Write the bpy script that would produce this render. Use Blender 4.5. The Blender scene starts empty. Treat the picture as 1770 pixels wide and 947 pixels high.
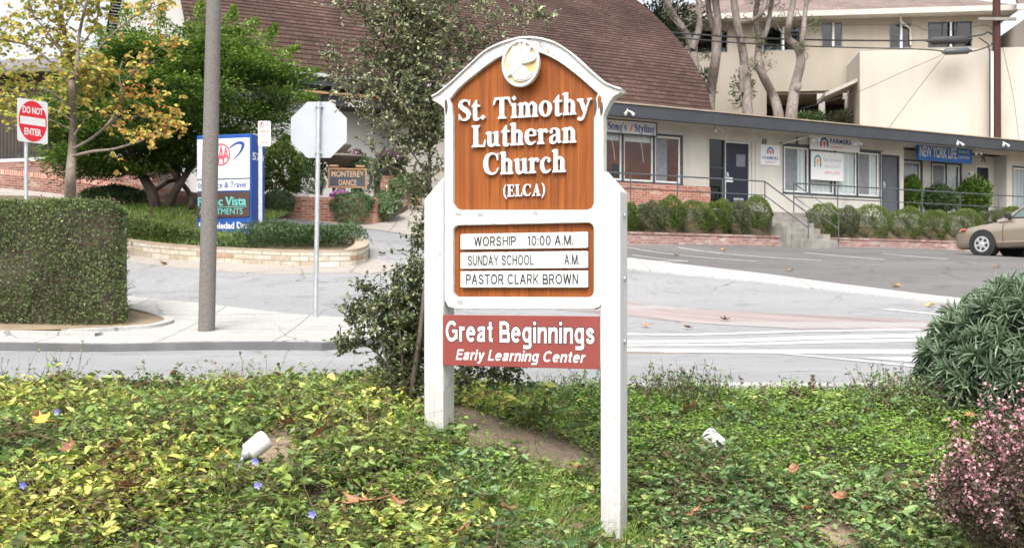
import bpy, bmesh, math, random
import numpy as np
from mathutils import Matrix, Vector
R = math.radians
random.seed(7)
rng = np.random.RandomState(11)
S = bpy.context.scene
COL = S.collection

# ------------------------------------------------------------------ camera, sky, sun, exposure
F, CZ, HX, HY = 1898.0, 0.79, 885.0, 497.0
cam = bpy.data.cameras.new('camera'); camo = bpy.data.objects.new('camera', cam); COL.objects.link(camo)
camo.location = (0, 0, CZ); camo.rotation_euler = (R(90), 0, 0)
cam.sensor_width = 36.0; cam.lens = 36.0 * F / 1770.0; cam.shift_y = 23.5 / 1770.0
cam.clip_start = 0.1; cam.clip_end = 2000
cam.dof.use_dof = True; cam.dof.focus_distance = 6.3; cam.dof.aperture_fstop = 6.3
S.camera = camo
SUN_EL, SUN_AZ = 54.0, 194.0          # elevation, compass azimuth (from +Y, clockwise): behind the viewer, a little to the left
w = bpy.data.worlds.new("World"); S.world = w; w.use_nodes = True
nt = w.node_tree; nt.nodes.clear()
sky = nt.nodes.new('ShaderNodeTexSky'); sky.sky_type = 'NISHITA'; sky.sun_disc = False
sky.sun_elevation = R(SUN_EL); sky.sun_rotation = R(SUN_AZ); sky.air_density = 1.0; sky.dust_density = 6.0; sky.ozone_density = 1.0
hs = nt.nodes.new('ShaderNodeHueSaturation'); hs.inputs['Saturation'].default_value = 0.22; hs.inputs['Value'].default_value = 1.0
bg = nt.nodes.new('ShaderNodeBackground'); bg.inputs['Strength'].default_value = 0.15
wo = nt.nodes.new('ShaderNodeOutputWorld')
nt.links.new(sky.outputs[0], hs.inputs['Color']); nt.links.new(hs.outputs[0], bg.inputs[0]); nt.links.new(bg.outputs[0], wo.inputs[0])
sl = bpy.data.lights.new('sun', 'SUN'); sl.energy = 0.7; sl.angle = R(32); sl.color = (1, .97, .92)
so = bpy.data.objects.new('sun', sl); COL.objects.link(so); so.location = (-4, -8, 20)
_d = Vector((math.sin(R(SUN_AZ)) * math.cos(R(SUN_EL)), math.cos(R(SUN_AZ)) * math.cos(R(SUN_EL)), math.sin(R(SUN_EL))))
so.rotation_euler = _d.to_track_quat('Z', 'Y').to_euler()
S.view_settings.view_transform = 'Standard'; S.view_settings.look = 'None'
S.view_settings.gamma = 1.0; S.view_settings.use_curve_mapping = False
S.view_settings.exposure = 1.28
S.cycles.max_bounces = 6; S.cycles.transparent_max_bounces = 8

# ------------------------------------------------------------------ helpers
def at(px, py, Y):
    return Vector(((px - HX) / F * Y, Y, CZ - (py - HY) / F * Y))
WM = {}
def tag(o, label=None, cat=None, group=None, kind=None):
    if label: o['label'] = label
    if cat: o['category'] = cat
    if group: o['group'] = group
    if kind: o['kind'] = kind
    return o
def thing(name, label, cat, loc=(0, 0, 0), ang=0.0, group=None):
    o = bpy.data.objects.new(name, None); COL.objects.link(o)
    o.empty_display_size = .1
    o.location = loc; o.rotation_euler = (0, 0, ang)
    WM[o.name] = Matrix.Translation(Vector(loc)) @ Matrix.Rotation(ang, 4, 'Z')
    return tag(o, label, cat, group)
class Fr:
    """a vertical plane in the place: x along it, y into depth, absolute z"""
    def __init__(s, px, Y, deg, X=None):
        s.ang = R(deg); s.O = Vector(((px - HX) / F * Y if X is None else X, Y, 0)); s.u = Vector((math.cos(s.ang), math.sin(s.ang), 0)); s.v = Vector((-math.sin(s.ang), math.cos(s.ang), 0))
        s.M = Matrix.Translation(s.O) @ Matrix.Rotation(s.ang, 4, 'Z')
    def x(s, px, d=0.0):
        k = (px - HX) / F; P = s.O + s.v * d
        return (k * P.y - P.x) / (s.u.x - k * s.u.y)
    def xz(s, px, py, d=0.0):
        x = s.x(px, d); Y = s.O.y + s.v.y * d + x * s.u.y
        return x, CZ - (py - HY) / F * Y
    def w(s, x, d, z=0.0):
        p = s.O + s.u * x + s.v * d; return Vector((p.x, p.y, z))
    def rect(s, x0, x1, y0, y1, d=0.0):
        a = s.x(x0, d); b = s.x(x1, d); xm = (x0 + x1) / 2
        return a, b, s.xz(xm, y1, d)[1], s.xz(xm, y0, d)[1]
I4 = Matrix.Identity(4)
class MB:
    def __init__(s, fr=None): s.v = []; s.f = []; s.uv = {}; s.M = fr.M if fr else I4
    def add(s, vs, fs, uvs=None):
        n = len(s.v); s.v += [tuple(v) for v in vs]
        for i, f in enumerate(fs):
            if uvs: s.uv[len(s.f)] = uvs[i]
            s.f.append(tuple(n + k for k in f))
        return s
    def box(s, x0, x1, y0, y1, z0, z1):
        return s.add([(x0, y0, z0), (x1, y0, z0), (x1, y1, z0), (x0, y1, z0), (x0, y0, z1), (x1, y0, z1), (x1, y1, z1), (x0, y1, z1)],
                     [(0, 3, 2, 1), (4, 5, 6, 7), (0, 1, 5, 4), (1, 2, 6, 5), (2, 3, 7, 6), (3, 0, 4, 7)])
    def prism(s, poly, y0, y1):
        """poly in x,z (counter clockwise seen from -y), extruded y0..y1"""
        n = len(poly)
        return s.add([(p[0], y0, p[1]) for p in poly] + [(p[0], y1, p[1]) for p in poly],
                     [tuple(range(n)), tuple(range(2 * n - 1, n - 1, -1))] + [(i + n, (i + 1) % n + n, (i + 1) % n, i) for i in range(n)])
    def prismz(s, poly, z0, z1):
        n = len(poly)
        return s.add([(p[0], p[1], z0) for p in poly] + [(p[0], p[1], z1) for p in poly],
                     [tuple(range(n - 1, -1, -1)), tuple(range(n, 2 * n))] + [(i, (i + 1) % n, (i + 1) % n + n, i + n) for i in range(n)])
    def tube(s, path, rad, n=8, cap=True):
        path = [Vector(p) for p in path]
        if not hasattr(rad, '__len__'): rad = [rad] * len(path)
        vs, fs = [], []; t0 = (path[1] - path[0]).normalized()
        a = t0.orthogonal().normalized()
        for i, p in enumerate(path):
            t = (path[min(i + 1, len(path) - 1)] - path[max(i - 1, 0)]).normalized()
            a = (a - t * a.dot(t)).normalized(); b = t.cross(a)
            for k in range(n):
                th = 2 * math.pi * k / n; vs.append(p + (a * math.cos(th) + b * math.sin(th)) * rad[i])
        for i in range(len(path) - 1):
            for k in range(n):
                fs.append((i * n + k, i * n + (k + 1) % n, (i + 1) * n + (k + 1) % n, (i + 1) * n + k))
        if cap: fs += [tuple(range(n - 1, -1, -1)), tuple(range((len(path) - 1) * n, len(path) * n))]
        return s.add(vs, fs)
    def lathe(s, c, prof, n=24):
        """prof: (r, z) from bottom to top"""
        vs, fs = [], []
        for r, z in prof:
            for k in range(n):
                th = 2 * math.pi * k / n; vs.append((c[0] + r * math.cos(th), c[1] + r * math.sin(th), c[2] + z))
        for i in range(len(prof) - 1):
            for k in range(n): fs.append((i * n + k, i * n + (k + 1) % n, (i + 1) * n + (k + 1) % n, (i + 1) * n + k))
        fs += [tuple(range(n - 1, -1, -1)), tuple(range((len(prof) - 1) * n, len(prof) * n))]
        return s.add(vs, fs)
    def disc(s, c, r, y0, y1, n=24, rz=None):
        rz = rz or r
        return s.prism([(c[0] + r * math.cos(2 * math.pi * k / n), c[1] + rz * math.sin(2 * math.pi * k / n)) for k in range(n)], y0, y1)
    def wall(s, x0, x1, z0, z1, y0, y1, holes):
        """a wall slab with rectangular openings (x0,x1,z0,z1), butt-jointed pieces"""
        xs = sorted(set([x0, x1] + [h for q in holes for h in q[:2] if x0 < h < x1]))
        for a, b in zip(xs, xs[1:]):
            m = (a + b) / 2; cuts = sorted([(q[2], q[3]) for q in holes if q[0] < m < q[1]])
            z = z0
            for c0, c1 in cuts:
                if c0 > z + 1e-4: s.box(a, b, y0, y1, z, c0)
                z = max(z, c1)
            if z1 > z + 1e-4: s.box(a, b, y0, y1, z, z1)
        return s
def mesh_obj(name, verts, faces, mat, smooth=0, uv=None):
    me = bpy.data.meshes.new(name); me.from_pydata([tuple(v) for v in verts], [], faces); me.update()
    if mat: me.materials.append(mat)
    if uv:
        l = me.uv_layers.new(name='UVMap')
        for p in me.polygons:
            if p.index in uv:
                for k, li in enumerate(p.loop_indices): l.data[li].uv = uv[p.index][k]
    if smooth:
        me.shade_smooth(); me.set_sharp_from_angle(angle=R(smooth))
    o = bpy.data.objects.new(name, me); COL.objects.link(o); return o
def bev(o, w, seg=2):
    m = o.modifiers.new('edge', 'BEVEL'); m.width = w; m.segments = seg; m.limit_method = 'ANGLE'; m.angle_limit = R(40); m.harden_normals = False
def part(mb, name, mat, parent, smooth=0, bevel=0, label=None):
    T = WM[parent.name].inverted() @ mb.M
    o = mesh_obj(name, [T @ Vector(v) for v in mb.v], mb.f, mat, smooth, mb.uv)
    o.parent = parent; WM[o.name] = WM[parent.name]
    if bevel: bev(o, bevel)
    if label: o['label'] = label
    return o
def solo(mb, name, mat, label, cat, loc=(0, 0, 0), ang=0.0, group=None, smooth=0, bevel=0, kind=None):
    T0 = Matrix.Translation(Vector(loc)) @ Matrix.Rotation(ang, 4, 'Z'); T = T0.inverted() @ mb.M
    o = mesh_obj(name, [T @ Vector(v) for v in mb.v], mb.f, mat, smooth, mb.uv)
    o.location = loc; o.rotation_euler = (0, 0, ang); WM[o.name] = T0
    if bevel: bev(o, bevel)
    return tag(o, label, cat, group, kind)
def loops2d(loops, depth, bevel=0.0):
    """filled 2D shape with holes (x,z loops) -> list verts (x, y, z), faces; front at y=0, back at y=depth"""
    cu = bpy.data.curves.new('shape', 'CURVE'); cu.dimensions = '2D'; cu.fill_mode = 'BOTH'; cu.extrude = max(depth / 2 - bevel, 1e-4); cu.bevel_depth = bevel; cu.bevel_resolution = 2
    if bevel: cu.offset = -bevel
    for lp in loops:
        sp = cu.splines.new('POLY'); sp.points.add(len(lp) - 1)
        for p, q in zip(sp.points, lp): p.co = (q[0], q[1], 0, 1)
        sp.use_cyclic_u = True
    o = bpy.data.objects.new('shape', cu); me = o.to_mesh()
    vs = [(v.co.x, -v.co.z + depth / 2, v.co.y) for v in me.vertices]; fs = [tuple(p.vertices) for p in me.polygons]
    o.to_mesh_clear(); bpy.data.objects.remove(o); bpy.data.curves.remove(cu)
    return vs, fs
def text2d(body, rect, y, depth=.004, bold=0.0, shear=0.0, spacing=1.0):
    """built-in lettering fitted to a rectangle (x0,x1,z0,z1); front face at y"""
    cu = bpy.data.curves.new('text', 'FONT'); cu.body = body; cu.size = 1; cu.extrude = .05; cu.offset = bold; cu.shear = shear; cu.space_character = spacing; cu.resolution_u = 4
    o = bpy.data.objects.new('text', cu); me = o.to_mesh()
    V = [v.co.copy() for v in me.vertices]; fs = [tuple(p.vertices) for p in me.polygons]
    o.to_mesh_clear(); bpy.data.objects.remove(o); bpy.data.curves.remove(cu)
    ax, bx = min(v.x for v in V), max(v.x for v in V); az, bz = min(v.y for v in V), max(v.y for v in V)
    x0, x1, z0, z1 = rect
    vs = [(x0 + (v.x - ax) / (bx - ax) * (x1 - x0), y + (0 if v.z > 0 else depth), z0 + (v.y - az) / (bz - az) * (z1 - z0)) for v in V]
    return vs, fs
def lettering(fr, body, rect, y, mat, parent, name='lettering', **k):
    mb = MB(fr); mb.add(*text2d(body, rect, y, **k)); return part(mb, name, mat, parent)
def smooth_path(pts, n=6):
    P = [np.array(p, float) for p in pts]; out = []
    for i in range(len(P) - 1):
        a = P[max(i - 1, 0)]; b = P[i]; c = P[i + 1]; d = P[min(i + 2, len(P) - 1)]
        for k in range(n):
            t = k / n; out.append(.5 * (2 * b + (c - a) * t + (2 * a - 5 * b + 4 * c - d) * t * t + (3 * b - a - 3 * c + d) * t ** 3))
    out.append(P[-1]); return out
def arc_rect(x0, x1, z0, z1, r, corners=(1, 1, 1, 1), n=5):
    """rounded rectangle loop; corners: bl, br, tr, tl"""
    out = []
    for k, (cx, cz, a0) in enumerate([(x0 + r, z0 + r, 180), (x1 - r, z0 + r, 270), (x1 - r, z1 - r, 0), (x0 + r, z1 - r, 90)]):
        if corners[k]:
            out += [(cx + r * math.cos(R(a0 + 90 * i / n)), cz + r * math.sin(R(a0 + 90 * i / n))) for i in range(n + 1)]
        else:
            out.append([(x0, z0), (x1, z0), (x1, z1), (x0, z1)][k])
    return out

# ------------------------------------------------------------------ materials
MATS = {}
def mat(name, c1, c2=None, scale=4.0, rough=.7, bump=0.0, stretch=(1, 1, 1), metal=0.0, detail=4.0, c3=None, s3=30.0, a3=.3, spec=.5, coat=0.0, lo=.35, hi=.65):
    """Principled with one or two layers of noise colour variation"""
    if name in MATS: return MATS[name]
    m = bpy.data.materials.new(name); m.use_nodes = True; n = m.node_tree.nodes; L = m.node_tree.links
    b = n['Principled BSDF']; b.inputs['Roughness'].default_value = rough; b.inputs['Metallic'].default_value = metal
    b.inputs['Specular IOR Level'].default_value = spec; b.inputs['Coat Weight'].default_value = coat
    c2 = c2 or tuple(x * .82 for x in c1)
    tc = n.new('ShaderNodeTexCoord'); mp = n.new('ShaderNodeMapping'); mp.inputs['Scale'].default_value = stretch
    L.new(tc.outputs['Object'], mp.inputs[0])
    nz = n.new('ShaderNodeTexNoise'); nz.inputs['Scale'].default_value = scale; nz.inputs['Detail'].default_value = detail
    L.new(mp.outputs[0], nz.inputs['Vector'])
    cr = n.new('ShaderNodeValToRGB'); cr.color_ramp.elements[0].position = lo; cr.color_ramp.elements[1].position = hi
    cr.color_ramp.elements[0].color = (*c2, 1); cr.color_ramp.elements[1].color = (*c1, 1)
    L.new(nz.outputs['Fac'], cr.inputs[0]); out = cr.outputs[0]
    if c3:
        n3 = n.new('ShaderNodeTexNoise'); n3.inputs['Scale'].default_value = s3; n3.inputs['Detail'].default_value = 5
        L.new(mp.outputs[0], n3.inputs['Vector'])
        r3 = n.new('ShaderNodeValToRGB'); r3.color_ramp.elements[0].position = .5; r3.color_ramp.elements[1].position = .72
        r3.color_ramp.elements[0].color = (0, 0, 0, 1); r3.color_ramp.elements[1].color = (a3, a3, a3, 1)
        L.new(n3.outputs['Fac'], r3.inputs[0])
        mx = n.new('ShaderNodeMix'); mx.data_type = 'RGBA'; L.new(r3.outputs[0], mx.inputs['Factor']); L.new(out, mx.inputs['A']); mx.inputs['B'].default_value = (*c3, 1)
        out = mx.outputs['Result']
    L.new(out, b.inputs['Base Color'])
    if bump:
        bp = n.new('ShaderNodeBump'); bp.inputs['Strength'].default_value = bump; bp.inputs['Distance'].default_value = .02
        L.new(nz.outputs['Fac'], bp.inputs['Height']); L.new(bp.outputs[0], b.inputs['Normal'])
    MATS[name] = m; return m
def pavemat(name, c1, c2, crack, joint=None, stain=.5, rough=.92, jax=(1.5, 1.5), cs=.35):
    """asphalt or concrete: broad patches, stains, aggregate grain, wandering cracks, optional slab joints"""
    m = bpy.data.materials.new(name); m.use_nodes = True; n = m.node_tree.nodes; L = m.node_tree.links
    b = n['Principled BSDF']; b.inputs['Roughness'].default_value = rough; b.inputs['Specular IOR Level'].default_value = .3
    tc = n.new('ShaderNodeTexCoord'); co = tc.outputs['Object']
    def noise(s, d=4, dist=0.0, v=co):
        q = n.new('ShaderNodeTexNoise'); q.inputs['Scale'].default_value = s; q.inputs['Detail'].default_value = d; q.inputs['Distortion'].default_value = dist; L.new(v, q.inputs['Vector']); return q.outputs['Fac']
    def ramp(f, p0, p1, a=(0, 0, 0), e=(1, 1, 1)):
        q = n.new('ShaderNodeValToRGB'); q.color_ramp.elements[0].position = p0; q.color_ramp.elements[1].position = p1; q.color_ramp.elements[0].color = (*a, 1); q.color_ramp.elements[1].color = (*e, 1); L.new(f, q.inputs[0]); return q.outputs[0]
    def mix(f, a, e, mode='MIX'):
        q = n.new('ShaderNodeMix'); q.data_type = 'RGBA'; q.blend_type = mode
        if isinstance(f, float): q.inputs['Factor'].default_value = f
        else: L.new(f, q.inputs['Factor'])
        L.new(a, q.inputs['A'])
        if isinstance(e, tuple): q.inputs['B'].default_value = (*e, 1)
        else: L.new(e, q.inputs['B'])
        return q.outputs['Result']
    mp = n.new('ShaderNodeMapping'); mp.inputs['Scale'].default_value = (.35, 1, 1); L.new(co, mp.inputs[0])
    col = ramp(noise(.55, 3, 0, mp.outputs[0]), .35, .65, c2, c1)
    col = mix(ramp(noise(2.2, 6, .6), .56, .78), col, tuple(x * (1 - stain * .45) for x in c2))
    grain = noise(95, 3); col = mix(.62, col, ramp(grain, .25, .75, (.25, .25, .25), (.78, .78, .78)), 'OVERLAY')
    mid = noise(17, 5); col = mix(.25, col, ramp(mid, .3, .7, (.3, .3, .3), (.7, .7, .7)), 'OVERLAY')
    if crack:
        wv = n.new('ShaderNodeTexNoise'); wv.inputs['Scale'].default_value = 1.3; wv.inputs['Detail'].default_value = 6; L.new(co, wv.inputs['Vector'])
        va = n.new('ShaderNodeVectorMath'); va.operation = 'MULTIPLY_ADD'; va.inputs[1].default_value = (.9, .9, .9); L.new(wv.outputs['Color'], va.inputs[0]); L.new(co, va.inputs[2])
        vo = n.new('ShaderNodeTexVoronoi'); vo.feature = 'DISTANCE_TO_EDGE'; vo.inputs['Scale'].default_value = cs; L.new(va.outputs[0], vo.inputs['Vector'])
        line = ramp(vo.outputs['Distance'], .0, .011, (1, 1, 1), (0, 0, 0)); mk = ramp(noise(.4, 2), .45, .6)
        mu = n.new('ShaderNodeMix'); mu.data_type = 'RGBA'; mu.blend_type = 'MULTIPLY'; mu.inputs['Factor'].default_value = 1; L.new(line, mu.inputs['A']); L.new(mk, mu.inputs['B'])
        col = mix(mu.outputs['Result'], col, tuple(x * .35 for x in c2))
    if joint:
        bt = n.new('ShaderNodeTexBrick'); bt.offset = 0; bt.inputs['Scale'].default_value = 1; bt.inputs['Mortar Size'].default_value = .012; bt.inputs['Brick Width'].default_value = jax[0]; bt.inputs['Row Height'].default_value = jax[1]; L.new(co, bt.inputs['Vector'])
        col = mix(bt.outputs['Fac'], col, tuple(x * .5 for x in c2))
    L.new(col, b.inputs['Base Color'])
    bp = n.new('ShaderNodeBump'); bp.inputs['Strength'].default_value = .25; bp.inputs['Distance'].default_value = .006; L.new(grain, bp.inputs['Height']); L.new(bp.outputs[0], b.inputs['Normal'])
    return m
def postmat(name, z0):
    """white painted timber: fine vertical grain, runs and grime, soil splashed up from the ground at z0"""
    m = bpy.data.materials.new(name); m.use_nodes = True; n = m.node_tree.nodes; L = m.node_tree.links; b = n['Principled BSDF']; b.inputs['Roughness'].default_value = .6
    tc = n.new('ShaderNodeTexCoord'); co = tc.outputs['Object']
    def nz(s, st, d=4):
        mp = n.new('ShaderNodeMapping'); mp.inputs['Scale'].default_value = st; L.new(co, mp.inputs[0]); q = n.new('ShaderNodeTexNoise'); q.inputs['Scale'].default_value = s; q.inputs['Detail'].default_value = d; L.new(mp.outputs[0], q.inputs['Vector']); return q.outputs['Fac']
    def ramp(f, p0, p1, a, e):
        q = n.new('ShaderNodeValToRGB'); q.color_ramp.elements[0].position = p0; q.color_ramp.elements[1].position = p1; q.color_ramp.elements[0].color = (*a, 1); q.color_ramp.elements[1].color = (*e, 1); L.new(f, q.inputs[0]); return q.outputs[0]
    def mix(f, a, e):
        q = n.new('ShaderNodeMix'); q.data_type = 'RGBA'; L.new(f, q.inputs['Factor']); L.new(a, q.inputs['A']); q.inputs['B'].default_value = (*e, 1); return q.outputs['Result']
    g = nz(5, (22, 22, .5)); col = ramp(g, .3, .62, (.47, .475, .48), (.59, .59, .588))
    col = mix(ramp(nz(3, (7, 7, .6), 6), .58, .80, (0, 0, 0), (.55, .55, .55)), col, (.32, .315, .30))
    col = mix(ramp(nz(16, (1, 1, .8), 6), .66, .74, (0, 0, 0), (.7, .7, .7)), col, (.24, .225, .20))
    sp = n.new('ShaderNodeSeparateXYZ'); L.new(co, sp.inputs[0])
    a = n.new('ShaderNodeMath'); a.operation = 'SUBTRACT'; L.new(sp.outputs[2], a.inputs[0]); a.inputs[1].default_value = z0
    d = n.new('ShaderNodeMath'); d.operation = 'MULTIPLY_ADD'; L.new(nz(18, (1, 1, 1), 6), d.inputs[0]); d.inputs[1].default_value = -.5; L.new(a.outputs[0], d.inputs[2])
    col = mix(ramp(d.outputs[0], -.42, -.30, (.3, .3, .3), (0, 0, 0)), col, (.20, .15, .10))
    L.new(col, b.inputs['Base Color'])
    bp = n.new('ShaderNodeBump'); bp.inputs['Strength'].default_value = .25; bp.inputs['Distance'].default_value = .004; L.new(g, bp.inputs['Height']); L.new(bp.outputs[0], b.inputs['Normal'])
    return m
def leafmat(name, stops, rough=.5, transl=.25, spec=.4):
    """leaf colours picked by a per-leaf tint value"""
    m = bpy.data.materials.new(name); m.use_nodes = True; n = m.node_tree.nodes; L = m.node_tree.links
    b = n['Principled BSDF']; b.inputs['Roughness'].default_value = rough; b.inputs['Specular IOR Level'].default_value = spec
    a = n.new('ShaderNodeAttribute'); a.attribute_name = 'tint'
    cr = n.new('ShaderNodeValToRGB'); e = cr.color_ramp.elements
    while len(e) < len(stops): e.new(.5)
    for k, (p, c) in enumerate(stops): e[k].position = p; e[k].color = (*c, 1)
    L.new(a.outputs['Fac'], cr.inputs[0]); L.new(cr.outputs[0], b.inputs['Base Color'])
    t = n.new('ShaderNodeBsdfTranslucent'); L.new(cr.outputs[0], t.inputs[0])
    mx = n.new('ShaderNodeMixShader'); mx.inputs[0].default_value = transl
    L.new(b.outputs[0], mx.inputs[1]); L.new(t.outputs[0], mx.inputs[2]); L.new(mx.outputs[0], n['Material Output'].inputs[0])
    return m
def brickmat(name, cols, mortar, bw=.21, bh=.068, mort=.010, uv=False, rough=.85, axis='xz', bump=.6, patch=None, offset=.5):
    """brick / block / shingle courses; colour per brick"""
    m = bpy.data.materials.new(name); m.use_nodes = True; n = m.node_tree.nodes; L = m.node_tree.links
    b = n['Principled BSDF']; b.inputs['Roughness'].default_value = rough; b.inputs['Specular IOR Level'].default_value = .25
    tc = n.new('ShaderNodeTexCoord')
    if uv: vec = tc.outputs['UV']
    else:
        sp = n.new('ShaderNodeSeparateXYZ'); L.new(tc.outputs['Object'], sp.inputs[0])
        ad = n.new('ShaderNodeMath'); L.new(sp.outputs[0], ad.inputs[0]); L.new(sp.outputs[1], ad.inputs[1])
        cb = n.new('ShaderNodeCombineXYZ'); L.new(ad.outputs[0], cb.inputs[0]); L.new(sp.outputs[2], cb.inputs[1]); vec = cb.outputs[0]
    nl = n.new('ShaderNodeTexNoise'); nl.inputs['Scale'].default_value = .55; nl.inputs['Detail'].default_value = 3; L.new(vec, nl.inputs['Vector'])
    bt = n.new('ShaderNodeTexBrick'); bt.offset = offset; bt.inputs['Scale'].default_value = 1; bt.inputs['Mortar Size'].default_value = mort
    bt.inputs['Mortar Smooth'].default_value = .3; bt.inputs['Bias'].default_value = 0
    bt.inputs['Brick Width'].default_value = bw; bt.inputs['Row Height'].default_value = bh
    bt.inputs['Color1'].default_value = (0, 0, 0, 1); bt.inputs['Color2'].default_value = (1, 1, 1, 1); bt.inputs['Mortar'].default_value = (.5, .5, .5, 1)
    L.new(vec, bt.inputs['Vector'])
    cr = n.new('ShaderNodeValToRGB'); e = cr.color_ramp.elements
    while len(e) < len(cols): e.new(.5)
    for k, c in enumerate(cols): e[k].position = k / max(1, len(cols) - 1); e[k].color = (*c, 1)
    L.new(bt.outputs['Color'], cr.inputs[0])
    nz = n.new('ShaderNodeTexNoise'); nz.inputs['Scale'].default_value = 9; nz.inputs['Detail'].default_value = 6; L.new(vec, nz.inputs['Vector'])
    mz = n.new('ShaderNodeMix'); mz.data_type = 'RGBA'; mz.blend_type = 'OVERLAY'; mz.inputs['Factor'].default_value = .55
    my = n.new('ShaderNodeMix'); my.data_type = 'RGBA'; my.blend_type = 'OVERLAY'; my.inputs['Factor'].default_value = .6
    L.new(cr.outputs[0], my.inputs['A']); L.new(nl.outputs['Fac'], my.inputs['B']); L.new(my.outputs['Result'], mz.inputs['A']); L.new(nz.outputs['Fac'], mz.inputs['B'])
    mx = n.new('ShaderNodeMix'); mx.data_type = 'RGBA'; L.new(bt.outputs['Fac'], mx.inputs['Factor']); L.new(mz.outputs['Result'], mx.inputs['A']); mx.inputs['B'].default_value = (*mortar, 1)
    L.new(mx.outputs['Result'], b.inputs['Base Color'])
    bp = n.new('ShaderNodeBump'); bp.inputs['Strength'].default_value = bump; bp.inputs['Distance'].default_value = .008; bp.invert = True
    L.new(bt.outputs['Fac'], bp.inputs['Height']); L.new(bp.outputs[0], b.inputs['Normal'])
    return m
def glassmat(name, tint=(.55, .62, .62), mixv=.45):
    """window pane: see-through with sky reflection"""
    m = bpy.data.materials.new(name); m.use_nodes = True; n = m.node_tree.nodes; L = m.node_tree.links
    n.remove(n['Principled BSDF'])
    t = n.new('ShaderNodeBsdfTransparent'); t.inputs[0].default_value = (*tint, 1)
    g = n.new('ShaderNodeBsdfGlossy'); g.inputs['Roughness'].default_value = .03
    lf = n.new('ShaderNodeLayerWeight'); lf.inputs[0].default_value = .5; lw = n.new('ShaderNodeMath'); lw.operation = 'POWER'; lw.inputs[1].default_value = 4.0; L.new(lf.outputs['Facing'], lw.inputs[0])
    ad = n.new('ShaderNodeMath'); ad.operation = 'MULTIPLY_ADD'; ad.inputs[1].default_value = 1.0; ad.inputs[2].default_value = mixv * .15; L.new(lw.outputs[0], ad.inputs[0])
    mx = n.new('ShaderNodeMixShader'); L.new(ad.outputs[0], mx.inputs[0]); L.new(t.outputs[0], mx.inputs[1]); L.new(g.outputs[0], mx.inputs[2])
    L.new(mx.outputs[0], n['Material Output'].inputs[0]); return m

M = {}
M['white_paint'] = mat('white_paint', (.62, .62, .62), (.54, .55, .56), 4, .55, .05, (3, 3, .5), c3=(.33, .32, .30), s3=11, a3=.4)
M['white_worn'] = mat('white_worn_paint', (.58, .58, .575), (.52, .53, .535), 6, .5, .05, (1, 1, 1), c3=(.24, .23, .21), s3=15, a3=.5)
M['sign_white'] = mat('sign_white', (.66, .66, .655), (.62, .62, .62), 6, .4)
M['letter_white'] = mat('letter_white', (.66, .66, .66), (.56, .57, .60), 22, .5, c3=(.4, .42, .46), s3=35, a3=.4)
M['cedar'] = mat('cedar_stain', (.30, .090, .019), (.18, .050, .0105), 3.0, .5, .15, (16, 16, .45), c3=(.085, .022, .007), s3=7, a3=.5, lo=.3, hi=.7, spec=.2)
M['gold'] = mat('gold_cream', (.60, .42, .17), (.66, .54, .34), 9, .5)
M['black_letter'] = mat('black_letter', (.02, .02, .028), rough=.5)
M['banner_red'] = mat('banner_red', (.225, .045, .036), (.20, .038, .031), 3, .45)
M['rust'] = mat('rust_streak', (.26, .085, .03), (.15, .05, .022), 30, .9)
M['galv'] = mat('galvanised_steel', (.50, .52, .54), (.40, .42, .44), 14, .45, metal=.55)
M['sign_back'] = mat('aluminium_sign_back', (.40, .42, .45), (.36, .38, .41), 2.5, .5, metal=.25)
M['sign_red'] = mat('sign_red', (.60, .012, .025), (.55, .01, .02), 3, .4)
M['concrete_pole'] = mat('pole_aggregate', (.165, .15, .135), (.09, .082, .075), 70, .9, .25, detail=6, c3=(.30, .285, .265), s3=120, a3=.6)
M['asphalt'] = pavemat('road_surface', (.250, .250, .253), (.205, .206, .21), True)
M['lot'] = pavemat('parking_surface', (.138, .133, .13), (.106, .102, .10), True, cs=.5)
M['concrete'] = pavemat('sidewalk_surface', (.37, .364, .348), (.315, .31, .295), True, joint=True, stain=.3)
M['gutter_c'] = pavemat('gutter_surface', (.40, .395, .38), (.34, .335, .32), True, joint=True, stain=.35, jax=(3.0, 50), cs=.5)
M['drive_c'] = pavemat('driveway_surface', (.31, .28, .25), (.265, .24, .215), True, joint=True, jax=(3, 3))
M['kerb'] = mat('kerb_concrete', (.135, .135, .134), (.085, .085, .085), 2.2, .9, .1, (1, 1, .6), c3=(.14, .14, .14), s3=4, a3=.5)
M['drive'] = mat('driveway_concrete', (.31, .28, .25), (.265, .24, .215), .9, .9, c3=(.22, .195, .175), s3=6, a3=.3)
M['paint_line'] = mat('road_paint', (.46, .46, .456), (.36, .36, .356), 3, .7, c3=(.24, .24, .24), s3=9, a3=.65)
M['paint_yellow'] = mat('road_paint_yellow', (.42, .27, .13), (.34, .25, .16), 3, .7)
M['soil'] = mat('bank_soil', (.27, .20, .14), (.17, .12, .082), 14, .95, .6, detail=8, c3=(.40, .32, .235), s3=60, a3=.7)
M['dirt'] = mat('dry_dirt', (.26, .195, .13), (.19, .14, .09), 3, .95, .3, detail=8, c3=(.20, .18, .08), s3=9, a3=.5)
M['bark_soil'] = mat('planting_soil', (.12, .09, .055), (.08, .06, .035), 8, .95, .4)
M['brick_red'] = brickmat('old_red_brick', [(.14, .045, .036), (.22, .08, .06), (.27, .135, .105), (.18, .06, .047), (.36, .25, .20)], (.27, .22, .19))
M['brick_pale'] = brickmat('lime_washed_brick', [(.23, .085, .07), (.33, .20, .175), (.26, .11, .09), (.40, .32, .29), (.21, .07, .06)], (.33, .285, .26))
M['brick_orange'] = brickmat('orange_brick', [(.33, .10, .06), (.40, .16, .105), (.28, .078, .048), (.44, .28, .21)], (.40, .32, .27))
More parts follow.
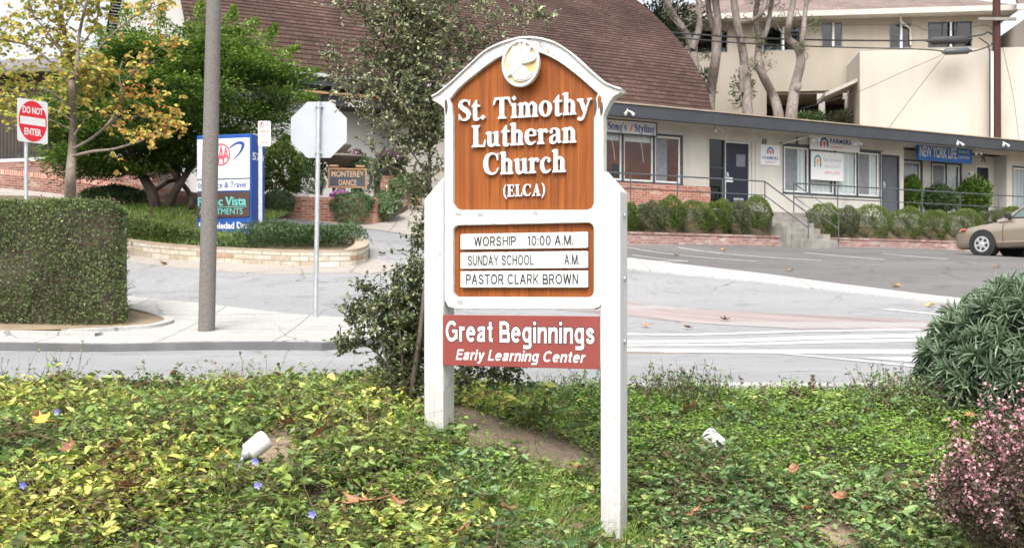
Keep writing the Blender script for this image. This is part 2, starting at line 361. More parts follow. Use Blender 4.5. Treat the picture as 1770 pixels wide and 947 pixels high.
M['stone'] = brickmat('ledge_stone', [(.42, .37, .29), (.48, .44, .37), (.36, .29, .21), (.50, .475, .42), (.28, .17, .11)], (.28, .235, .18), bw=.42, bh=.10, mort=.012)
M['paver'] = brickmat('red_pavers', [(.235, .185, .178), (.27, .222, .214), (.215, .168, .16)], (.285, .27, .262), bw=.42, bh=.22, mort=.03, axis='xy', bump=.1)
M['cap_stone'] = mat('cap_stone', (.34, .275, .205), (.26, .20, .14), 3, .9, .1)
M['shingle'] = brickmat('roof_shingle', [(.052, .030, .024), (.074, .043, .035), (.060, .035, .028), (.088, .053, .044), (.067, .038, .031)], (.024, .014, .012), bw=.30, bh=.165, mort=.007, uv=True, rough=.9)
M['shingle_far'] = brickmat('far_roof_shingle', [(.17, .125, .11), (.21, .16, .145), (.15, .11, .10)], (.11, .08, .075), bw=.35, bh=.2, mort=.012, uv=True, rough=.9)
M['stucco'] = mat('cream_stucco', (.50, .475, .43), (.455, .43, .385), 1.6, .9, .12, (1, 1, .35), c3=(.33, .305, .265), s3=2.2, a3=.5)
M['stucco_white'] = mat('white_stucco', (.52, .505, .48), (.47, .455, .43), 1.0, .9, .05)
M['stucco_tan'] = mat('apartment_stucco', (.36, .32, .262), (.31, .275, .225), .9, .9, .06, (1, 1, .3), c3=(.26, .225, .18), s3=1.3, a3=.5)
M['stucco_pale'] = mat('apartment_pale_stucco', (.50, .455, .40), (.455, .415, .365), .8, .9, .06, (1, 1, .3), c3=(.40, .355, .30), s3=1.1, a3=.55)
M['fascia'] = mat('slate_fascia', (.038, .043, .051), (.031, .035, .042), 2, .6)
M['trim_dark'] = mat('dark_window_trim', (.045, .055, .075), (.035, .042, .06), 4, .5)
M['trim_white'] = mat('white_sash', (.66, .66, .62), (.56, .56, .53), 5, .5)
M['soffit'] = mat('soffit', (.44, .41, .36), (.40, .375, .33), 1.5, .9)
M['door_navy'] = mat('navy_door', (.007, .010, .024), (.005, .008, .019), 3, .45)
M['door_grey'] = mat('grey_door', (.085, .09, .105), (.07, .075, .088), 3, .5)
M['blind'] = mat('window_blind', (.50, .53, .54), (.40, .435, .45), 22, .8, 0, (1, .1, .06))
M['blind_white'] = mat('pale_blind', (.74, .75, .74), (.66, .68, .68), 30, .8, 0, (4, 1, .06))
M['screen'] = mat('insect_screen', (.19, .20, .215), (.15, .16, .175), 8, .8)
M['orange_room'] = mat('orange_room', (.60, .17, .06), (.45, .12, .045), 1.6, .8)
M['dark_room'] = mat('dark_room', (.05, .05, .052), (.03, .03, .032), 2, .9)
M['glass'] = glassmat('window_glass', (.93, .95, .95), .3)
M['glass_dark'] = glassmat('dark_window_glass', (.16, .17, .19), .5)
M['iron'] = mat('black_iron', (.03, .032, .036), rough=.5)
M['rail'] = mat('grey_rail', (.075, .085, .095), (.06, .066, .075), 8, .5)
M['steps'] = mat('step_concrete', (.27, .255, .225), (.175, .165, .145), 3, .9, .1)
M['sign_blue'] = mat('cabinet_blue', (.008, .075, .33), (.007, .065, .29), 2, .4)
M['nyl_blue'] = mat('banner_blue', (.010, .12, .36), (.008, .10, .31), 2, .5)
M['text_blue'] = mat('text_blue', (.015, .06, .26), rough=.5)
M['text_grey'] = mat('text_grey', (.30, .32, .40), rough=.6)
M['text_red'] = mat('text_red', (.62, .06, .09), rough=.5)
M['pink_red'] = mat('emblem_red', (.75, .08, .12), rough=.5)
M['text_teal'] = mat('text_teal', (.12, .55, .50), rough=.5)
M['brown_board'] = mat('brown_board', (.070, .036, .028), (.05, .026, .02), 3, .6, 0, (1, 1, 8))
M['navy_board'] = mat('navy_board', (.05, .058, .085), (.04, .048, .07), 3, .6)
M['tan_wood'] = mat('tan_wood', (.36, .20, .10), (.28, .15, .075), 6, .7)
M['creosote'] = mat('creosote_pole', (.060, .018, .013), (.040, .013, .010), 6, .85, .2, (6, 6, .4))
M['bark_grey'] = mat('grey_bark', (.22, .185, .165), (.12, .10, .088), 5, .9, .35, (3, 3, .7), c3=(.32, .285, .26), s3=8, a3=.5)
M['bark_dark'] = mat('dark_bark', (.115, .085, .065), (.065, .048, .038), 7, .9, .4, (4, 4, .8))
M['bark_tan'] = mat('sycamore_bark', (.19, .15, .115), (.115, .09, .068), 5, .9, .2, (3, 3, .8), c3=(.26, .22, .18), s3=9, a3=.5)
M['twig'] = mat('twig_bark', (.14, .11, .085), (.10, .075, .058), 12, .9, .2)
M['car_paint'] = mat('beige_car_paint', (.36, .30, .235), (.35, .29, .228), 1, .28, metal=.55, coat=1.0)
M['tyre'] = mat('tyre_rubber', (.018, .018, .019), rough=.85)
M['alloy'] = mat('wheel_silver', (.62, .63, .64), (.56, .57, .58), 5, .35, metal=.6)
M['black_plastic'] = mat('black_plastic', (.02, .02, .022), rough=.5)
M['lamp_orange'] = mat('orange_lens', (.75, .10, .04), rough=.2)
M['lamp_clear'] = mat('clear_lens', (.70, .70, .70), rough=.1)
M['cable'] = mat('cable_black', (.03, .03, .033), rough=.7)
M['planter_black'] = mat('dark_planter', (.035, .036, .042), (.025, .026, .03), 3, .7)
M['fountain'] = mat('fountain_stone', (.26, .22, .185), (.19, .16, .135), 4, .9, .2)
M['hall_dark'] = mat('dark_brown_siding', (.060, .042, .034), (.045, .032, .026), 2, .8)
M['roof_grey'] = mat('grey_roofing', (.16, .145, .155), (.13, .115, .125), 3, .9)
# ------------------------------------------------------------------ terrain height
class TPS:
    def __init__(s, pts, lam=1e-3):
        P = np.array(pts, float); s.c = P[:, :2] / 10; n = len(P)
        K = s.k(s.c, s.c) + lam * np.eye(n); Q = np.hstack([np.ones((n, 1)), s.c])
        A = np.vstack([np.hstack([K, Q]), np.hstack([Q.T, np.zeros((3, 3))])])
        s.w = np.linalg.solve(A, np.concatenate([P[:, 2], np.zeros(3)]))
    def k(s, a, b):
        r2 = ((a[:, None, :] - b[None]) ** 2).sum(-1); return np.where(r2 > 1e-12, r2 * np.log(np.maximum(r2, 1e-12)), 0)
    def __call__(s, X, Y):
        q = np.stack([np.ravel(X), np.ravel(Y)], 1) / 10; out = np.empty(len(q))
        for i in range(0, len(q), 20000):
            z = q[i:i + 20000]; out[i:i + 20000] = s.k(z, s.c) @ s.w[:len(s.c)] + s.w[-3] + z @ s.w[-2:]
        return out.reshape(np.shape(X))
def cp(px, py, Y, dz=0.0):
    p = at(px, py, Y); return (p.x, p.y, p.z + dz)
street_pts = [(x, y, 0.0) for x in (-20, -14, -9, -5, -1, 3, 7, 12, 18) for y in (8.4, 10.5, 12.4, 14.0)] + [
    cp(357, 571, 14.9, -.1), cp(545, 548, 16.13, -.1), cp(216, 511, 18.6, -.1), cp(0, 560, 15.47, -.1), cp(-250, 560, 15.47, -.1), cp(100, 535, 16.9, -.1), cp(-200, 535, 16.9, -.1),
    cp(450, 536, 16.86, -.1), cp(600, 552, 15.9, -.1), cp(230, 455, 22.0), cp(450, 468, 21.2), cp(635, 470, 20.5), cp(690, 475, 20.5), cp(640, 440, 23),
    cp(700, 400, 27), cp(735, 410, 26), cp(455, 372, 28.5), cp(650, 385, 28.5), cp(700, 370, 29.5),
    cp(1095, 520, 20.5), cp(1095, 457, 25), cp(1300, 478, 23.5), cp(1500, 502, 21.8), cp(1650, 525, 20.0),
    cp(1095, 420, 30.6), cp(1380, 425, 33.5), cp(1665, 433, 36.9), cp(1700, 442, 30), cp(1770, 470, 24), cp(1095, 560, 17.0), cp(1340, 570, 16.3), cp(1600, 545, 18.17), (3, 15.3, .07), (6, 15.3, .07), (9, 15.3, .07), (12, 15.3, .07), (10, 17, .22), (13, 18.2, .33),
    cp(900, 470, 22), cp(880, 420, 27.5), cp(900, 540, 17),
    cp(450, 412, 24), cp(330, 372, 27.5), cp(0, 328, 30), cp(-200, 318, 31), cp(290, 372, 26, -.02), cp(-150, 395, 24),
    (-11, 20, 1.15), (-15, 20, 1.2), (-12, 36, 4.2), (-4, 34.5, 3.5), (3, 34, 3.0), (-20, 30, 3.6), (-10, 42, 5.0), (2, 42, 4.4),
    (6, 36, 2.6), (14, 40, 2.7), (20, 44, 2.7), (24, 40, 2.1), (24, 30, 1.5), (22, 20, .5), (12, 50, 6.6), (25, 50, 6.6), (35, 50, 6.6), (10, 60, 9), (30, 60, 9), (-20, 60, 8),
    (-60, 20, 2), (-60, 60, 7), (60, 20, .5), (70, 60, 7), (0, 120, 14), (-80, 120, 13), (80, 120, 13), (0, 300, 18), (-200, 300, 16), (200, 300, 16), (-200, 20, 2), (200, 20, 1)]
bank_pts = [(x, 8.4, 0.0) for x in (-9, -6, -3, 0, 3, 6, 9)] + [(-7, 7.5, .02), (-5, 7.5, .0), (-2.5, 7.5, -.02), (0, 7.5, -.05), (2, 7.5, -.13), (5, 7.5, -.1), (8, 7.5, -.1),
    (-.46, 6.45, -.015), (.47, 6.06, -.63), (-6, 6.5, -.05), (-4, 6.5, -.05), (-2, 6.5, -.04), (-1, 6.5, -.03), (.3, 6.6, -.30), (1.5, 6.5, -.42), (3.5, 6.5, -.40), (7, 6.5, -.4),
    (-6, 5.7, -.2), (-4, 5.7, -.2), (-2, 5.7, -.2), (-.3, 5.7, -.38), (1.5, 5.7, -.68), (3.5, 5.7, -.64), (7, 5.7, -.64), (-6, 5, -.45), (-4, 5, -.45), (-2, 5, -.46), (0, 5, -.60), (1, 5, -.76), (3, 5, -.78),
    (-6, 4, -.72), (-3, 4, -.74), (0, 4, -.82), (3, 4, -.85), (7, 4.5, -.85), (-6, 2.5, -.85), (0, 2.5, -.9), (6, 2.5, -.9), (0, -10, -1), (-12, -10, -1), (12, -10, -1), (-14, 6, -.2), (14, 6, -.5)]
Hs, Hb = TPS(street_pts), TPS(bank_pts)
def H(X, Y):
    X = np.asarray(X, float); Y = np.asarray(Y, float)
    t = np.clip((Y - 8.25) / .25, 0, 1)
    return Hb(X, np.minimum(Y, 9)) * (1 - t) + Hs(X, np.maximum(Y, 8)) * t
def h(x, y): return float(H(np.array([x]), np.array([y]))[0])
_Yr = np.concatenate([np.arange(3.5, 40, .02), np.arange(40, 150, .25)])
def G(px, py, off=0.0):
    """where the sight line through a photo pixel meets the ground"""
    k = (px - HX) / F; z = CZ - (py - HY) / F * _Yr; d = z - (H(k * _Yr, _Yr) + off)
    i = np.argmax(d < 0) if (d < 0).any() else len(d) - 1
    y = _Yr[i]
    if i > 0 and d[i] < 0: y = _Yr[i - 1] + (_Yr[i] - _Yr[i - 1]) * d[i - 1] / (d[i - 1] - d[i])
    return (k * y, y)
def sheet(name, poly, off, m, skirt=0.0, step=.5, kind='structure', uv=False):
    """a ground sheet draped over the terrain"""
    bm = bmesh.new(); f = bm.faces.new([bm.verts.new((p[0], p[1], 0)) for p in poly])
    bmesh.ops.triangulate(bm, faces=bm.faces[:])
    for ax in (0, 1):
        lo = min(p[ax] for p in poly); hi = max(p[ax] for p in poly)
        for k in range(math.floor(lo / step) + 1, math.ceil(hi / step)):
            co = [0, 0, 0]; co[ax] = k * step; no = [0, 0, 0]; no[ax] = 1
            bmesh.ops.bisect_plane(bm, geom=bm.verts[:] + bm.edges[:] + bm.faces[:], plane_co=co, plane_no=no, dist=1e-5)
    bmesh.ops.recalc_face_normals(bm, faces=bm.faces[:])
    if bm.faces[:][0].normal.z < 0: bmesh.ops.reverse_faces(bm, faces=bm.faces[:])
    V = bm.verts[:]; z = H(np.array([v.co.x for v in V]), np.array([v.co.y for v in V])) + off
    for v, q in zip(V, z): v.co.z = q
    if skirt:
        ed = [e for e in bm.edges if e.is_boundary]
        r = bmesh.ops.extrude_edge_only(bm, edges=ed)
        for v in r['geom']:
            if isinstance(v, bmesh.types.BMVert): v.co.z -= skirt
    me = bpy.data.meshes.new(name); bm.to_mesh(me); bm.free(); me.materials.append(m)
    o = bpy.data.objects.new(name, me); COL.objects.link(o)
    if kind: o['kind'] = kind
    return o
def strip(px0, px1, wd, off=.014):
    """a painted line of width wd between two photo points on the ground"""
    a = np.array(G(*px0)); b = np.array(G(*px1)); t = (b - a) / np.linalg.norm(b - a); n = np.array([-t[1], t[0]]) * wd / 2
    return [tuple(a - n), tuple(b - n), tuple(b + n), tuple(a + n)]
# ------------------------------------------------------------------ foliage engine
def unit(v): return v / np.maximum(np.linalg.norm(v, axis=-1, keepdims=True), 1e-9)
def rdir(n, up=0.0):
    v = unit(rng.normal(size=(n, 3))); v[:, 2] += up; return unit(v)
def leaves(P, D, L, W, tint, N=None, fold=.12, droop=.15, pos=(.32, .70), wf=(1.0, .8)):
    """ovate folded leaves: 6 verts, 2 quads each"""
    n = len(P); D = unit(D); L = np.broadcast_to(np.asarray(L, float), (n,))[:, None]; W = np.broadcast_to(np.asarray(W, float), (n,))[:, None]
    if N is None: N = rdir(n, .9)
    Sd = unit(np.cross(D, N)); U = unit(np.cross(Sd, D))
    b = P; tip = P + D * L - U * L * droop
    l1 = P + D * L * pos[0] - Sd * W * .5 * wf[0] + U * W * fold; r1 = P + D * L * pos[0] + Sd * W * .5 * wf[0] + U * W * fold
    l2 = P + D * L * pos[1] - Sd * W * .5 * wf[1] + U * (W * fold - L * droop * .4); r2 = P + D * L * pos[1] + Sd * W * .5 * wf[1] + U * (W * fold - L * droop * .4)
    V = np.stack([b, l1, l2, tip, r2, r1], 1).reshape(-1, 3)
    i = np.arange(n)[:, None] * 6
    Fq = np.concatenate([i + np.array([[0, 3, 2, 1]]), i + np.array([[0, 5, 4, 3]])], 1).reshape(-1, 4)
    return V, Fq, np.repeat(np.asarray(tint, float), 6)
def strips(P, D, L, W, tint, bend=.4):
    """narrow bent grass blades: 6 verts, 2 quads each"""
    n = len(P); D = unit(D); L = np.broadcast_to(np.asarray(L, float), (n,))[:, None]; W = np.broadcast_to(np.asarray(W, float), (n,))[:, None]
    a = rng.uniform(0, 6.28, n); Bd = np.stack([np.cos(a), np.sin(a), np.zeros(n)], 1); Sd = unit(np.cross(D, Bd) + rng.normal(0, .3, (n, 3)))
    bend = bend * rng.uniform(.3, 1.4, n)[:, None]
    m = P + D * L * .55 + Bd * L * bend * .28; t = P + D * L * (1 - bend * .25) + Bd * L * bend
    V = np.stack([P - Sd * W * .5, P + Sd * W * .5, m + Sd * W * .42, m - Sd * W * .42, t + Sd * W * .06, t - Sd * W * .06], 1).reshape(-1, 3)
    i = np.arange(n)[:, None] * 6
    return V, np.concatenate([i + np.array([[0, 1, 2, 3]]), i + np.array([[3, 2, 4, 5]])], 1).reshape(-1, 4), np.repeat(np.asarray(tint, float), 6)
def stems(A, B, r0, r1, tint=.5):
    """straight three-sided twigs from A to B"""
    n = len(A); T = unit(B - A); s = unit(np.cross(T, rdir(n))); t = np.cross(T, s)
    V = []
    for P, r in ((A, r0), (B, r1)):
        r = np.broadcast_to(np.asarray(r, float), (n,))[:, None]
        for a in (0, 2.094, 4.189): V.append(P + (s * math.cos(a) + t * math.sin(a)) * r)
    V = np.stack(V, 1).reshape(-1, 3); i = np.arange(n)[:, None] * 6
    Fq = np.concatenate([i + np.array([[k, (k + 1) % 3, (k + 1) % 3 + 3, k + 3]]) for k in range(3)], 1).reshape(-1, 4)
    return V, Fq, np.full(n * 6, tint)
def cloud(name, sets, parent=None, loc=(0, 0, 0), ang=0.0):
    """sets: list of ((V, F, tint), material) in world space -> one mesh object"""
    mats = []; Vs, Fs, Ts, Ms = [], [], [], []; nv = 0
    for (V, Fq, t), m in sets:
        if m not in mats: mats.append(m)
        Vs.append(V); Fs.append(Fq + nv); Ts.append(t); Ms.append(np.full(len(Fq), mats.index(m))); nv += len(V)
    V = np.concatenate(Vs); Fq = np.concatenate(Fs); t = np.concatenate(Ts); mi = np.concatenate(Ms)
    T = WM[parent.name] if parent else Matrix.Translation(Vector(loc)) @ Matrix.Rotation(ang, 4, 'Z')
    Ti = np.array(T.inverted()); V = V @ Ti[:3, :3].T + Ti[:3, 3]
    me = bpy.data.meshes.new(name); me.vertices.add(len(V)); me.vertices.foreach_set('co', V.astype(np.float32).ravel())
    me.loops.add(len(Fq) * 4); me.loops.foreach_set('vertex_index', Fq.astype(np.int32).ravel())
    me.polygons.add(len(Fq)); me.polygons.foreach_set('loop_start', (np.arange(len(Fq)) * 4).astype(np.int32)); me.polygons.foreach_set('material_index', mi.astype(np.int32))
    for m in mats: me.materials.append(m)
    me.update(calc_edges=True)
    a = me.attributes.new('tint', 'FLOAT', 'POINT'); a.data.foreach_set('value', np.clip(t, 0, 1).astype(np.float32))
    o = bpy.data.objects.new(name, me); COL.objects.link(o)
    if parent: o.parent = parent
    else: o.location = loc; o.rotation_euler = (0, 0, ang)
    WM[o.name] = T
    return o
_ph = rng.uniform(0, 6.28, (24,)); _dr = unit(np.stack([rng.normal(size=24), rng.normal(size=24)], 1)); _fr = rng.uniform(.5, 2.2, 24)
def wob(x, y, s=1.0, o=0):
    """smooth 0..1 noise on the plane"""
    v = 0
    for k in range(8):
        j = (k + o * 5) % 24; v = v + np.sin((x * _dr[j, 0] + y * _dr[j, 1]) * _fr[j] * s * 2 + _ph[j] + o)
    return np.clip(.5 + v / 8 * .9, 0, 1)
def shrub_twigs(P, n_leaf, tl, L, W, up=.3, out=None, tint0=.5, ts=.28, outw=1.0):
    """twigs starting at P, with leaves in two ranks; returns twig set, leaf set"""
    n = len(P); d = rdir(n, up)
    if out is not None: d = unit(d + out * outw)
    ln = tl * rng.uniform(.5, 1.3, n); E = P + d * ln[:, None]
    ti = np.repeat(np.clip((tint0 if np.ndim(tint0) else np.full(n, tint0)) + rng.normal(0, .10, n), 0, 1), n_leaf)
    f = np.tile(np.linspace(.12, 1.0, n_leaf), n)[:, None]; b = np.repeat(P, n_leaf, 0); dd = np.repeat(d, n_leaf, 0)
    LP = b + dd * np.repeat(ln, n_leaf)[:, None] * f
    ld = unit(dd * .45 + rdir(len(LP)) * .9)
    lf = leaves(LP, ld, L * rng.uniform(.7, 1.25, len(LP)), W * rng.uniform(.7, 1.2, len(LP)), np.clip(ti + rng.normal(0, ts, len(LP)), 0, 1), N=rdir(len(LP), 1.0))
    return stems(P, E, .004 * tl / .2, .0015 * tl / .2), lf
def limb_points(path, n, t0=.15):
    P = np.array(smooth_path(path, 8)); seg = np.linalg.norm(np.diff(P, axis=0), axis=1); c = np.concatenate([[0], np.cumsum(seg)]); u = (t0 + (1 - t0) * rng.uniform(0, 1, n) ** .8) * c[-1]
    return np.stack([np.interp(u, c, P[:, k]) for k in range(3)], 1)
def pxpath(pts, Y, jit=0.0):
    """photo-plane polyline at distance Y, wandering in depth"""
    out = []; y = Y
    for k, p in enumerate(pts):
        yy = (p[2] if len(p) > 2 else Y + (rng.uniform(-jit, jit) if k else 0)); out.append(tuple(at(p[0], p[1], yy)))
    return out
def taper(mb, path, r0, r1, n=7, sm=5):
    P = smooth_path(path, sm); m = len(P) - 1
    return mb.tube(P, [r0 + (r1 - r0) * (i / m) ** .8 for i in range(m + 1)], n)
def ball_points(c, rx, ry, rz, n, shell=.55, zmin=-1):
    d = unit(rng.normal(size=(n * 3, 3))); d = d[d[:, 2] > zmin][:n]; r = shell + (1 - shell) * rng.uniform(0, 1, len(d)) ** .6
    rip = 1 + .10 * np.sin(d[:, 0] * 5 + c[0]) * np.sin(d[:, 1] * 4 + c[1] * 2) + .07 * np.sin(d[:, 2] * 7 + d[:, 0] * 6 + c[0] * 3)
    return np.array(c) + d * (r * rip)[:, None] * np.array([rx, ry, rz]), d
# ================================================================== SETTING
def nongrid(a, b, near, far, c0, c1):
    out = [a]; x = a
    while x < b:
        d = 0 if c0 <= x <= c1 else min(abs(x - c0), abs(x - c1)); x += near + (far - near) * min(1, d / 120); out.append(x)
    return out
gx = nongrid(-260, 260, 1.0, 25, -20, 25); gy = nongrid(-40, 420, 1.0, 30, -2, 50)
X, Y = np.meshgrid(gx, gy); Z = H(X, Y) - .06
Z = np.where((Y < 8.6) & (Y > 2) & (np.abs(X) < 9), Z - .25, Z)
nx = len(gx); V = np.stack([X.ravel(), Y.ravel(), Z.ravel()], 1)
fs = [(j * nx + i, j * nx + i + 1, (j + 1) * nx + i + 1, (j + 1) * nx + i) for j in range(len(gy) - 1) for i in range(nx - 1)]
o = mesh_obj('ground', V, fs, M['dirt'], 40); o['kind'] = 'structure'
# the planted bank below the road
gx = np.arange(-8, 8.01, .08); gy = np.arange(1.6, 8.34, .08); X, Y = np.meshgrid(gx, gy)
Z = H(X, Y) + .035 * (wob(X, Y, 2.2, 1) - .5) * np.clip((8.3 - Y) * 3, 0, 1) + .02 * (wob(X, Y, 7, 2) - .5) * np.clip((8.3 - Y) * 3, 0, 1)
nx = len(gx); V = np.stack([X.ravel(), Y.ravel(), Z.ravel()], 1)
fs = [(j * nx + i, j * nx + i + 1, (j + 1) * nx + i + 1, (j + 1) * nx + i) for j in range(len(gy) - 1) for i in range(nx - 1)]
bank_o = mesh_obj('bank', V, fs, M['soil'], 60); bank_o['kind'] = 'structure'
# road, side street
sheet('road', [(-22, 8.45), (24, 8.45), (24, 34), (-22, 34)], 0, M['asphalt'], step=.5)
o = sheet('near_kerb', [(-22, 8.30), (22, 8.30), (22, 8.46), (-22, 8.46)], .06, M['concrete'], skirt=.2)
# far sidewalk corner with its kerb
swc = [(-22, 14.0), G(560, 590, .1), G(640, 586, .08), G(715, 578, .05), G(735, 570, .03), G(690, 562, .05), G(600, 552, .07), G(520, 543, .1), G(450, 536, .1), G(330, 522, .1), G(216, 511, .1), G(150, 505, .1), (-7.6, 20.5), (-22, 20.5)]
sheet('sidewalk', swc, .1, M['concrete'], skirt=.25)
kp = [(-22, 14.0), G(560, 590, .1), G(640, 586, .08), G(700, 580, .05)]
kb = [(p[0], p[1] - .16) for p in kp]
sheet('kerb', kb + kp[::-1], .092, M['kerb'], skirt=.25)
sheet('dirt_bed', [(-22, 14.72)] + [G(x, y, .11) for x, y in ((0, 573), (120, 570), (215, 565), (262, 561), (288, 555), (290, 551), (275, 545), (250, 538), (222, 532), (200, 528))] + [(-22, 18.4)], .118, M['dirt'])
edge = [G(x, y, .13) for x, y in ((0, 575), (120, 572), (217, 567), (266, 563), (296, 556), (299, 550), (282, 543), (254, 536), (224, 530))]
inn = [G(x, y, .13) for x, y in ((0, 573), (120, 570), (215, 565), (262, 561), (288, 555), (290, 551), (275, 545), (250, 538), (222, 532))]
def band(name, outer_, inner_, off, m):
    """a narrow raised edging between two ground paths"""
    A = np.array(outer_); B = np.array(inner_); za = H(A[:, 0], A[:, 1]) + off; zb2 = H(B[:, 0], B[:, 1]) + off; mb = MB()
    for i in range(len(A) - 1):
        p, q, r2, s2 = (*A[i], za[i]), (*A[i + 1], za[i + 1]), (*B[i + 1], zb2[i + 1]), (*B[i], zb2[i])
        lo = lambda v: (v[0], v[1], v[2] - .09)
        mb.add([p, q, r2, s2, lo(p), lo(q), lo(r2), lo(s2)], [(0, 1, 2, 3), (4, 5, 1, 0), (3, 2, 6, 7)])
    o = mesh_obj(name, mb.v, mb.f, m); o['kind'] = 'structure'; return o
def thin(Pn, wd=.13):
    """offset a ground path inwards by a constant width"""
    Pn = np.array(Pn); T = np.gradient(Pn, axis=0); T /= np.linalg.norm(T, axis=1, keepdims=True); return [tuple(p) for p in Pn + np.stack([-T[:, 1], T[:, 0]], 1) * wd]
edge = [tuple(p) for p in smooth_path([(-22, 14.6)] + edge, 4)]
band('bed_edging', edge, thin(edge), .145, M['concrete'])
# parking lot, its concrete gutter, pavers, crossing lines
lotp = [G(700, 425), G(900, 436), G(1092, 448), G(1300, 473), G(1500, 499), G(1668, 519), (13.5, 17.6), (24, 17.5), (24, 37), (17, 37.2), G(1665, 433), G(1380, 426), G(1095, 419), (0, 29.5)]
sheet('parking_lot', lotp, .005, M['lot'])
sheet('gutter', [G(900, 449), G(1092, 466), G(1300, 487), G(1480, 508), G(1660, 527), (13.2, 17.0), (13.5, 17.6), G(1668, 519), G(1500, 499), G(1300, 473), G(1092, 448), G(900, 436)], .035, M['gutter_c'], skirt=.08)
sheet('paver_band', [G(960, 512), G(1092, 522), G(1340, 542), G(1613, 555), G(1700, 560), G(1700, 570), G(1585, 569.5), G(1380, 569), G(1092, 546), G(960, 535)], .005, M['paver'])
tag(o, kind='structure')
for a, b, wd in [((1060, 577), (1590, 569.5), .22), ((1529, 534), (1640, 546), .18),
                 ((1085, 428), (1309, 452), .11), ((1172, 428), (1421, 450.5), .11), ((1290, 430), (1450, 446), .0), ((1391, 437), (1529, 449), .11), ((1525, 439), (1638, 448.5), .11), ((1092, 441), (1188, 452), .11), ((1120, 452.5), (1190, 451.5), .11)]:
    if wd: sheet('road_line', strip(a, b, wd), .009 if a[1] < 500 else .005, M['paint_line'], step=.5)
for q in ([(1050, 588.5), (1600, 576.5), (1600, 583.5), (1050, 594)], [(1050, 595.5), (1600, 585), (1600, 591), (1050, 599)], [(1050, 602), (1600, 604), (1600, 613), (1050, 608)], [(1329, 607.5), (1600, 633), (1600, 637), (1329, 610)], [(1477, 618), (1600, 617), (1600, 628)]):
    sheet('road_line', [G(*p) for p in q], .005, M['paint_line'], step=.5)
sheet('road_line', strip((1040, 611), (1329, 609), .09), .005, M['paint_yellow'], step=.5)
# driveway aprons on the left
sheet('driveway', [G(455, 374), G(560, 386), G(650, 398), G(728, 411), G(780, 405), (-1.5, 33.5), (-3.2, 33.2), G(690, 366), G(650, 386), G(560, 380), G(455, 371)], .01, M['drive_c'])
sheet('path', [G(-120, 338), G(0, 341), G(180, 360), G(330, 383), G(455, 402), G(458, 373), G(330, 372), G(0, 327), G(-120, 316)], .03, M['drive_c'], skirt=.06)
sheet('apron', [G(200, 448), G(340, 466), G(500, 474), G(640, 474), G(688, 468), G(690, 462), G(660, 452), G(638, 446), G(620, 456), G(450, 456), G(330, 450), G(200, 438)], .012, M['drive_c'], skirt=.03)

# ------------------------------------------------------------------ stone-edged island
ic = [G(150, 430), G(228, 441), G(340, 452), G(450, 458), G(560, 461), G(615, 459), G(637, 449), G(632, 438), G(600, 432)]
ic = [tuple(p) for p in smooth_path([(p[0], p[1]) for p in ic], 6)]
def ribbon_wall(path, hgt, th, sink=.2, lvl=None, off=0.0):
    """a low wall along a ground path: verts, faces, uvs"""
    P = np.array(path); T = np.gradient(P, axis=0); T = T / np.linalg.norm(T, axis=1, keepdims=True); Nn = np.stack([-T[:, 1], T[:, 0]], 1) * th
    Q = P + Nn; z = H(P[:, 0], P[:, 1]); s = np.concatenate([[0], np.cumsum(np.linalg.norm(np.diff(P, axis=0), axis=1))])
    zt = z + hgt + off if lvl is None else np.full(len(P), lvl); vs, fs, uv = [], [], []
    for p, q, b, t in zip(P, Q, z, zt): vs += [(p[0], p[1], b - sink + off), (p[0], p[1], t), (q[0], q[1], t), (q[0], q[1], b - sink + off)]
    for i in range(len(P) - 1):
        for k in range(3):
            fs.append((i * 4 + k, (i + 1) * 4 + k, (i + 1) * 4 + k + 1, i * 4 + k + 1))
            hh = [(0, zt[i] - z[i] + sink), (zt[i] - z[i] + sink, zt[i] - z[i] + sink + th), (0, .5)][k]
            uv.append([(s[i], hh[0]), (s[i + 1], hh[0]), (s[i + 1], hh[1]), (s[i], hh[1])])
    n = len(P) - 1
    fs += [(0, 1, 2, 3), (n * 4 + 3, n * 4 + 2, n * 4 + 1, n * 4)]; uv += [[(0, 0), (0, .3), (.3, .3), (.3, 0)]] * 2
    return vs, fs, uv
def uvclone(m, name):
    """the same masonry, laid along a wall's own length"""
    c = m.copy(); c.name = name; n = c.node_tree.nodes; L = c.node_tree.links
    tc = [q for q in n if q.type == 'TEX_COORD'][0]
    for q in n:
        if q.type in ('TEX_BRICK', 'TEX_NOISE'):
            L.new(tc.outputs['UV'], q.inputs['Vector'])
    return c
M['stone_uv'] = uvclone(M['stone'], 'ledge_stone_along')
t = thing('stone_wall', 'low pale stone edging wall curving round the island of green shrubs', 'wall', (ic[0][0], ic[0][1], h(*ic[0])))
vs, fs, uv = ribbon_wall(ic, .27, .26); part(MB().add(vs, fs, uv), 'stone_courses', M['stone_uv'], t)
vs, fs, uv = ribbon_wall(ic, .325, .29, sink=-.272); part(MB().add(vs, fs, uv), 'coping', M['cap_stone'], t)
isl = [(p[0], p[1] + .17) for p in ic[2:-12]] + [G(600, 425), G(520, 412), G(450, 404), G(330, 386), G(200, 366), G(60, 352), G(-60, 352), G(-60, 420)]
sheet('planting_bed', isl, .20, M['bark_soil'], skirt=.2)

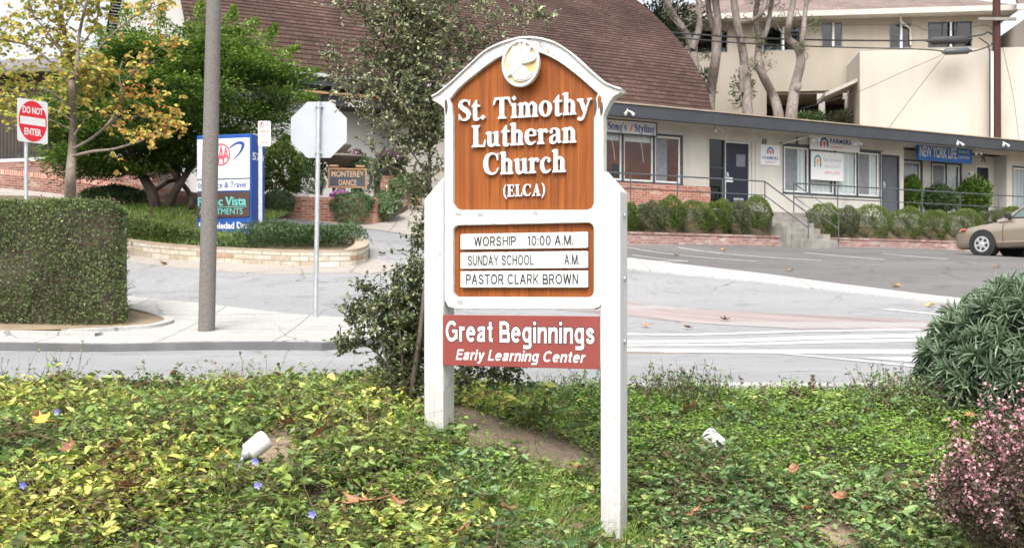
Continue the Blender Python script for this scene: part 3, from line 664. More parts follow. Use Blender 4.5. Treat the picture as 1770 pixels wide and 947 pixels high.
# ------------------------------------------------------------------ brick walls up the slope on the left
bw = [G(-160, 317), G(0, 326), G(165, 345), G(330, 368), G(420, 381)]
P0 = bw[0]; P1 = bw[-1]; bwf = [tuple(p) for p in smooth_path(bw, 5)]
M['brick_red_uv'] = uvclone(M['brick_red'], 'old_red_brick_along'); M['brick_orange_uv'] = uvclone(M['brick_orange'], 'orange_brick_along')
M['brick_soldier'] = brickmat('soldier_course', [(.30, .09, .065), (.46, .20, .14), (.36, .12, .085), (.52, .30, .22)], (.50, .40, .34), bw=.075, bh=.24, uv=True)
t = thing('brick_wall', 'long low red brick wall with soldier course top behind the hedge', 'wall', (P0[0], P0[1], h(*P0)))
vs, fs, uv = ribbon_wall(bwf, .40, .3); part(MB().add(vs, fs, uv), 'brickwork', M['brick_red_uv'], t)
vs, fs, uv = ribbon_wall(bwf, .53, .33, sink=-.402); part(MB().add(vs, fs, uv), 'soldier_course', M['brick_soldier'], t)
up = [(p[0] - .35, p[1] + 2.4) for p in bwf[:13]]
def lvl(px, py, p): return CZ - (py - HY) / F * p[1]
t = thing('brick_wall', 'upper red brick wall with white painted cap under the iron fence', 'wall', (up[0][0], up[0][1], h(*up[0])))
zc = lvl(50, 272, up[6])
vs, fs, uv = ribbon_wall(up, 0, .25, sink=.3, lvl=zc - .09); part(MB().add(vs, fs, uv), 'brickwork', M['brick_red_uv'], t)
P = np.array(up); a, b = Vector((*up[0], 0)), Vector((*up[-1], 0)); dv = (b - a); fang = math.atan2(dv.y, dv.x); LN = dv.length
class FrO(Fr):
    def __init__(s, p, ang):
        s.ang = ang; s.O = Vector((p[0], p[1], 0)); s.u = Vector((math.cos(ang), math.sin(ang), 0)); s.v = Vector((-math.sin(ang), math.cos(ang), 0)); s.M = Matrix.Translation(s.O) @ Matrix.Rotation(ang, 4, 'Z')
ff = FrO(up[0], fang)
vs, fs, uv = ribbon_wall(up, 0, .29, sink=.0, lvl=zc); vs = [(v[0], v[1], max(v[2], zc - .088)) for v in vs]
part(MB().add(vs, fs, uv), 'cap', M['white_worn'], t)
t = thing('iron_fence', 'dark iron picket fence standing on the white capped brick wall', 'fence', (up[0][0], up[0][1], zc), fang)
mb = MB(ff); mb.box(0, LN, .10, .14, zc + 1.22, zc + 1.26); mb.box(0, LN, .10, .14, zc + .10, zc + .14); part(mb, 'rail', M['iron'], t)
mb = MB(ff)
for k in range(int(LN / .13)): mb.box(k * .13, k * .13 + .02, .11, .13, zc + .001, zc + 1.32)
part(mb, 'pickets', M['iron'], t)
for k in range(5):
    mb = MB(ff); q = k * LN / 4.02; mb.box(q, q + .06, .09, .15, zc + .001, zc + 1.4); part(mb, 'post', M['iron'], t)
# low dark house behind the fence
hb = FrO((-19.5, 33.5), fang * .6)
zb = h(-15, 38); t = thing('house', 'low dark brown house with grey roof behind the iron fence', 'house', (hb.O.x, hb.O.y, zb), hb.ang)
zt = CZ + (HY - 152) / F * 37
mb = MB(hb); mb.wall(0, 10.2, zb - 1, zt, 2.0, 2.2, [(6.0, 7.2, zt - 1.9, zt - .5)]); mb.box(10.0, 10.2, 2.21, 7, zb - 1, zt); part(mb, 'wall', M['hall_dark'], t)
mb = MB(hb); mb.box(6.0, 7.2, 2.12, 2.14, zt - 1.9, zt - .5); wn = part(mb, 'window', M['glass_dark'], t)
mb = MB(hb); mb.add([(-.4, 1.4, zt - .05), (10.7, 1.4, zt - .05), (10.7, 4.6, zt + .95), (-.4, 4.6, zt + .95), (10.7, 8, zt - .05), (-.4, 8, zt - .05), (-.4, 1.4, zt + .08), (10.7, 1.4, zt + .08), (10.7, 4.6, zt + 1.1), (-.4, 4.6, zt + 1.1), (10.7, 8, zt + .08), (-.4, 8, zt + .08)],
    [(0, 1, 2, 3), (3, 2, 4, 5), (6, 9, 8, 7), (9, 11, 10, 8), (0, 6, 7, 1), (5, 4, 10, 11), (1, 7, 8, 2), (2, 8, 10, 4), (0, 3, 9, 6), (3, 5, 11, 9)]); part(mb, 'roof', M['roof_grey'], t)

# ================================================================== HALL WITH THE BIG CURVED ROOF
hf = Fr(885 - .2935 * F, 30.71, 28); LE = 18.35; ZE = 7.08
zfl = 3.35
t = thing('hall', 'white hall under a huge curved brown shingle roof', 'building', (hf.O.x, hf.O.y, zfl), hf.ang); hall = t
prof = [(0, ZE), (.425, 8.10), (1.12, 9.09), (2.0, 10.0), (3.03, 10.89), (4.82, 12.2), (7.2, 13.5), (10, 14.2), (12.8, 13.5), (15.18, 12.2), (16.97, 10.89), (18.0, 10.0), (18.88, 9.09), (19.575, 8.10), (20, ZE)]
pp = smooth_path(prof, 12); d = [0]
for a, b in zip(pp, pp[1:]): d.append(d[-1] + np.linalg.norm(b - a))
d = np.array(d); pp = np.array(pp); mb = MB(hf); rows = int(d[-1] / .165)
for r in range(rows):
    s0, s1 = r * .165, (r + 1) * .165
    a = np.array([np.interp(s0, d, pp[:, 0]), np.interp(s0, d, pp[:, 1])]); b = np.array([np.interp(s1, d, pp[:, 0]), np.interp(s1, d, pp[:, 1])])
    tt = (b - a) / np.linalg.norm(b - a); nn = np.array([-tt[1], tt[0]]); a2 = a + nn * .018
    if r > rows * .55: a2, = (a,); b = b + nn * .018
    n = 36
    for i in range(n):
        x0, x1 = LE * i / n, LE * (i + 1) / n
        mb.add([(x0, a2[0], a2[1]), (x1, a2[0], a2[1]), (x1, b[0], b[1]), (x0, b[0], b[1])], [(0, 1, 2, 3)], [[(x0, s0), (x1, s0), (x1, s1), (x0, s1)]])
        mb.add([(x0, a[0], a[1]), (x1, a[0], a[1]), (x1, a2[0], a2[1]), (x0, a2[0], a2[1])], [(0, 1, 2, 3)], [[(x0, s0 + .14)] * 4])
roof = part(mb, 'roof', M['shingle'], t)
for x in (0, LE - .06):
    mb = MB(hf)
    o_ = pp; i_ = pp * .985 + np.array([10, 7]) * .015
    for k in range(len(pp) - 1):
        mb.add([(x, *o_[k]), (x + .06, *o_[k]), (x + .06, *o_[k + 1]), (x, *o_[k + 1]), (x, *i_[k]), (x + .06, *i_[k]), (x + .06, *i_[k + 1]), (x, *i_[k + 1])], [(4, 5, 1, 0), (0, 1, 2, 3), (7, 3, 2, 6), (0, 3, 7, 4), (1, 5, 6, 2)])
    part(mb, 'rake_trim', M['hall_dark'], t)
gab = [(.7, zfl - .5), (19.3, zfl - .5)] + [(10 + (p[0] - 10) * .95, 7 + (p[1] - 7) * .95) for p in pp[::-6]]
for x in (.35, LE - .5):
    mb = MB(hf); mb.add([(x, a, b) for a, b in gab] + [(x + .15, a, b) for a, b in gab], [tuple(range(len(gab))), tuple(range(2 * len(gab) - 1, len(gab) - 1, -1))] + [(i + len(gab), (i + 1) % len(gab) + len(gab), (i + 1) % len(gab), i) for i in range(len(gab))])
    part(mb, 'gable_wall', M['stucco_white'], t)
xw0 = hf.x(718, .7); wr = hf.rect(722, 775, 222, 300, .7)
mb = MB(hf); mb.wall(.55, LE - .55, zfl - 1, 6.7, .7, .85, [(xw0 + .05, xw0 + 2.3, zfl - .3, 5.55)]); part(mb, 'front_wall', M['stucco_white'], t)
mb = MB(hf); mb.box(xw0 + .06, xw0 + 2.29, .78, .82, zfl - .29, 5.54); wd_ = part(mb, 'window', M['blind'], t)
mb = MB(hf)
for q in (0, .72, 1.45, 2.16): mb.box(xw0 + .06 + q, xw0 + .12 + q, .72, .779, zfl - .29, 5.54)
part(mb, 'frame', M['trim_white'], wd_)
mb = MB(hf); mb.box(.2, LE - .2, -.12, .04, ZE - .34, ZE - .02); mb.box(.2, LE - .2, .04, .69, ZE - .36, ZE - .28); part(mb, 'fascia', M['fascia'], t, bevel=.01)
mb = MB(hf); mb.box(.1, LE - .1, -.24, -.121, ZE - .10, ZE + .0); part(mb, 'gutter', M['galv'], t, bevel=.02)
# awning sign board over the entrance
r = hf.rect(560, 742, 171, 188, -.3); af = hf
t = thing('awning_sign', 'black strip sign lettered PARTIES along the white hall front', 'sign', (*hf.w((r[0] + r[1]) / 2, -.3).xy, r[2]), hf.ang)
mb = MB(hf); mb.box(r[0], r[1], -.3, .69, r[2], r[3]); part(mb, 'board', M['black_plastic'], t)
mb = MB(hf); mb.box(r[0] - .6, r[1] + .3, -.4, -.31, r[3] + .0, r[3] + .07); part(mb, 'pipe', M['tan_wood'], t)
q = hf.rect(596, 640, 173, 186, -.304); lettering(hf, 'PARTIES', q, -.306, M['stucco'], t, depth=.005, bold=.03)
q = hf.rect(568, 581, 173, 186, -.304); lettering(hf, 'S', q, -.306, M['stucco'], t, depth=.005, bold=.03)
q = hf.rect(653, 675, 173, 186, -.304); lettering(hf, '& S', q, -.306, M['stucco'], t, depth=.005, bold=.03)

# ================================================================== SHOP BUILDING
sf = Fr(1000, 30.5 / (1 - .5317 * 115 / F), 28); FL = 3.22
def sx(px, d=0.0): return sf.x(px, d)
xe0, xe1 = sx(560, 0), sx(1770) + 9
XA, XB = sx(790), xe1
t = shop = thing('shop_building', 'long low cream stucco shop building with flat roof and slate fascia', 'building', (sf.O.x, sf.O.y, FL), sf.ang)
ops = []
w1 = sf.rect(1036, 1178, 232, 314); d1 = [sx(1226), sx(1306), FL, sf.xz(1266, 243)[1]]; w2 = sf.rect(1355, 1521, 259, 336); d2 = [sx(1524), sx(1555), FL, sf.xz(1540, 268)[1]]
rc = [sx(1562), sx(1740), FL - .6, 5.62]; w5 = [sx(1752), sx(1752) + 1.7, sf.xz(1760, 372)[1], sf.xz(1760, 290)[1]]
mb = MB(sf); mb.wall(XA, XB, FL - 1.0, 5.70, 0, .16, [tuple(w1), tuple(d1), tuple(w2), tuple(d2), tuple(rc), tuple(w5)]); part(mb, 'wall', M['stucco'], t)
dr = .55; rcb = [sx(1562) - .3, sx(1740) - .0, FL - .6, 5.62]
w3 = [sx(1560, dr), sx(1593, dr), FL + .25, sf.xz(1578, 279, dr)[1]]; w4 = [sx(1611, dr), sx(1661, dr), FL + .25, sf.xz(1636, 284, dr)[1]]; d3 = [sx(1686, dr), sx(1711, dr), FL - .1, sf.xz(1698, 287, dr)[1]]
mb = MB(sf); mb.wall(sx(1562) - .4, sx(1740) - .001, FL - 1, 5.62, dr, dr + .14, [(max(w3[0], sx(1562) - .39), *w3[1:]), tuple(w4), tuple(d3)]); mb.box(sx(1740) - .002, sx(1740) + .14, .162, dr + .14, FL - 1, 5.62); mb.box(sx(1562) - .14, sx(1562) - .002, .162, dr - .002, FL - 1, 5.62); part(mb, 'recess_wall', M['stucco'], t)
mb = MB(sf); mb.box(XA, XB, .17, 8.5, FL - 1, FL - .02); mb.box(XA, XB, 8.3, 8.5, FL - .02, 5.65); mb.box(XA, XA + .15, .17, 8.3, FL - .02, 5.65); mb.box(XB - .15, XB, .17, 8.3, FL - .02, 5.65); part(mb, 'shell', M['stucco'], t)
mb = MB(sf); mb.box(XA - .5, XB + .5, -.78, 8.9, 5.70, 5.78); part(mb, 'soffit', M['soffit'], t)
mb = MB(sf); mb.box(XA - .6, XB + .6, -.92, -.79, 5.63, 6.0); mb.box(XA - .6, XB + .6, -.788, 9, 5.785, 5.98); part(mb, 'fascia', M['fascia'], t, bevel=.012)
mb = MB(sf); mb.box(XA - .62, XB + .62, -.95, 9.02, 6.002, 6.035); part(mb, 'roof_edge', M['cap_stone'], t)
mb = MB(sf); mb.box(XA, XB, -.775, -.70, 5.63, 5.699); part(mb, 'trim_board', M['soffit'], t)
# brick below the first window
mb = MB(sf); mb.box(XA, sx(1224), -.11, -.003, FL - .9, w1[2] - .06); part(mb, 'brick_panel', M['brick_orange'], t)
def window(rc_, d, bays, parent, room, sill=True, blinds=(), screens=(), fr=sf, trim=.06):
    """framed window: dark frame, white sashes, blinds or screens behind the glass, a room behind"""
    x0, x1, z0, z1 = rc_
    mb = MB(fr); mb.box(x0 - trim, x1 + trim, d - .035, d + .03, z1 - .0, z1 + trim); mb.box(x0 - trim, x1 + trim, d - .05, d + .03, z0 - trim, z0 + .0)
    mb.box(x0 - trim, x0, d - .033, d + .03, z0 + .001, z1 - .001); mb.box(x1, x1 + trim, d - .033, d + .03, z0 + .001, z1 - .001)
    W_ = part(mb, 'window', M['trim_dark'], parent, bevel=.006)
    xs = [x0 + (x1 - x0) * b for b in bays]
    for q in xs[1:-1]:
        mb = MB(fr); mb.box(q - .03, q + .03, d - .03, d + .04, z0 + .001, z1 - .001); part(mb, 'mullion', M['trim_dark'], W_)
    mb = MB(fr)
    for a, b in zip(xs, xs[1:]):
        a += .032; b -= .032
        mb.box(a, b, d + .005, d + .035, z1 - .06, z1 - .004); mb.box(a, b, d + .005, d + .035, z0 + .004, z0 + .06); mb.box(a, a + .05, d + .005, d + .035, z0 + .0605, z1 - .0605); mb.box(b - .05, b, d + .005, d + .035, z0 + .0605, z1 - .0605)
    part(mb, 'sash', M['trim_white'], W_)
    mb = MB(fr); mb.box(x0 + .002, x1 - .002, d + .04, d + .046, z0 + .003, z1 - .003); part(mb, 'pane', M['glass'], W_)
    for i, f0, f1, mm in blinds:
        a, b = xs[i] + .06, xs[i + 1] - .06; mb = MB(fr); zz0 = z0 + (z1 - z0) * f0; zz1 = z0 + (z1 - z0) * f1
        n = max(2, int((b - a) / .09))
        for k in range(n):
            q0 = a + (b - a) * k / n; q1 = a + (b - a) * (k + 1) / n - .006; s_ = .012 * (-1) ** k
            mb.add([(q0, d + .10 + s_, zz0), (q1, d + .10 - s_, zz0), (q1, d + .10 - s_, zz1), (q0, d + .10 + s_, zz1)], [(0, 1, 2, 3)])
        part(mb, 'blind', mm, W_)
    for i, f0, f1 in screens:
        a, b = xs[i] + (xs[i + 1] - xs[i]) * f0, xs[i] + (xs[i + 1] - xs[i]) * f1; mb = MB(fr); mb.box(a, b, d + .02, d + .026, z0 + .05, z1 - .05); part(mb, 'insect_screen', M['screen'], W_)
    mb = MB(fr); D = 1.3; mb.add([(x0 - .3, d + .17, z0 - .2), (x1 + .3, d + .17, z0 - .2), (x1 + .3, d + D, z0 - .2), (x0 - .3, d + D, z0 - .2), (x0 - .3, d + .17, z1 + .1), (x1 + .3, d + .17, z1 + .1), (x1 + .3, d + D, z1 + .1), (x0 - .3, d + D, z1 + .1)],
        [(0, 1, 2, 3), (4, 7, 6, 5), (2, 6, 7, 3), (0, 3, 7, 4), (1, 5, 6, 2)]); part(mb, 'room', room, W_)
    return W_
W1 = window(w1, .03, [0, .28, .66, 1], t, M['orange_room'], blinds=[(0, .84, 1, M['blind_white']), (1, .84, 1, M['blind_white'])], screens=[(2, .02, .5)])
mb = MB(sf); qx = sx(1090); mb.box(qx, qx + .35, .9, 1.0, w1[2] + .15, w1[2] + .6); mb.box(qx - 1.2, qx - .7, .9, 1.0, w1[2] + .5, w1[2] + 1.0); mb.box(qx - .5, qx + .5, .6, .95, w1[2] - .15, w1[2] + .10); part(mb, 'salon_fittings', M['dark_room'], W1)
for qx in (sx(1062), sx(1112)):
    mb = MB(sf); mb.tube([(qx, .12, w1[3] - .2), (qx + .1, .13, w1[2] + .6)], .012, 5); part(mb, 'blind_wand', M['trim_white'], W1)
W2 = window(w2, .03, [0, .26, .52, .76, 1], t, M['dark_room'], blinds=[(0, 0, 1, M['blind_white']), (1, 0, 1, M['blind_white']), (2, 0, 1, M['blind_white']), (3, 0, 1, M['blind_white'])], screens=[(0, .06, .55), (3, .05, .55)])
mb = MB(sf); mb.box(w2[0] + .5, w2[0] + .56, -.04, -.005, w2[3] + .08, 5.62); mb.box(w2[0] - .2, w2[1] + .1, -.05, -.004, w2[3] + .065, w2[3] + .085); part(mb, 'window_strut', M['trim_dark'], t)
W3 = window([max(w3[0], sx(1562) - .3), *w3[1:]], dr + .03, [0, 1], t, M['dark_room'], blinds=[(0, 0, 1, M['blind'])])
W4 = window(w4, dr + .03, [0, .5, 1], t, M['dark_room'], blinds=[(0, 0, 1, M['blind']), (1, 0, 1, M['blind_white'])], screens=[(0, .06, .9)])
W5 = window(w5, .03, [0, .5, 1], t, M['dark_room'], blinds=[(0, 0, 1, M['blind']), (1, 0, 1, M['blind'])])
def door(r_, d, m, label=None, panel=True):
    x0, x1, z0, z1 = r_
    mb = MB(sf); mb.box(x0 + .06, x1 - .06, d, d + .05, z0 + .01, z1 - .06); D_ = part(mb, 'door', m, t, label=label, bevel=.006)
    mb = MB(sf); mb.box(x0 + .001, x0 + .058, d - .05, d + .06, z0, z1 - .001); mb.box(x1 - .058, x1 - .001, d - .05, d + .06, z0, z1 - .001); mb.box(x0 + .0585, x1 - .0585, d - .05, d + .06, z1 - .057, z1 - .001); part(mb, 'door_frame', M['trim_white'] if m is M['door_navy'] else M['trim_dark'], D_)
    mb = MB(sf); mb.lathe((x0 + .16, d - .04, z0 + 1.0), [(.02, 0), (.028, .02), (.028, .05), (.02, .07)], 10); mb.box(x0 + .12, x0 + .20, d - .012, d - .002, z0 + .9, z0 + 1.16); part(mb, 'handle', M['galv'], D_)
    return D_
xd = sx(1251, .12)
D1 = door([xd, d1[1] - .12, d1[2], d1[3]], .14, M['door_navy'], 'navy blue door with brass plate and mail slot')
mb = MB(sf); z = FL; a = xd + .5; mb.box(a, a + .36, .128, .137, z + 1.36, z + 1.74); part(mb, 'notice', M['screen'], D1)
mb = MB(sf); mb.box(xd + .4, xd + .78, .12, .137, z + .30, z + .37); part(mb, 'mail_slot', M['galv'], D1)
mb = MB(sf); mb.box(xd + .10, xd + .36, .122, .137, z + .86, z + 1.0); part(mb, 'lock_plate', M['sign_white'], D1)
mb = MB(sf); mb.box(d1[0] + .01, xd - .06, .10, .12, FL, d1[3] - .005); SL = part(mb, 'sidelight', M['glass_dark'], t)
mb = MB(sf); mb.box(xd - .058, xd - .003, .05, .2, FL, d1[3] - .002); mb.box(d1[0] + .01, xd - .06, .06, .099, FL + 1.25, FL + 1.29); part(mb, 'sidelight_frame', M['trim_dark'], SL)
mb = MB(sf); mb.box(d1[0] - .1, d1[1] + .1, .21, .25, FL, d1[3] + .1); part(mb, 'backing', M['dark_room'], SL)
mb = MB(sf); mb.box(d1[1] - .118, d1[1] - .003, .03, .2, FL, d1[3] - .003); part(mb, 'door_jamb', M['stucco'], t)
door(d2, .05, M['door_grey'], 'plain dark grey door'); door(d3, dr + .03, M['door_navy'])
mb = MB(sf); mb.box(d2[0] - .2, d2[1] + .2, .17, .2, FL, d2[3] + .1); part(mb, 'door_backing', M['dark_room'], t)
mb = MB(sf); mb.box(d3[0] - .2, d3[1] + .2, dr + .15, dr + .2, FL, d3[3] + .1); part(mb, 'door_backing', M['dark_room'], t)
# spot lamps on the eaves
for k, (px, py, dd) in enumerate([(1240, 214, -.3), (1408, 236, -.5), (1480, 242, -.5), (1656, 244, -.95), (1688, 260, -.5), (1735, 246, -.98), (1085, 190, -.96)]):
    x, z = sf.xz(px, py, dd); z = min(z, 5.69) if dd > -.9 else z
    mb = MB(sf); mb.tube([(x, dd + .02, z + (.02 if dd < -.9 else 5.70 - z)), (x, dd, z - .02)], .02, 6); L_ = part(mb, 'spot_lamp', M['trim_white'], t)
    for s_ in (-1, 1):
        mb = MB(sf); mb.tube([(x, dd, z - .02), (x + s_ * .07, dd - .04, z - .06), (x + s_ * .09, dd - .06, z - .08), (x + s_ * .14, dd - .10, z - .15), (x + s_ * .145, dd - .105, z - .155)], [.012, .02, .03, .048, .04], 10); part(mb, 'lamp_head', M['sign_white'], L_, smooth=40)
mb = MB(sf); x0, z0 = sf.xz(1352, 249, -.02); x1, z1 = sf.xz(1408, 233, -.5); mb.tube([(x0, -.02, z0), (x1, -.5, z1)], .022, 6); part(mb, 'lamp_arm', M['trim_white'], t)
for (px, py, s_) in ((1321, 245, '69'), (1699, 276, '75')):
    dd = 0 if px < 1500 else dr
    q = sf.rect(px - 4, px + 4, py - 5, py + 5, dd); lettering(sf, s_, q, dd - .012, M['trim_dark'], t, name='house_number', depth=.01, bold=.03)

# ------------------------------------------------------------------ shop signs
def shop_sign(name, label, px, d, dep, face, frame=None, fr=sf):
    r_ = fr.rect(*px, d); t_ = thing(name, label, 'sign', (*fr.w((r_[0] + r_[1]) / 2, d).xy, r_[2]), fr.ang)
    mb = MB(fr); mb.box(r_[0], r_[1], d, d + dep, r_[2], r_[3]); part(mb, 'board', face, t_, bevel=.004)
    if frame:
        mb = MB(fr); e = .035
        mb.box(r_[0] - e, r_[1] + e, d - .012, d + dep, r_[3] + .001, r_[3] + e); mb.box(r_[0] - e, r_[1] + e, d - .012, d + dep, r_[2] - e, r_[2] - .001)
        mb.box(r_[0] - e, r_[0] - .001, d - .012, d + dep, r_[2] - .0005, r_[3] + .0005); mb.box(r_[1] + .001, r_[1] + e, d - .012, d + dep, r_[2] - .0005, r_[3] + .0005); part(mb, 'frame', frame, t_)
    return t_, r_
def inner(r_, a, b, c, e): return (r_[0] + (r_[1] - r_[0]) * a, r_[0] + (r_[1] - r_[0]) * b, r_[2] + (r_[3] - r_[2]) * c, r_[2] + (r_[3] - r_[2]) * e)
def arch_emblem(fr, r_, y, ma, mbb, parent, name='emblem'):
    x0, x1, z0, z1 = r_; cx = (x0 + x1) / 2; R_ = (x1 - x0) / 2; k = [(math.cos(R(a)), math.sin(R(a))) for a in range(180, -1, -12)]; cz = z1 - R_
    mb = MB(fr); o_ = [(cx + R_ * c, cz + R_ * s) for c, s in k]; i_ = [(cx + R_ * .62 * c, cz + R_ * .62 * s) for c, s in k]
    o_ = [(x0, z0 + (z1 - z0) * .12)] + o_ + [(x1, z0 + (z1 - z0) * .12)]; i_ = [(cx - R_ * .62, z0 + (z1 - z0) * .12)] + i_ + [(cx + R_ * .62, z0 + (z1 - z0) * .12)]
    n = len(o_); mb.add([(a, y, b) for a, b in o_] + [(a, y, b) for a, b in i_], [(i, n + i, n + i + 1, i + 1) for i in range(n - 1)]); e_ = part(mb, name, ma, parent)
    mb = MB(fr); mb.prism([(cx, z0), (cx + R_ * .38, cz - R_ * .1), (cx + R_ * .2, cz + R_ * .25), (cx - R_ * .2, cz + R_ * .25), (cx - R_ * .38, cz - R_ * .1)], y - .001, y + .001); part(mb, 'emblem_heart', mbb, e_)
t, r = shop_sign('shop_sign', "white Song's Styling sign with blue serif lettering over the salon window", (1034, 1134, 209.5, 231), -.10, .09, M['sign_white'], M['trim_dark'])
salon_t, salon_r = t, r
q = inner(r, .53, .60, .2, .8); mb = MB(sf); mb.tube([(q[0], -.103, q[2]), (q[1], -.103, q[3])], .012, 4); mb.tube([(q[0] + .06, -.103, q[2]), (q[1] - .02, -.103, q[3])], .010, 4); part(mb, 'scissors', M['pink_red'], t)
t, r = shop_sign('shop_sign', 'wide white Farmers Insurance banner above the blinds window', (1400, 1486, 234.5, 261), -.085, .025, M['sign_white'])
arch_emblem(sf, inner(r, .20, .365, .12, .82), -.0872, M['text_blue'], M['pink_red'], t); lettering(sf, 'FARMERS', inner(r, .40, .82, .46, .78), -.0872, M['text_blue'], t, depth=.001, bold=.04, spacing=1.2); lettering(sf, 'INSURANCE', inner(r, .42, .66, .16, .32), -.0872, M['text_red'], t, depth=.001, bold=.01)
t, r = shop_sign('shop_sign', 'small square white Farmers Insurance plate beside the navy door', (1315, 1348, 251, 286), -.03, .027, M['sign_white'])
arch_emblem(sf, inner(r, .33, .67, .52, .90), -.0322, M['text_blue'], M['pink_red'], t); lettering(sf, 'FARMERS', inner(r, .10, .90, .28, .44), -.0322, M['text_blue'], t, depth=.001, bold=.02, spacing=1.2); lettering(sf, 'INSURANCE', inner(r, .25, .75, .12, .20), -.0322, M['text_red'], t, depth=.001)
t, r = shop_sign('window_poster', 'white enrollment poster with green arch emblem hanging on the blinds window', (1402, 1458, 263.5, 312), -.09, .02, M['sign_white'])
M['em_green'] = mat('emblem_green', (.06, .25, .22), rough=.6); M['em_orange'] = mat('emblem_orange', (.7, .35, .15), rough=.6)
arch_emblem(sf, inner(r, .09, .31, .38, .88), -.0922, M['em_green'], M['em_orange'], t); lettering(sf, 'Open Enrollment', inner(r, .37, .93, .64, .80), -.0922, M['text_grey'], t, depth=.001); lettering(sf, 'Now thru Jan 31', inner(r, .42, .90, .42, .56), -.0922, M['text_grey'], t, depth=.001); lettering(sf, '(831) 375', inner(r, .42, .88, .20, .32), -.0922, M['text_red'], t, depth=.001)
t, r = shop_sign('shop_sign', 'blue New York Life sign with white lettering in the recess', (1587, 1681, 249.5, 280), -.12, .08, M['nyl_blue'])
lettering(sf, 'NEW YORK LIFE', inner(r, .03, .70, .20, .80), -.1222, M['sign_white'], t, depth=.001, bold=.015); lettering(sf, 'INSURANCE', inner(r, .73, .95, .55, .74), -.1222, M['sign_white'], t, depth=.001); lettering(sf, 'COMPANY', inner(r, .73, .95, .24, .42), -.1222, M['sign_white'], t, depth=.001)
t, r = shop_sign('door_plate', 'small pale blue plate beside the recessed door', (1673, 1683, 296, 306), dr - .02, .018, M['sign_white'])
mb = MB(sf); q = inner(r, .1, .4, .25, .75); mb.box(q[0], q[1], dr - .023, dr - .0205, q[2], q[3]); part(mb, 'logo', M['nyl_blue'], t)

# ------------------------------------------------------------------ raised walk, planter walls, steps, railing
WY = -1.05; LZ = 3.10
sheet_z = 2.05
gaps = (sx(1346, -1.7), sx(1408, -1.7))
PWY = -1.78
mb = MB(sf); mb.box(XA, XB, WY, -.003, FL - 1.15, LZ); o = solo(mb, 'walkway', M['steps'], None, None, (*sf.w(0, WY).xy, 2.0), sf.ang, kind='structure')
def planter(x0, x1, label):
    t_ = thing('planter_wall', label, 'wall', (*sf.w((x0 + x1) / 2, PWY).xy, 2.0), sf.ang)
    mb = MB(sf); mb.box(x0, x1, PWY, PWY + .2, 1.75, 2.27); part(mb, 'brickwork', M['brick_pale'], t_)
    mb = MB(sf); mb.box(x0, x1, PWY - .02, PWY + .22, 2.271, 2.325); part(mb, 'brick_cap', M['brick_pale'], t_, bevel=.006)
    mb = MB(sf); mb.add([(x0, PWY + .21, 2.2), (x1, PWY + .21, 2.2), (x1, WY + .002, 2.75), (x0, WY + .002, 2.75)], [(0, 1, 2, 3)]); part(mb, 'planting_soil', M['bark_soil'], t_)
planter(XA, gaps[0], 'low whitish brick planter wall from the sign to the concrete steps'); planter(gaps[1], XB, 'low whitish brick planter wall right of the steps, running behind the car')
ns = 6; zs = 2.03
t = thing('steps', 'grey concrete steps rising between the two brick planter walls', 'steps', (*sf.w(sum(gaps) / 2, PWY - .6).xy, zs), sf.ang)
for k in range(ns):
    z1 = zs + (LZ - zs) * (k + 1) / ns; y0 = PWY - .75 + k * .28
    mb = MB(sf); mb.box(gaps[0] + (.12 if k < 4 else .002), gaps[1] - .01 + (0 if k > 1 else .12), y0, y0 + .30 if k < ns - 1 else WY - .003, zs - .3, z1); part(mb, 'step', M['steps'], t, bevel=.012)
mb = MB(sf); mb.box(gaps[0] - .05, gaps[0] + .10, PWY - .35, WY - .01, zs - .3, 2.62); part(mb, 'cheek_wall', M['steps'], t, bevel=.01)
def rail_run(pts, posts, label, low=.42):
    t_ = thing('handrail', label, 'railing', tuple(sf.M @ Vector((pts[0][0], pts[0][1], pts[0][2] - .9))), sf.ang)
    mb = MB(sf); mb.tube(pts, .022, 6); part(mb, 'top_rail', M['rail'], t_)
    mb = MB(sf); mb.tube([(a, b, c - low) for a, b, c in pts], .018, 6); part(mb, 'lower_rail', M['rail'], t_)
    for a, b, c in posts:
        mb = MB(sf); mb.tube([(a, b, c - .95), (a, b, c)], .02, 6); part(mb, 'post', M['rail'], t_)
RY = WY + .06; RZ = LZ + .92
xl = [XA + .3, sx(1322, RY)]; 
x1s = sx(1386, -2.2)
rail_run([(XA, RY, RZ), (xl[1], RY, RZ), (xl[1] + .5, PWY - .55, 2.98)], [(sx(p, RY), RY, RZ) for p in (900, 1000, 1090, 1171, 1249, 1322)] + [(xl[1] + .5, PWY - .55, 2.98)], 'grey pipe handrail along the walk left of the steps')
xr = sx(1372, RY)
rail_run([(XB, RY, RZ), (xr, RY, RZ), (xr + .55, PWY - .55, 2.98)], [(sx(p, RY), RY, RZ) for p in (1372, 1448, 1522, 1594, 1660, 1726, 1790)] + [(xr + .55, PWY - .55, 2.98)], 'grey pipe handrail along the walk right of the steps')

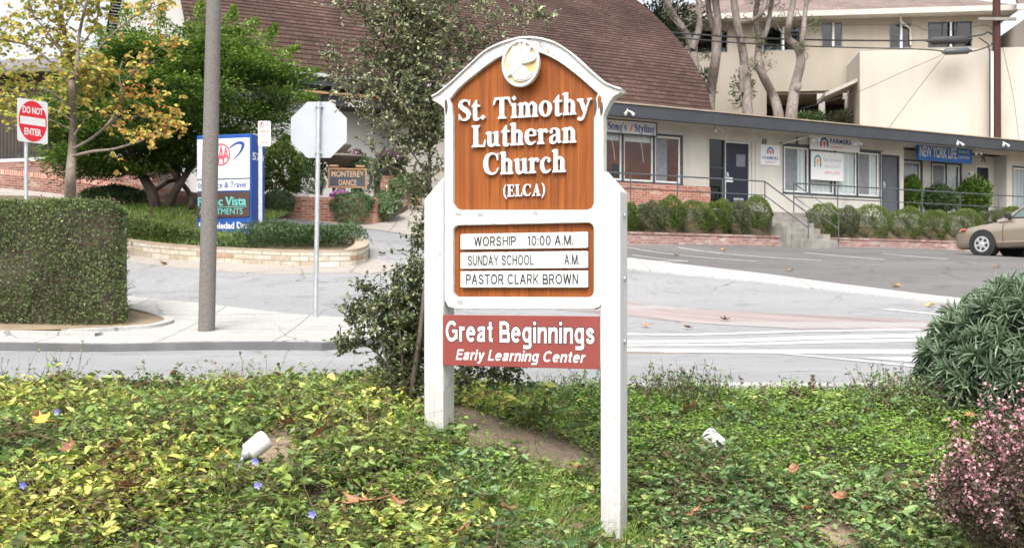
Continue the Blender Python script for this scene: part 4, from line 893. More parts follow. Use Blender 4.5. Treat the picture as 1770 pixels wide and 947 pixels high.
# ================================================================== APARTMENTS UP THE HILL
pf = Fr(1486, 50.0, -7)
def pxz(px, py, d=0): return pf.xz(px, py, d)
A0 = pf.x(1120); A1 = pf.x(1722); zg = 6.0; ze = pxz(1500, 26)[1]; zm = pxz(1440, 84)[1]; zcp = pxz(1420, 157)[1]
t = apt = thing('apartment_building', 'beige stucco apartment building with brown shingle roof on the hill', 'building', (pf.O.x, pf.O.y, zg), pf.ang)
wins = [pf.rect(1318, 1384, 46, 88), pf.rect(1420, 1456, 39, 82), pf.rect(1537, 1574, 40, 84), pf.rect(1604, 1680, 38, 82), pf.rect(1204, 1258, 52, 92)]
mb = MB(pf); mb.wall(A0, A1, zcp, ze, 0, .2, [tuple(q) for q in wins]); part(mb, 'wall', M['stucco_tan'], t)
mb = MB(pf); mb.box(A1 - .2, A1, .201, 12, zg, ze); mb.box(A0, A0 + .2, .201, 12, zg, ze); mb.box(A0, A1, 11.8, 12, zg, ze - .01); part(mb, 'end_wall', M['stucco_tan'], t)
mb = MB(pf); mb.box(A0, A1, .21, 8, zcp - .12, zcp - .001); part(mb, 'floor_slab', M['stucco_tan'], t)
mb = MB(pf); mb.box(A0, pf.x(1486), 3.2, 3.35, zg, zcp - .13); part(mb, 'lower_wall', M['hall_dark'], t)
x = pf.x(1325); mb = MB(pf); mb.box(A0, x, -.01, .2, zg, zcp - .003); part(mb, 'lower_front_wall', M['stucco_tan'], t)
for px in (1421, 1466):
    x = pf.x(px); mb = MB(pf); mb.box(x - .13, x + .13, .02, .26, zg, zcp - .13); mb.box(x - .22, x + .22, .01, .30, zcp - .40, zcp - .131); part(mb, 'carport_post', M['stucco'], t)
for q, nb in zip(wins, (2, 2, 2, 3, 2)):
    mb = MB(pf); e = .05; mb.box(q[0], q[1], .06, .08, q[2], q[3]); W_ = part(mb, 'window', M['glass_dark'], t)
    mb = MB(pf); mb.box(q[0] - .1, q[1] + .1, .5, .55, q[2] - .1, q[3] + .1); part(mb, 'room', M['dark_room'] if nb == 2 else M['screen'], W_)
    mb = MB(pf); mb.box(q[0] + .001, q[1] - .001, .02, .058, q[3] - e, q[3] - .001); mb.box(q[0] + .001, q[1] - .001, .02, .058, q[2] + .001, q[2] + e)
    for k in range(nb + 1):
        xx = q[0] + (q[1] - q[0] - e) * k / nb; mb.box(xx + .001, xx + e, .02, .057, q[2] + e + .001, q[3] - e - .001)
    part(mb, 'frame', M['trim_dark'] if nb == 3 else M['screen'], W_)
    mb = MB(pf); xm = q[0] + (q[1] - q[0]) * (.52 if nb < 3 else .5); mb.box(xm, xm + .09, .0, .019, q[2] + .02, q[3] - .02)
    if nb == 3: mb.box(xm + .12, q[1] - .1, .082, .09, q[2] + .06, q[3] - .06)
    part(mb, 'sash', M['blind_white'], W_)
def hiproof(x0, x1, y0, y1, z, rise, parent, m, th=.16):
    ym = (y0 + y1) / 2; run = ym - y0
    mb = MB(pf); a = [(x0, y0), (x1, y0), (x1, y1), (x0, y1)]; r0, r1 = (x0 + run, ym), (x1 - run * .9, ym)
    sl_ = math.hypot(run, rise)
    mb.add([(x0, y0, z), (x1, y0, z), (r1[0], ym, z + rise), (r0[0], ym, z + rise)], [(0, 1, 2, 3)], [[(x0, 0), (x1, 0), (r1[0], sl_), (r0[0], sl_)]])
    mb.add([(x1, y0, z), (x1, y1, z), (r1[0], ym, z + rise)], [(0, 1, 2)], [[(y0, 0), (y1, 0), (ym, sl_)]])
    mb.add([(x1, y1, z), (x0, y1, z), (r0[0], ym, z + rise), (r1[0], ym, z + rise)], [(0, 1, 2, 3)], [[(x1, 0), (x0, 0), (r0[0], sl_), (r1[0], sl_)]])
    mb.add([(x0, y1, z), (x0, y0, z), (r0[0], ym, z + rise)], [(0, 1, 2)], [[(y1, 0), (y0, 0), (ym, sl_)]])
    RF = part(mb, 'roof', m, parent)
    mb = MB(pf); mb.box(x0 - .03, x1 + .03, y0 - .05, y0 + .1, z - .22, z + .02); mb.box(x1 - .1, x1 + .031, y0 + .101, y1, z - .22, z + .02); mb.box(x0, x1 - .1, y0 + .101, y1, z - .2, z - .12); part(mb, 'eave', M['stucco'], RF)
hiproof(A0 - .7, A1 + .7, -.75, 12.8, ze + .05, 3.0, t, M['shingle_far'])
x, z = pxz(1556, 27, -.3); mb = MB(pf); mb.tube([(x, -.6, z), (x, -.35, z - .25), (x + .5, .0, z - .55), (x + .52, -.04, z - 1.3)], .05, 7); part(mb, 'downpipe', M['stucco'], t)
# nearer pale wing
x0 = pf.x(1486, -3); zt = pxz(1560, 87, -3)[1]
t = thing('apartment_wing', 'blank pale stucco wing of the apartments behind the shop roof', 'building', (*pf.w(x0 + 3, -3).xy, zg), pf.ang)
mb = MB(pf); mb.box(x0, x0 + 7.15, -3, -.02, 4.8, zt); part(mb, 'wall', M['stucco_pale'], t, bevel=.02)
mb = MB(pf); mb.box(x0 + 7.15, x0 + 13, -3, 4, 4.8, pxz(1745, 22, -3)[1]); part(mb, 'end_wall', M['stucco_pale'], t)
mb = MB(pf); zz = pxz(1745, 22, -3)[1]; mb.add([(x0 + 6.3, -3.6, zz + .02), (x0 + 14, -3.6, zz + .02), (x0 + 14, 1, zz + 1.9), (x0 + 7.5, 1, zz + 1.9), (x0 + 6.3, -3.6, zz + .2), (x0 + 14, -3.6, zz + .2), (x0 + 14, 1, zz + 2.1), (x0 + 7.5, 1, zz + 2.1)], [(0, 3, 2, 1), (4, 5, 6, 7), (0, 1, 5, 4), (1, 2, 6, 5), (2, 3, 7, 6), (3, 0, 4, 7)], [[(0, 0), (7, 0), (7, 4), (0, 4)]] * 6); RF = part(mb, 'roof', M['shingle_far'], t)
mb = MB(pf); mb.box(x0 + 6.2, x0 + 14, -3.72, -3.602, zz - .05, zz + .18); part(mb, 'eave', M['stucco'], RF)
x1_ = x0; zc2 = pxz(1480, 148, -2)[1]
mb = MB(pf); mb.add([(x0 - 1.4, -2.6, zc2 - .55), (x0 - .01, -2.6, zc2 + .05), (x0 - .01, -.5, zc2 + .05), (x0 - 1.4, -.5, zc2 - .55), (x0 - 1.4, -2.6, zc2 - .40), (x0 - .01, -2.6, zc2 + .2), (x0 - .01, -.5, zc2 + .2), (x0 - 1.4, -.5, zc2 - .40)], [(0, 3, 2, 1), (4, 5, 6, 7), (0, 1, 5, 4), (1, 2, 6, 5), (2, 3, 7, 6), (3, 0, 4, 7)]); part(mb, 'porch_roof', M['stucco'], t)
# ================================================================== CHURCH SIGN
cf = Fr(903, 6.25, -20)
def cx(px, py, d=0.0): return cf.xz(px, py, d)
def cpts(L, d=0.0): return [cx(a, b, d) for a, b in L]
gR = h(cf.w(cf.x(1055, -.03), 0).x, cf.w(cf.x(1055, -.03), 0).y); gL = h(cf.w(cf.x(755), 0).x, cf.w(cf.x(755), 0).y)
sign = t = thing('church_sign', 'white framed cedar St. Timothy Lutheran Church sign on two white posts', 'sign', (*cf.w(0, 0).xy, min(gR, gL)), cf.ang)
sg_t = t
# posts with sloped tops
def post(px0, pyi, pxo, pyo, d0, d1, right, zb, label=None):
    xi, zi = cx(px0, pyi, d0); xo, zo = cx(pxo, pyo, d0)
    poly = [(xi, zb), (xo, zb), (xo, zo), (xi, zi)] if right else [(xo, zb), (xi, zb), (xi, zi), (xo, zo)]
    mb = MB(cf); mb.prism(poly, d0, d1); return part(mb, 'post', postmat('painted_post', (gR if right else gL) - min(gR, gL)), t, bevel=.006, label=label)
pr = post(1038, 292, 1072, 330, -.03, .135, True, -1.0); pl = post(766, 306, 733, 345, -.02, .15, False, -.5)
for py in (372, 482, 592):
    x, z = cx(1072, py, -.03); mb = MB(cf); c = (x + .0, .055, z)
    mb.tube([(x + .001, .055, z), (x + .012, .055, z)], .014, 6); part(mb, 'bolt', M['galv'], pr)
# frame with two openings, curved cap
capL = [(748, 165), (745, 170), (758, 161), (781, 141), (812, 113), (842, 86), (879, 71), (916, 64), (953, 71), (983, 89), (1014, 117), (1041, 139), (1060, 150), (1075, 156)]
top = [(747, 167), (758, 161), (781, 142), (812, 113), (842, 87), (879, 71), (914, 65), (953, 72), (983, 89), (1014, 117), (1041, 140), (1058, 149), (1074, 154)]
topc = [tuple(q) for q in smooth_path(top, 5)]
innc = [tuple(q) for q in smooth_path([(779, 170), (796, 150), (821, 129), (849, 108), (873, 95), (906, 87), (934, 92), (965, 107), (995, 129), (1016, 147), (1033, 162)], 4)]
low = [(1074, 160), (1060, 168), (1052, 180), (1046, 192), (1043, 200), (1043, 520), (1036, 531), (1025, 535), (790, 535), (774, 530), (768, 518), (768, 200), (767, 188), (760, 181), (747, 174)]
outer = cpts([(a, b) for a, b in topc] + low)
up_open = cpts(innc + [(1028, 175), (1026, 200), (1026, 352), (1022, 360), (1014, 363), (795, 363), (787, 360), (783, 352), (783, 205), (781, 185), (777, 172)])
x0, z0 = cx(783, 513); x1, z1 = cx(1026, 385)
low_open = arc_rect(x0, x1, z0, z1, .035)
vs, fs = loops2d([outer, up_open, low_open], .075, .006)
mb = MB(cf); mb.add(vs, fs); part(mb, 'frame', M['white_worn'], t)
# cap moulding proud of the frame
mo = [(a, b) for a, b in topc]; lower = [(q[0] + (903 - q[0]) * .012, q[1] + 11) for q in topc]
vs, fs = loops2d([cpts([(a, b - 1.5) for a, b in topc] + [(a, b + 2.0) for a, b in topc[::-1]])], .12, .002); mb = MB(cf); mb.add([(v[0], v[1] - .014, v[2]) for v in vs], fs); part(mb, 'top_strip', M['white_worn'], t)
M['chip_grey'] = mat('chipped_paint', (.42, .41, .40), (.30, .29, .285), 60, .9)
# rust run below the right cap
vs, fs = loops2d([cpts([(1036, 166), (1041, 165), (1042, 182), (1040, 200), (1041, 240), (1038, 240), (1037, 205), (1034, 186)])], .001); mb = MB(cf); mb.add([(v[0], v[1] - .0015, v[2]) for v in vs], fs)
M['rust_soft'] = mat('rust_stain', (.66, .40, .24), (.78, .68, .58), 18, .9, 0, (4, 4, .6))
part(mb, 'rust_stain', M['rust_soft'], t)
vs, fs = loops2d([cpts([(1033, 170), (1037, 164), (1040, 170), (1038, 183), (1034, 190)])], .001); mb = MB(cf); mb.add([(v[0], v[1] - .003, v[2]) for v in vs], fs); part(mb, 'rust_stain', M['rust'], t)
M['bare_wood'] = mat('weathered_wood', (.11, .085, .07), (.05, .042, .038), 40, .9, .2)
for poly_ in ([(768.5, 176), (772, 172), (774, 186), (771.5, 199), (769.5, 192)], [(1026.5, 178), (1030, 172), (1032, 186), (1030, 197), (1027.5, 204)], [(1036, 181), (1041, 176), (1042.5, 190), (1039, 202), (1037, 193)], [(930, 71), (936, 72), (941, 79), (936, 83), (931, 78)], [(944, 85), (948, 84), (950, 90), (946, 92)], [(955, 93), (958, 92), (959, 98), (956, 97)], [(786, 368), (794, 366), (797, 371), (789, 372)], [(822, 368), (833, 366), (836, 372), (826, 373)], [(921, 367), (927, 365), (929, 372), (923, 371)], [(789, 519), (799, 518), (801, 524), (792, 525)], [(902, 67), (914, 66), (918, 69), (906, 70)]):
    vs, fs = loops2d([cpts([tuple(q) for q in smooth_path(poly_ + poly_[:1], 3)][:-1])], .0008); mb = MB(cf); mb.add([(v[0], v[1] - (.0165 if 0 else .002), v[2]) for v in vs], fs); part(mb, 'peeled_patch', M['bare_wood'] if poly_[0][1] > 150 and poly_[0][1] < 300 else M['chip_grey'], t)
# wood panels
mb = MB(cf); a, b, c, e = cf.rect(770, 1040, 80, 372); innp = cpts([(768, 176)] + innc + [(1040, 176), (1040, 372), (770, 372)]);
mb.prism([(p[0], p[1] + .02) if p[1] > cx(900, 300)[1] else p for p in innp[::-1]], .03, .05); part(mb, 'upper_panel', M['cedar'], t)
mb = MB(cf); a, b, c, e = cf.rect(775, 1034, 376, 522); mb.box(a, b, .0305, .05, c, e); part(mb, 'lower_panel', M['cedar'], t)
mb = MB(cf); a, b, c, e = cf.rect(772, 1036, 180, 525); mb.box(a, b, .0505, .07, c, e); part(mb, 'back_board', M['white_worn'], t)
# ---- raised serif letters, built from pen strokes
def stroke(pts, ws, n=7):
    P = np.array(smooth_path(pts, n)); w_ = np.interp(np.linspace(0, len(pts) - 1, len(P)), range(len(pts)), ws)
    T = np.gradient(P, axis=0); T /= np.maximum(np.linalg.norm(T, axis=1, keepdims=True), 1e-6); Nn = np.stack([-T[:, 1], T[:, 0]], 1) * w_[:, None] / 2
    return list(map(tuple, P + Nn)), list(map(tuple, P - Nn))
def ring(cx_, cy, rx, ry, tx, ty, n=28):
    a = np.linspace(0, 2 * np.pi, n + 1)
    return [(cx_ + rx * math.cos(q), cy + ry * math.sin(q)) for q in a], [(cx_ + (rx - tx) * math.cos(q), cy + (ry - ty) * math.sin(q)) for q in a]
def bar(x0, z0, x1, z1): return [(x0, z0), (x0, z1)], [(x1, z0), (x1, z1)]
def quad(a, b, c, d): return [a, d], [b, c]
def serif(x, w_, z=0, s=7, up=True, hgt=8):
    """foot (or head) serif with bracketed sides"""
    if up: return [(x - s, z), (x - s, z + hgt * .6), (x, z + hgt * 1.7)], [(x + w_ + s, z), (x + w_ + s, z + hgt * .6), (x + w_, z + hgt * 1.7)]
    return [(x - s, z), (x - s, z - hgt * .6), (x, z - hgt * 1.7)], [(x + w_ + s, z), (x + w_ + s, z - hgt * .6), (x + w_, z - hgt * 1.7)]
def dia(x, z, r): return [(x - r, z), (x, z + r)], [(x, z - r), (x + r, z)]
SW = 19
def arch(x0, x1, xh=70):
    return [stroke([(x0, xh - 22), (x0 + (x1 - x0) * .3, xh - 8), (x0 + (x1 - x0) * .62, xh - 5), (x1 - 1, xh - 18), (x1, xh - 34)], [5, 9, 12, 17, SW]), bar(x1 - SW / 2, 4, x1 + SW / 2, xh - 33), serif(x1 - SW / 2, SW, 0, 5)]
def head(x, z): return quad((x - 8, z - 9), (x + .1, z - 14), (x + .1 + SW * .6, z + 2), (x - 8, z - 5))
GL = {
 'S': (62, [stroke([(56, 74), (49, 89), (32, 95), (15, 88), (11, 72), (25, 57), (43, 44), (52, 27), (44, 9), (26, 4), (12, 12), (5, 29)], [5, 7, 9, 15, 20, 23, 23, 20, 14, 8, 7, 5]), quad((53, 70), (58, 70), (57, 98), (53, 90)), quad((3, 0), (7, 10), (8, 32), (3, 32))]),
 't': (44, [bar(10, 10, 10 + SW, 74), quad((10, 74), (29, 74), (29, 95), (24, 92)), quad((1, 61), (43, 61), (43, 70), (6, 70)), stroke([(19.5, 16), (21, 7), (30, 3), (42, 9)], [SW, SW, 12, 4])]),
 '.': (24, [dia(12, 11, 12)]),
 'T': (84, [bar(32, 4, 54, 96), quad((4, 88), (82, 88), (80, 99), (6, 99)), quad((-2, 66), (3, 64), (16, 89), (6, 92)), quad((83, 66), (88, 68), (80, 92), (70, 89)), serif(32, 22, 0, 9)]),
 'i': (32, [bar(6, 4, 6 + SW, 68), head(6, 68), serif(6, SW, 0, 6), dia(16, 91, 12)]),
 'm': (98, [bar(6, 4, 6 + SW, 68), head(6, 68), serif(6, SW, 0, 5)] + arch(20, 47) + arch(52, 82)),
 'n': (66, [bar(6, 4, 6 + SW, 68), head(6, 68), serif(6, SW, 0, 5)] + arch(20, 48)),
 'h': (66, [bar(6, 4, 6 + SW, 102), head(6, 102), serif(6, SW, 0, 5)] + arch(20, 48)),
 'o': (64, [ring(31, 35, 31, 37, 19, 8)]),
 'y': (64, [quad((4, 66), (25, 66), (42, 14), (28, 4)), stroke([(57, 66), (46, 38), (34, 4), (22, -20), (8, -24)], [7, 8, 10, 12, 9]), dia(8, -19, 9), serif(5, 17, 70, 7, False), quad((48, 63), (68, 63), (68, 70), (46, 70))]),
 'L': (70, [bar(10, 4, 32, 96), serif(10, 22, 0, 9), serif(10, 22, 100, 9, False), quad((22, 0), (66, 0), (68, 9), (22, 9)), quad((58, 8), (68, 8), (70, 32), (65, 32))]),
 'u': (68, [bar(6, 22, 6 + SW, 68), head(6, 68), stroke([(15.5, 26), (17, 10), (28, 4), (42, 12), (48, 22)], [SW, 17, 13, 8, 5]), bar(40, 3, 40 + SW, 68), head(40, 68), quad((50, 0), (66, 0), (66, 6), (50, 8))]),
 'e': (58, [stroke([(10, 41), (49, 41)], [7, 7]), stroke([(48, 40), (45, 60), (29, 68), (13, 58), (9, 36), (14, 13), (32, 4), (52, 15)], [13, 12, 8, 16, 19, 17, 11, 4])]),
 'r': (50, [bar(6, 4, 6 + SW, 68), head(6, 68), serif(6, SW, 0, 7), stroke([(22, 46), (31, 62), (43, 62)], [5, 9, 13]), dia(41, 57, 10)]),
 'a': (62, [stroke([(9, 54), (16, 64), (30, 67), (42, 58), (44, 40), (44, 8)], [9, 8, 8, 16, SW, SW]), dia(12, 53, 9), stroke([(42, 40), (24, 36), (11, 24), (13, 8), (26, 4), (42, 14)], [6, 8, 15, 16, 10, 5]), quad((44, 0), (60, 4), (60, 9), (46, 14))]),
 'C': (82, [stroke([(72, 72), (62, 90), (42, 95), (20, 82), (12, 50), (20, 18), (42, 5), (62, 10), (75, 30)], [4, 7, 9, 19, 24, 19, 9, 8, 4]), quad((68, 64), (74, 64), (74, 99), (69, 92))]),
 'c': (56, [stroke([(46, 56), (36, 66), (22, 63), (10, 46), (10, 26), (18, 8), (34, 4), (51, 15)], [9, 8, 11, 18, 19, 16, 11, 4]), dia(43, 53, 9)]),
 '(': (34, [stroke([(30, 106), (14, 80), (8, 45), (14, 8), (30, -18)], [4, 11, 14, 11, 4])]),
 ')': (34, [stroke([(4, 106), (20, 80), (26, 45), (20, 8), (4, -18)], [4, 11, 14, 11, 4])]),
 'E': (72, [bar(10, 4, 32, 96), serif(10, 22, 0, 9), serif(10, 22, 100, 9, False), quad((22, 0), (64, 0), (66, 9), (22, 9)), quad((22, 91), (64, 91), (62, 100), (22, 100)), quad((30, 46), (50, 46), (50, 55), (30, 55)), quad((57, 8), (66, 8), (68, 30), (63, 30)), quad((58, 72), (63, 72), (64, 92), (56, 92)), quad((47, 36), (51, 36), (51, 65), (47, 65))]),
 'A': (86, [quad((50, 0), (74, 0), (48, 100), (38, 94)), stroke([(16, 2), (42, 94)], [8, 8]), quad((26, 28), (60, 28), (60, 36), (28, 36)), serif(12, 8, 0, 9), serif(52, 20, 0, 9)]),
 's': (48, [stroke([(40, 52), (33, 64), (20, 65), (9, 54), (16, 41), (30, 33), (39, 20), (30, 6), (17, 5), (6, 18)], [5, 8, 11, 15, 17, 17, 14, 9, 8, 5])]),
 'l': (32, [bar(6, 4, 6 + SW, 102), head(6, 102), serif(6, SW, 0, 6)]), "'": (20, [quad((5, 70), (12, 70), (18, 100), (2, 100))]),
 'g': (64, [ring(28, 44, 26, 26, 16, 7), quad((44, 58), (62, 64), (62, 72), (44, 68)), stroke([(18, 22), (10, 12), (24, 6), (46, 2), (54, -10), (40, -24), (18, -24), (6, -12), (16, 2)], [6, 9, 11, 12, 10, 7, 7, 7, 6])]),
 ' ': (34, []),
}
def serif_text(fr, s, px, y, depth, name, gap=3, parent=None, m_=None, rect=None):
    """raised serif lettering: left, right, cap top and baseline in photo pixels"""
    x0, zb = fr.xz(px[0], px[3]); x1 = fr.x(px[1]); zc_ = fr.xz((px[0] + px[1]) / 2, px[2])[1]; zb = fr.xz((px[0] + px[1]) / 2, px[3])[1]
    if rect: x0, x1, zb, zc_ = rect
    adv = sum(GL[c][0] + gap for c in s); kx = (x1 - x0) / adv; kz = (zc_ - zb) / 100
    mb = MB(fr); u = 0; i = 0
    for ch in s:
        for Lp, Rp in GL[ch][1]:
            yf = y - i * .00035; i = (i + 1) % 9; n = len(Lp)
            vs = [(x0 + (u + a) * kx, yf, zb + b * kz) for a, b in Lp] + [(x0 + (u + a) * kx, yf, zb + b * kz) for a, b in Rp]
            vs += [(v[0], y + depth, v[2]) for v in vs]
            fs = []
            for k in range(n - 1):
                fs += [(k, k + 1, n + k + 1, n + k), (k + 2 * n, k + 2 * n + 1, k + 1, k), (n + k, n + k + 1, 3 * n + k + 1, 3 * n + k)]
            fs += [(0, n, 3 * n, 2 * n), (n - 1, 3 * n - 1, 4 * n - 1, 2 * n - 1)]
            mb.add(vs, fs)
        u += GL[ch][0] + gap
    return part(mb, name, m_ or M['letter_white'], parent or t)
serif_text(cf, 'St. Timothy', (791, 1022, 165, 203), .008, .018, 'lettering'); serif_text(cf, 'Lutheran', (814, 997, 212, 250.5), .008, .018, 'lettering')
serif_text(cf, 'Church', (834, 979, 261, 300), .008, .018, 'lettering'); serif_text(cf, '(ELCA)', (868, 941, 318, 339), .016, .012, 'lettering')
# ---- plain stroke lettering for the boards
def sans_glyph(c, w):
    h_ = w / 2; V = lambda x, a=0, b=100: bar(x, a, x + w, b); HB = lambda a, b, z: bar(a, z, b, z + w * .9)
    def arc(cx_, cz_, rx_, rz_, a0, a1, n=14): return stroke([(cx_ + (rx_ - h_) * math.cos(R(a0 + (a1 - a0) * i / n)), cz_ + (rz_ - h_) * math.sin(R(a0 + (a1 - a0) * i / n))) for i in range(n + 1)], [w] * (n + 1), 2)
    def st(*p, k=5): return stroke(list(p), [w] * len(p), k)
    def dg(x0, z0, x1, z1): q = w * .57; return quad((x0 - q, z0), (x0 + q, z0), (x1 + q, z1), (x1 - q, z1))
    T = 100 - h_; X = 74
    S_ = lambda kx, kz: st(*[(h_ + (x - 8) / 60 * (72 * kx - w), h_ + (z - 5) / 90 * (100 * kz - w)) for x, z in ((67, 71), (58, 88), (38, 95), (16, 87), (11, 71), (26, 57), (48, 48), (64, 36), (67, 23), (57, 9), (36, 5), (16, 11), (8, 29))])
    bowl = st((w * .6, T), (40, T), (58, 90 - h_), (66 - h_, 73), (58, 50 + h_), (40, 47), (w * .6, 47))
    D = {'O': (88, [ring(44, 50, 44, 51, w, w)]), 'C': (84, [arc(44, 50, 44, 51, 42, 318)]), 'G': (88, [arc(44, 50, 44, 51, 42, 338), HB(48, 86, 42), bar(86 - w, 12, 86, 42)]), 'S': (72, [S_(1, 1)]),
     'R': (72, [V(0), bowl, dg(40, 46, 64, 0)]), 'P': (66, [V(0), bowl]), 'B': (70, [V(0), bowl, st((w * .6, 50), (42, 50), (62, 42), (70 - h_, 26), (62, 9), (42, h_), (w * .6, h_))]), 'D': (76, [V(0), st((w * .6, T), (36, T), (62, 86), (75 - h_, 50), (62, 14), (36, h_), (w * .6, h_))]),
     'H': (74, [V(0), V(74 - w), HB(w, 74 - w, 46)]), 'I': (w, [V(0)]), 'U': (74, [st((h_, 100), (h_, 60), (h_, 32), (15, 12), (37, h_), (59, 12), (74 - h_, 32), (74 - h_, 60), (74 - h_, 100))]), 'N': (74, [V(0), V(74 - w), dg(h_ * 1.2, 100, 74 - h_ * 1.2, 0)]), 'M': (88, [V(0), V(88 - w), dg(h_ * 1.2, 100, 44, 0), dg(88 - h_ * 1.2, 100, 44, 0)]),
     'A': (78, [dg(h_, 0, 39, 100), dg(78 - h_, 0, 39, 100), HB(18, 60, 28)]), 'W': (108, [dg(h_, 100, 29, 0), dg(29, 0, 54, 100), dg(54, 100, 79, 0), dg(79, 0, 108 - h_, 100)]), 'Y': (76, [dg(h_, 100, 38, 44), dg(76 - h_, 100, 38, 44), V(38 - h_, 0, 46)]), 'L': (58, [V(0), HB(w, 58, 0)]), 'T': (72, [HB(0, 72, 100 - w * .9), V(36 - h_, 0, 100 - w * .9)]), 'E': (64, [V(0), HB(w, 64, 0), HB(w, 60, 46), HB(w, 63, 100 - w * .9)]), 'K': (72, [V(0), dg(w, 40, 64, 100), dg(24, 54, 66, 0)]),
     '1': (40, [V(22), quad((4, 74), (22, 80), (22, 95), (4, 84))]), '0': (66, [ring(33, 50, 33, 51, w, w)]), ':': (w, [bar(0, 0, w, w * 1.1), bar(0, 56, w, 56 + w * 1.1)]), '.': (w, [bar(0, 0, w, w * 1.1)]), ' ': (24, []),
     'r': (38, [V(0, 0, X), st((h_, 40), (w * .8, 60), (24, X - h_ - 2), (37, X - h_))]), 'e': (66, [arc(33, 37, 33, 38, 4, 318), HB(w * .7, 64, 32)]), 'a': (62, [st((9, 52), (16, 64), (32, X - h_), (48, 66), (56 - h_, 50), (56 - h_, 24), (56 - h_, 2)), st((56 - h_, 43), (26, 39), (h_ + 2, 26), (9, h_ + 4), (24, h_), (40, h_ + 5), (56 - h_, 24))]), 't': (38, [bar(10, 12, 10 + w, 96), bar(0, X - w * .8, 36, X), st((10 + h_, 20), (14 + h_ * .7, h_ + 3), (36, h_))]),
     'g': (64, [ring(31, 38, 31, 37, w, w), bar(62 - w, -2, 62, X), st((62 - h_, 4), (58 - h_ * .5, -16), (34, -29 + h_), (6, -20))]), 'i': (w, [V(0, 0, X), bar(0, 84, w, 100)]), 'l': (w, [V(0)]), 'n': (62, [V(0, 0, X), st((h_, 40), (w, 60), (32, X - h_), (54 - h_ * .4, 64), (62 - h_, 46), (62 - h_, 24), (62 - h_, 0))]), 's': (56, [S_(.78, .745)]), 'y': (62, [dg(h_, X, 33, 2), dg(62 - h_, X, 29, -12), st((31, -4), (24, -26 + h_ * .6), (8, -27 + h_))])}
    return D[c]
def sans_text(fr, s, r_, y, m_, parent, w, gap=14, shear=0.0, grow=0.0, name='lettering'):
    """stroke lettering; r_ = x0, x1, baseline, cap top; grow thickens every stroke for an outline"""
    adv = sum(sans_glyph(c, w)[0] + gap for c in s) - gap; kx = (r_[1] - r_[0]) / adv; kz = (r_[3] - r_[2]) / 100; u = 0; i = 0; mb = MB(fr)
    for ch in s:
        a_, shp = sans_glyph(ch, w)
        for Lp, Rp in shp:
            yf = y - (i % 9) * .00012; i += 1; n = len(Lp); L2, R2 = np.array(Lp, float), np.array(Rp, float)
            if grow:
                d = unit(L2 - R2); L2 = L2 + d * grow; R2 = R2 - d * grow
                if n < 8 and np.hypot(*(L2[0] - L2[-1])) > 1:
                    for Q in (L2, R2): e = unit(Q[-1] - Q[0]); Q[0] -= e * grow; Q[-1] += e * grow
            f = lambda p: (r_[0] + (u + p[0] + shear * p[1]) * kx, yf, r_[2] + p[1] * kz)
            mb.add([f(p) for p in L2] + [f(p) for p in R2], [(k, n + k, n + k + 1, k + 1) for k in range(n - 1)])
        u += a_ + gap
    return part(mb, name, m_, parent)
q = inner(salon_r, .16, .49, .2, .82); serif_text(sf, "Song's", (0, 0, 0, 0), -.106, .004, 'lettering', parent=salon_t, m_=M['text_blue'], rect=(q[0], q[1], q[2], q[3])); q = inner(salon_r, .62, .98, .2, .82); serif_text(sf, 'Styling', (0, 0, 0, 0), -.106, .004, 'lettering', parent=salon_t, m_=M['text_blue'], rect=(q[0], q[1], q[2], q[3]))
# dove medallion
mx, mz = cx(903.5, 112); rx = (cf.x(936) - cf.x(871)) / 2; rz = (cx(903, 71)[1] - cx(903, 153)[1]) / 2
def ell(k, n=48): return [(mx + rx * k * math.cos(2 * math.pi * i / n), mz + rz * k * math.sin(2 * math.pi * i / n)) for i in range(n)]
vs, fs = loops2d([ell(1), ell(.86)], .03, .006); mb = MB(cf); mb.add([(v[0], v[1] - .045, v[2]) for v in vs], fs); md = part(mb, 'medallion', M['white_worn'], t)
mb = MB(cf); mb.prism(ell(.9), -.032, .02); part(mb, 'medallion_field', M['gold'], md)
def ep(L): return [(mx + rx * (a * 1.10 + .02), mz + rz * (b * 1.10 + .0)) for a, b in L]
dove = [tuple(q) for q in smooth_path([(-.72, -.42), (-.62, -.50), (-.42, -.44), (-.30, -.62), (.0, -.70), (.42, -.62), (.62, -.42), (.40, -.36), (.24, -.16), (.10, -.05), (.66, .06), (.72, .30), (.44, .40), (.58, .66), (.30, .58), (.20, .80), (.05, .70), (-.05, .78), (-.18, .62), (-.40, .64), (-.46, .34), (-.62, .10), (-.52, -.12), (-.66, -.28), (-.72, -.42)], 3)][:-1]
vs, fs = loops2d([ep(dove)], .016, .004); mb = MB(cf); mb.add([(v[0], v[1] - .046, v[2]) for v in vs], fs); part(mb, 'dove_relief', M['white_paint'], md)
mb = MB(cf)
for L_ in ([(.04, .70), (.0, .45), (-.04, .22)], [(.66, .06), (.4, -.02), (.22, -.06)], [(-.62, -.44), (-.30, -.36), (-.05, -.18), (.12, .0)], [(-.2, -.62), (.2, -.62), (.6, -.42)]):
    mb.tube([(p[0], -.046, p[1]) for p in smooth_path(ep(L_), 4)], .0022, 5)
part(mb, 'carved_line', M['cap_stone'], md)
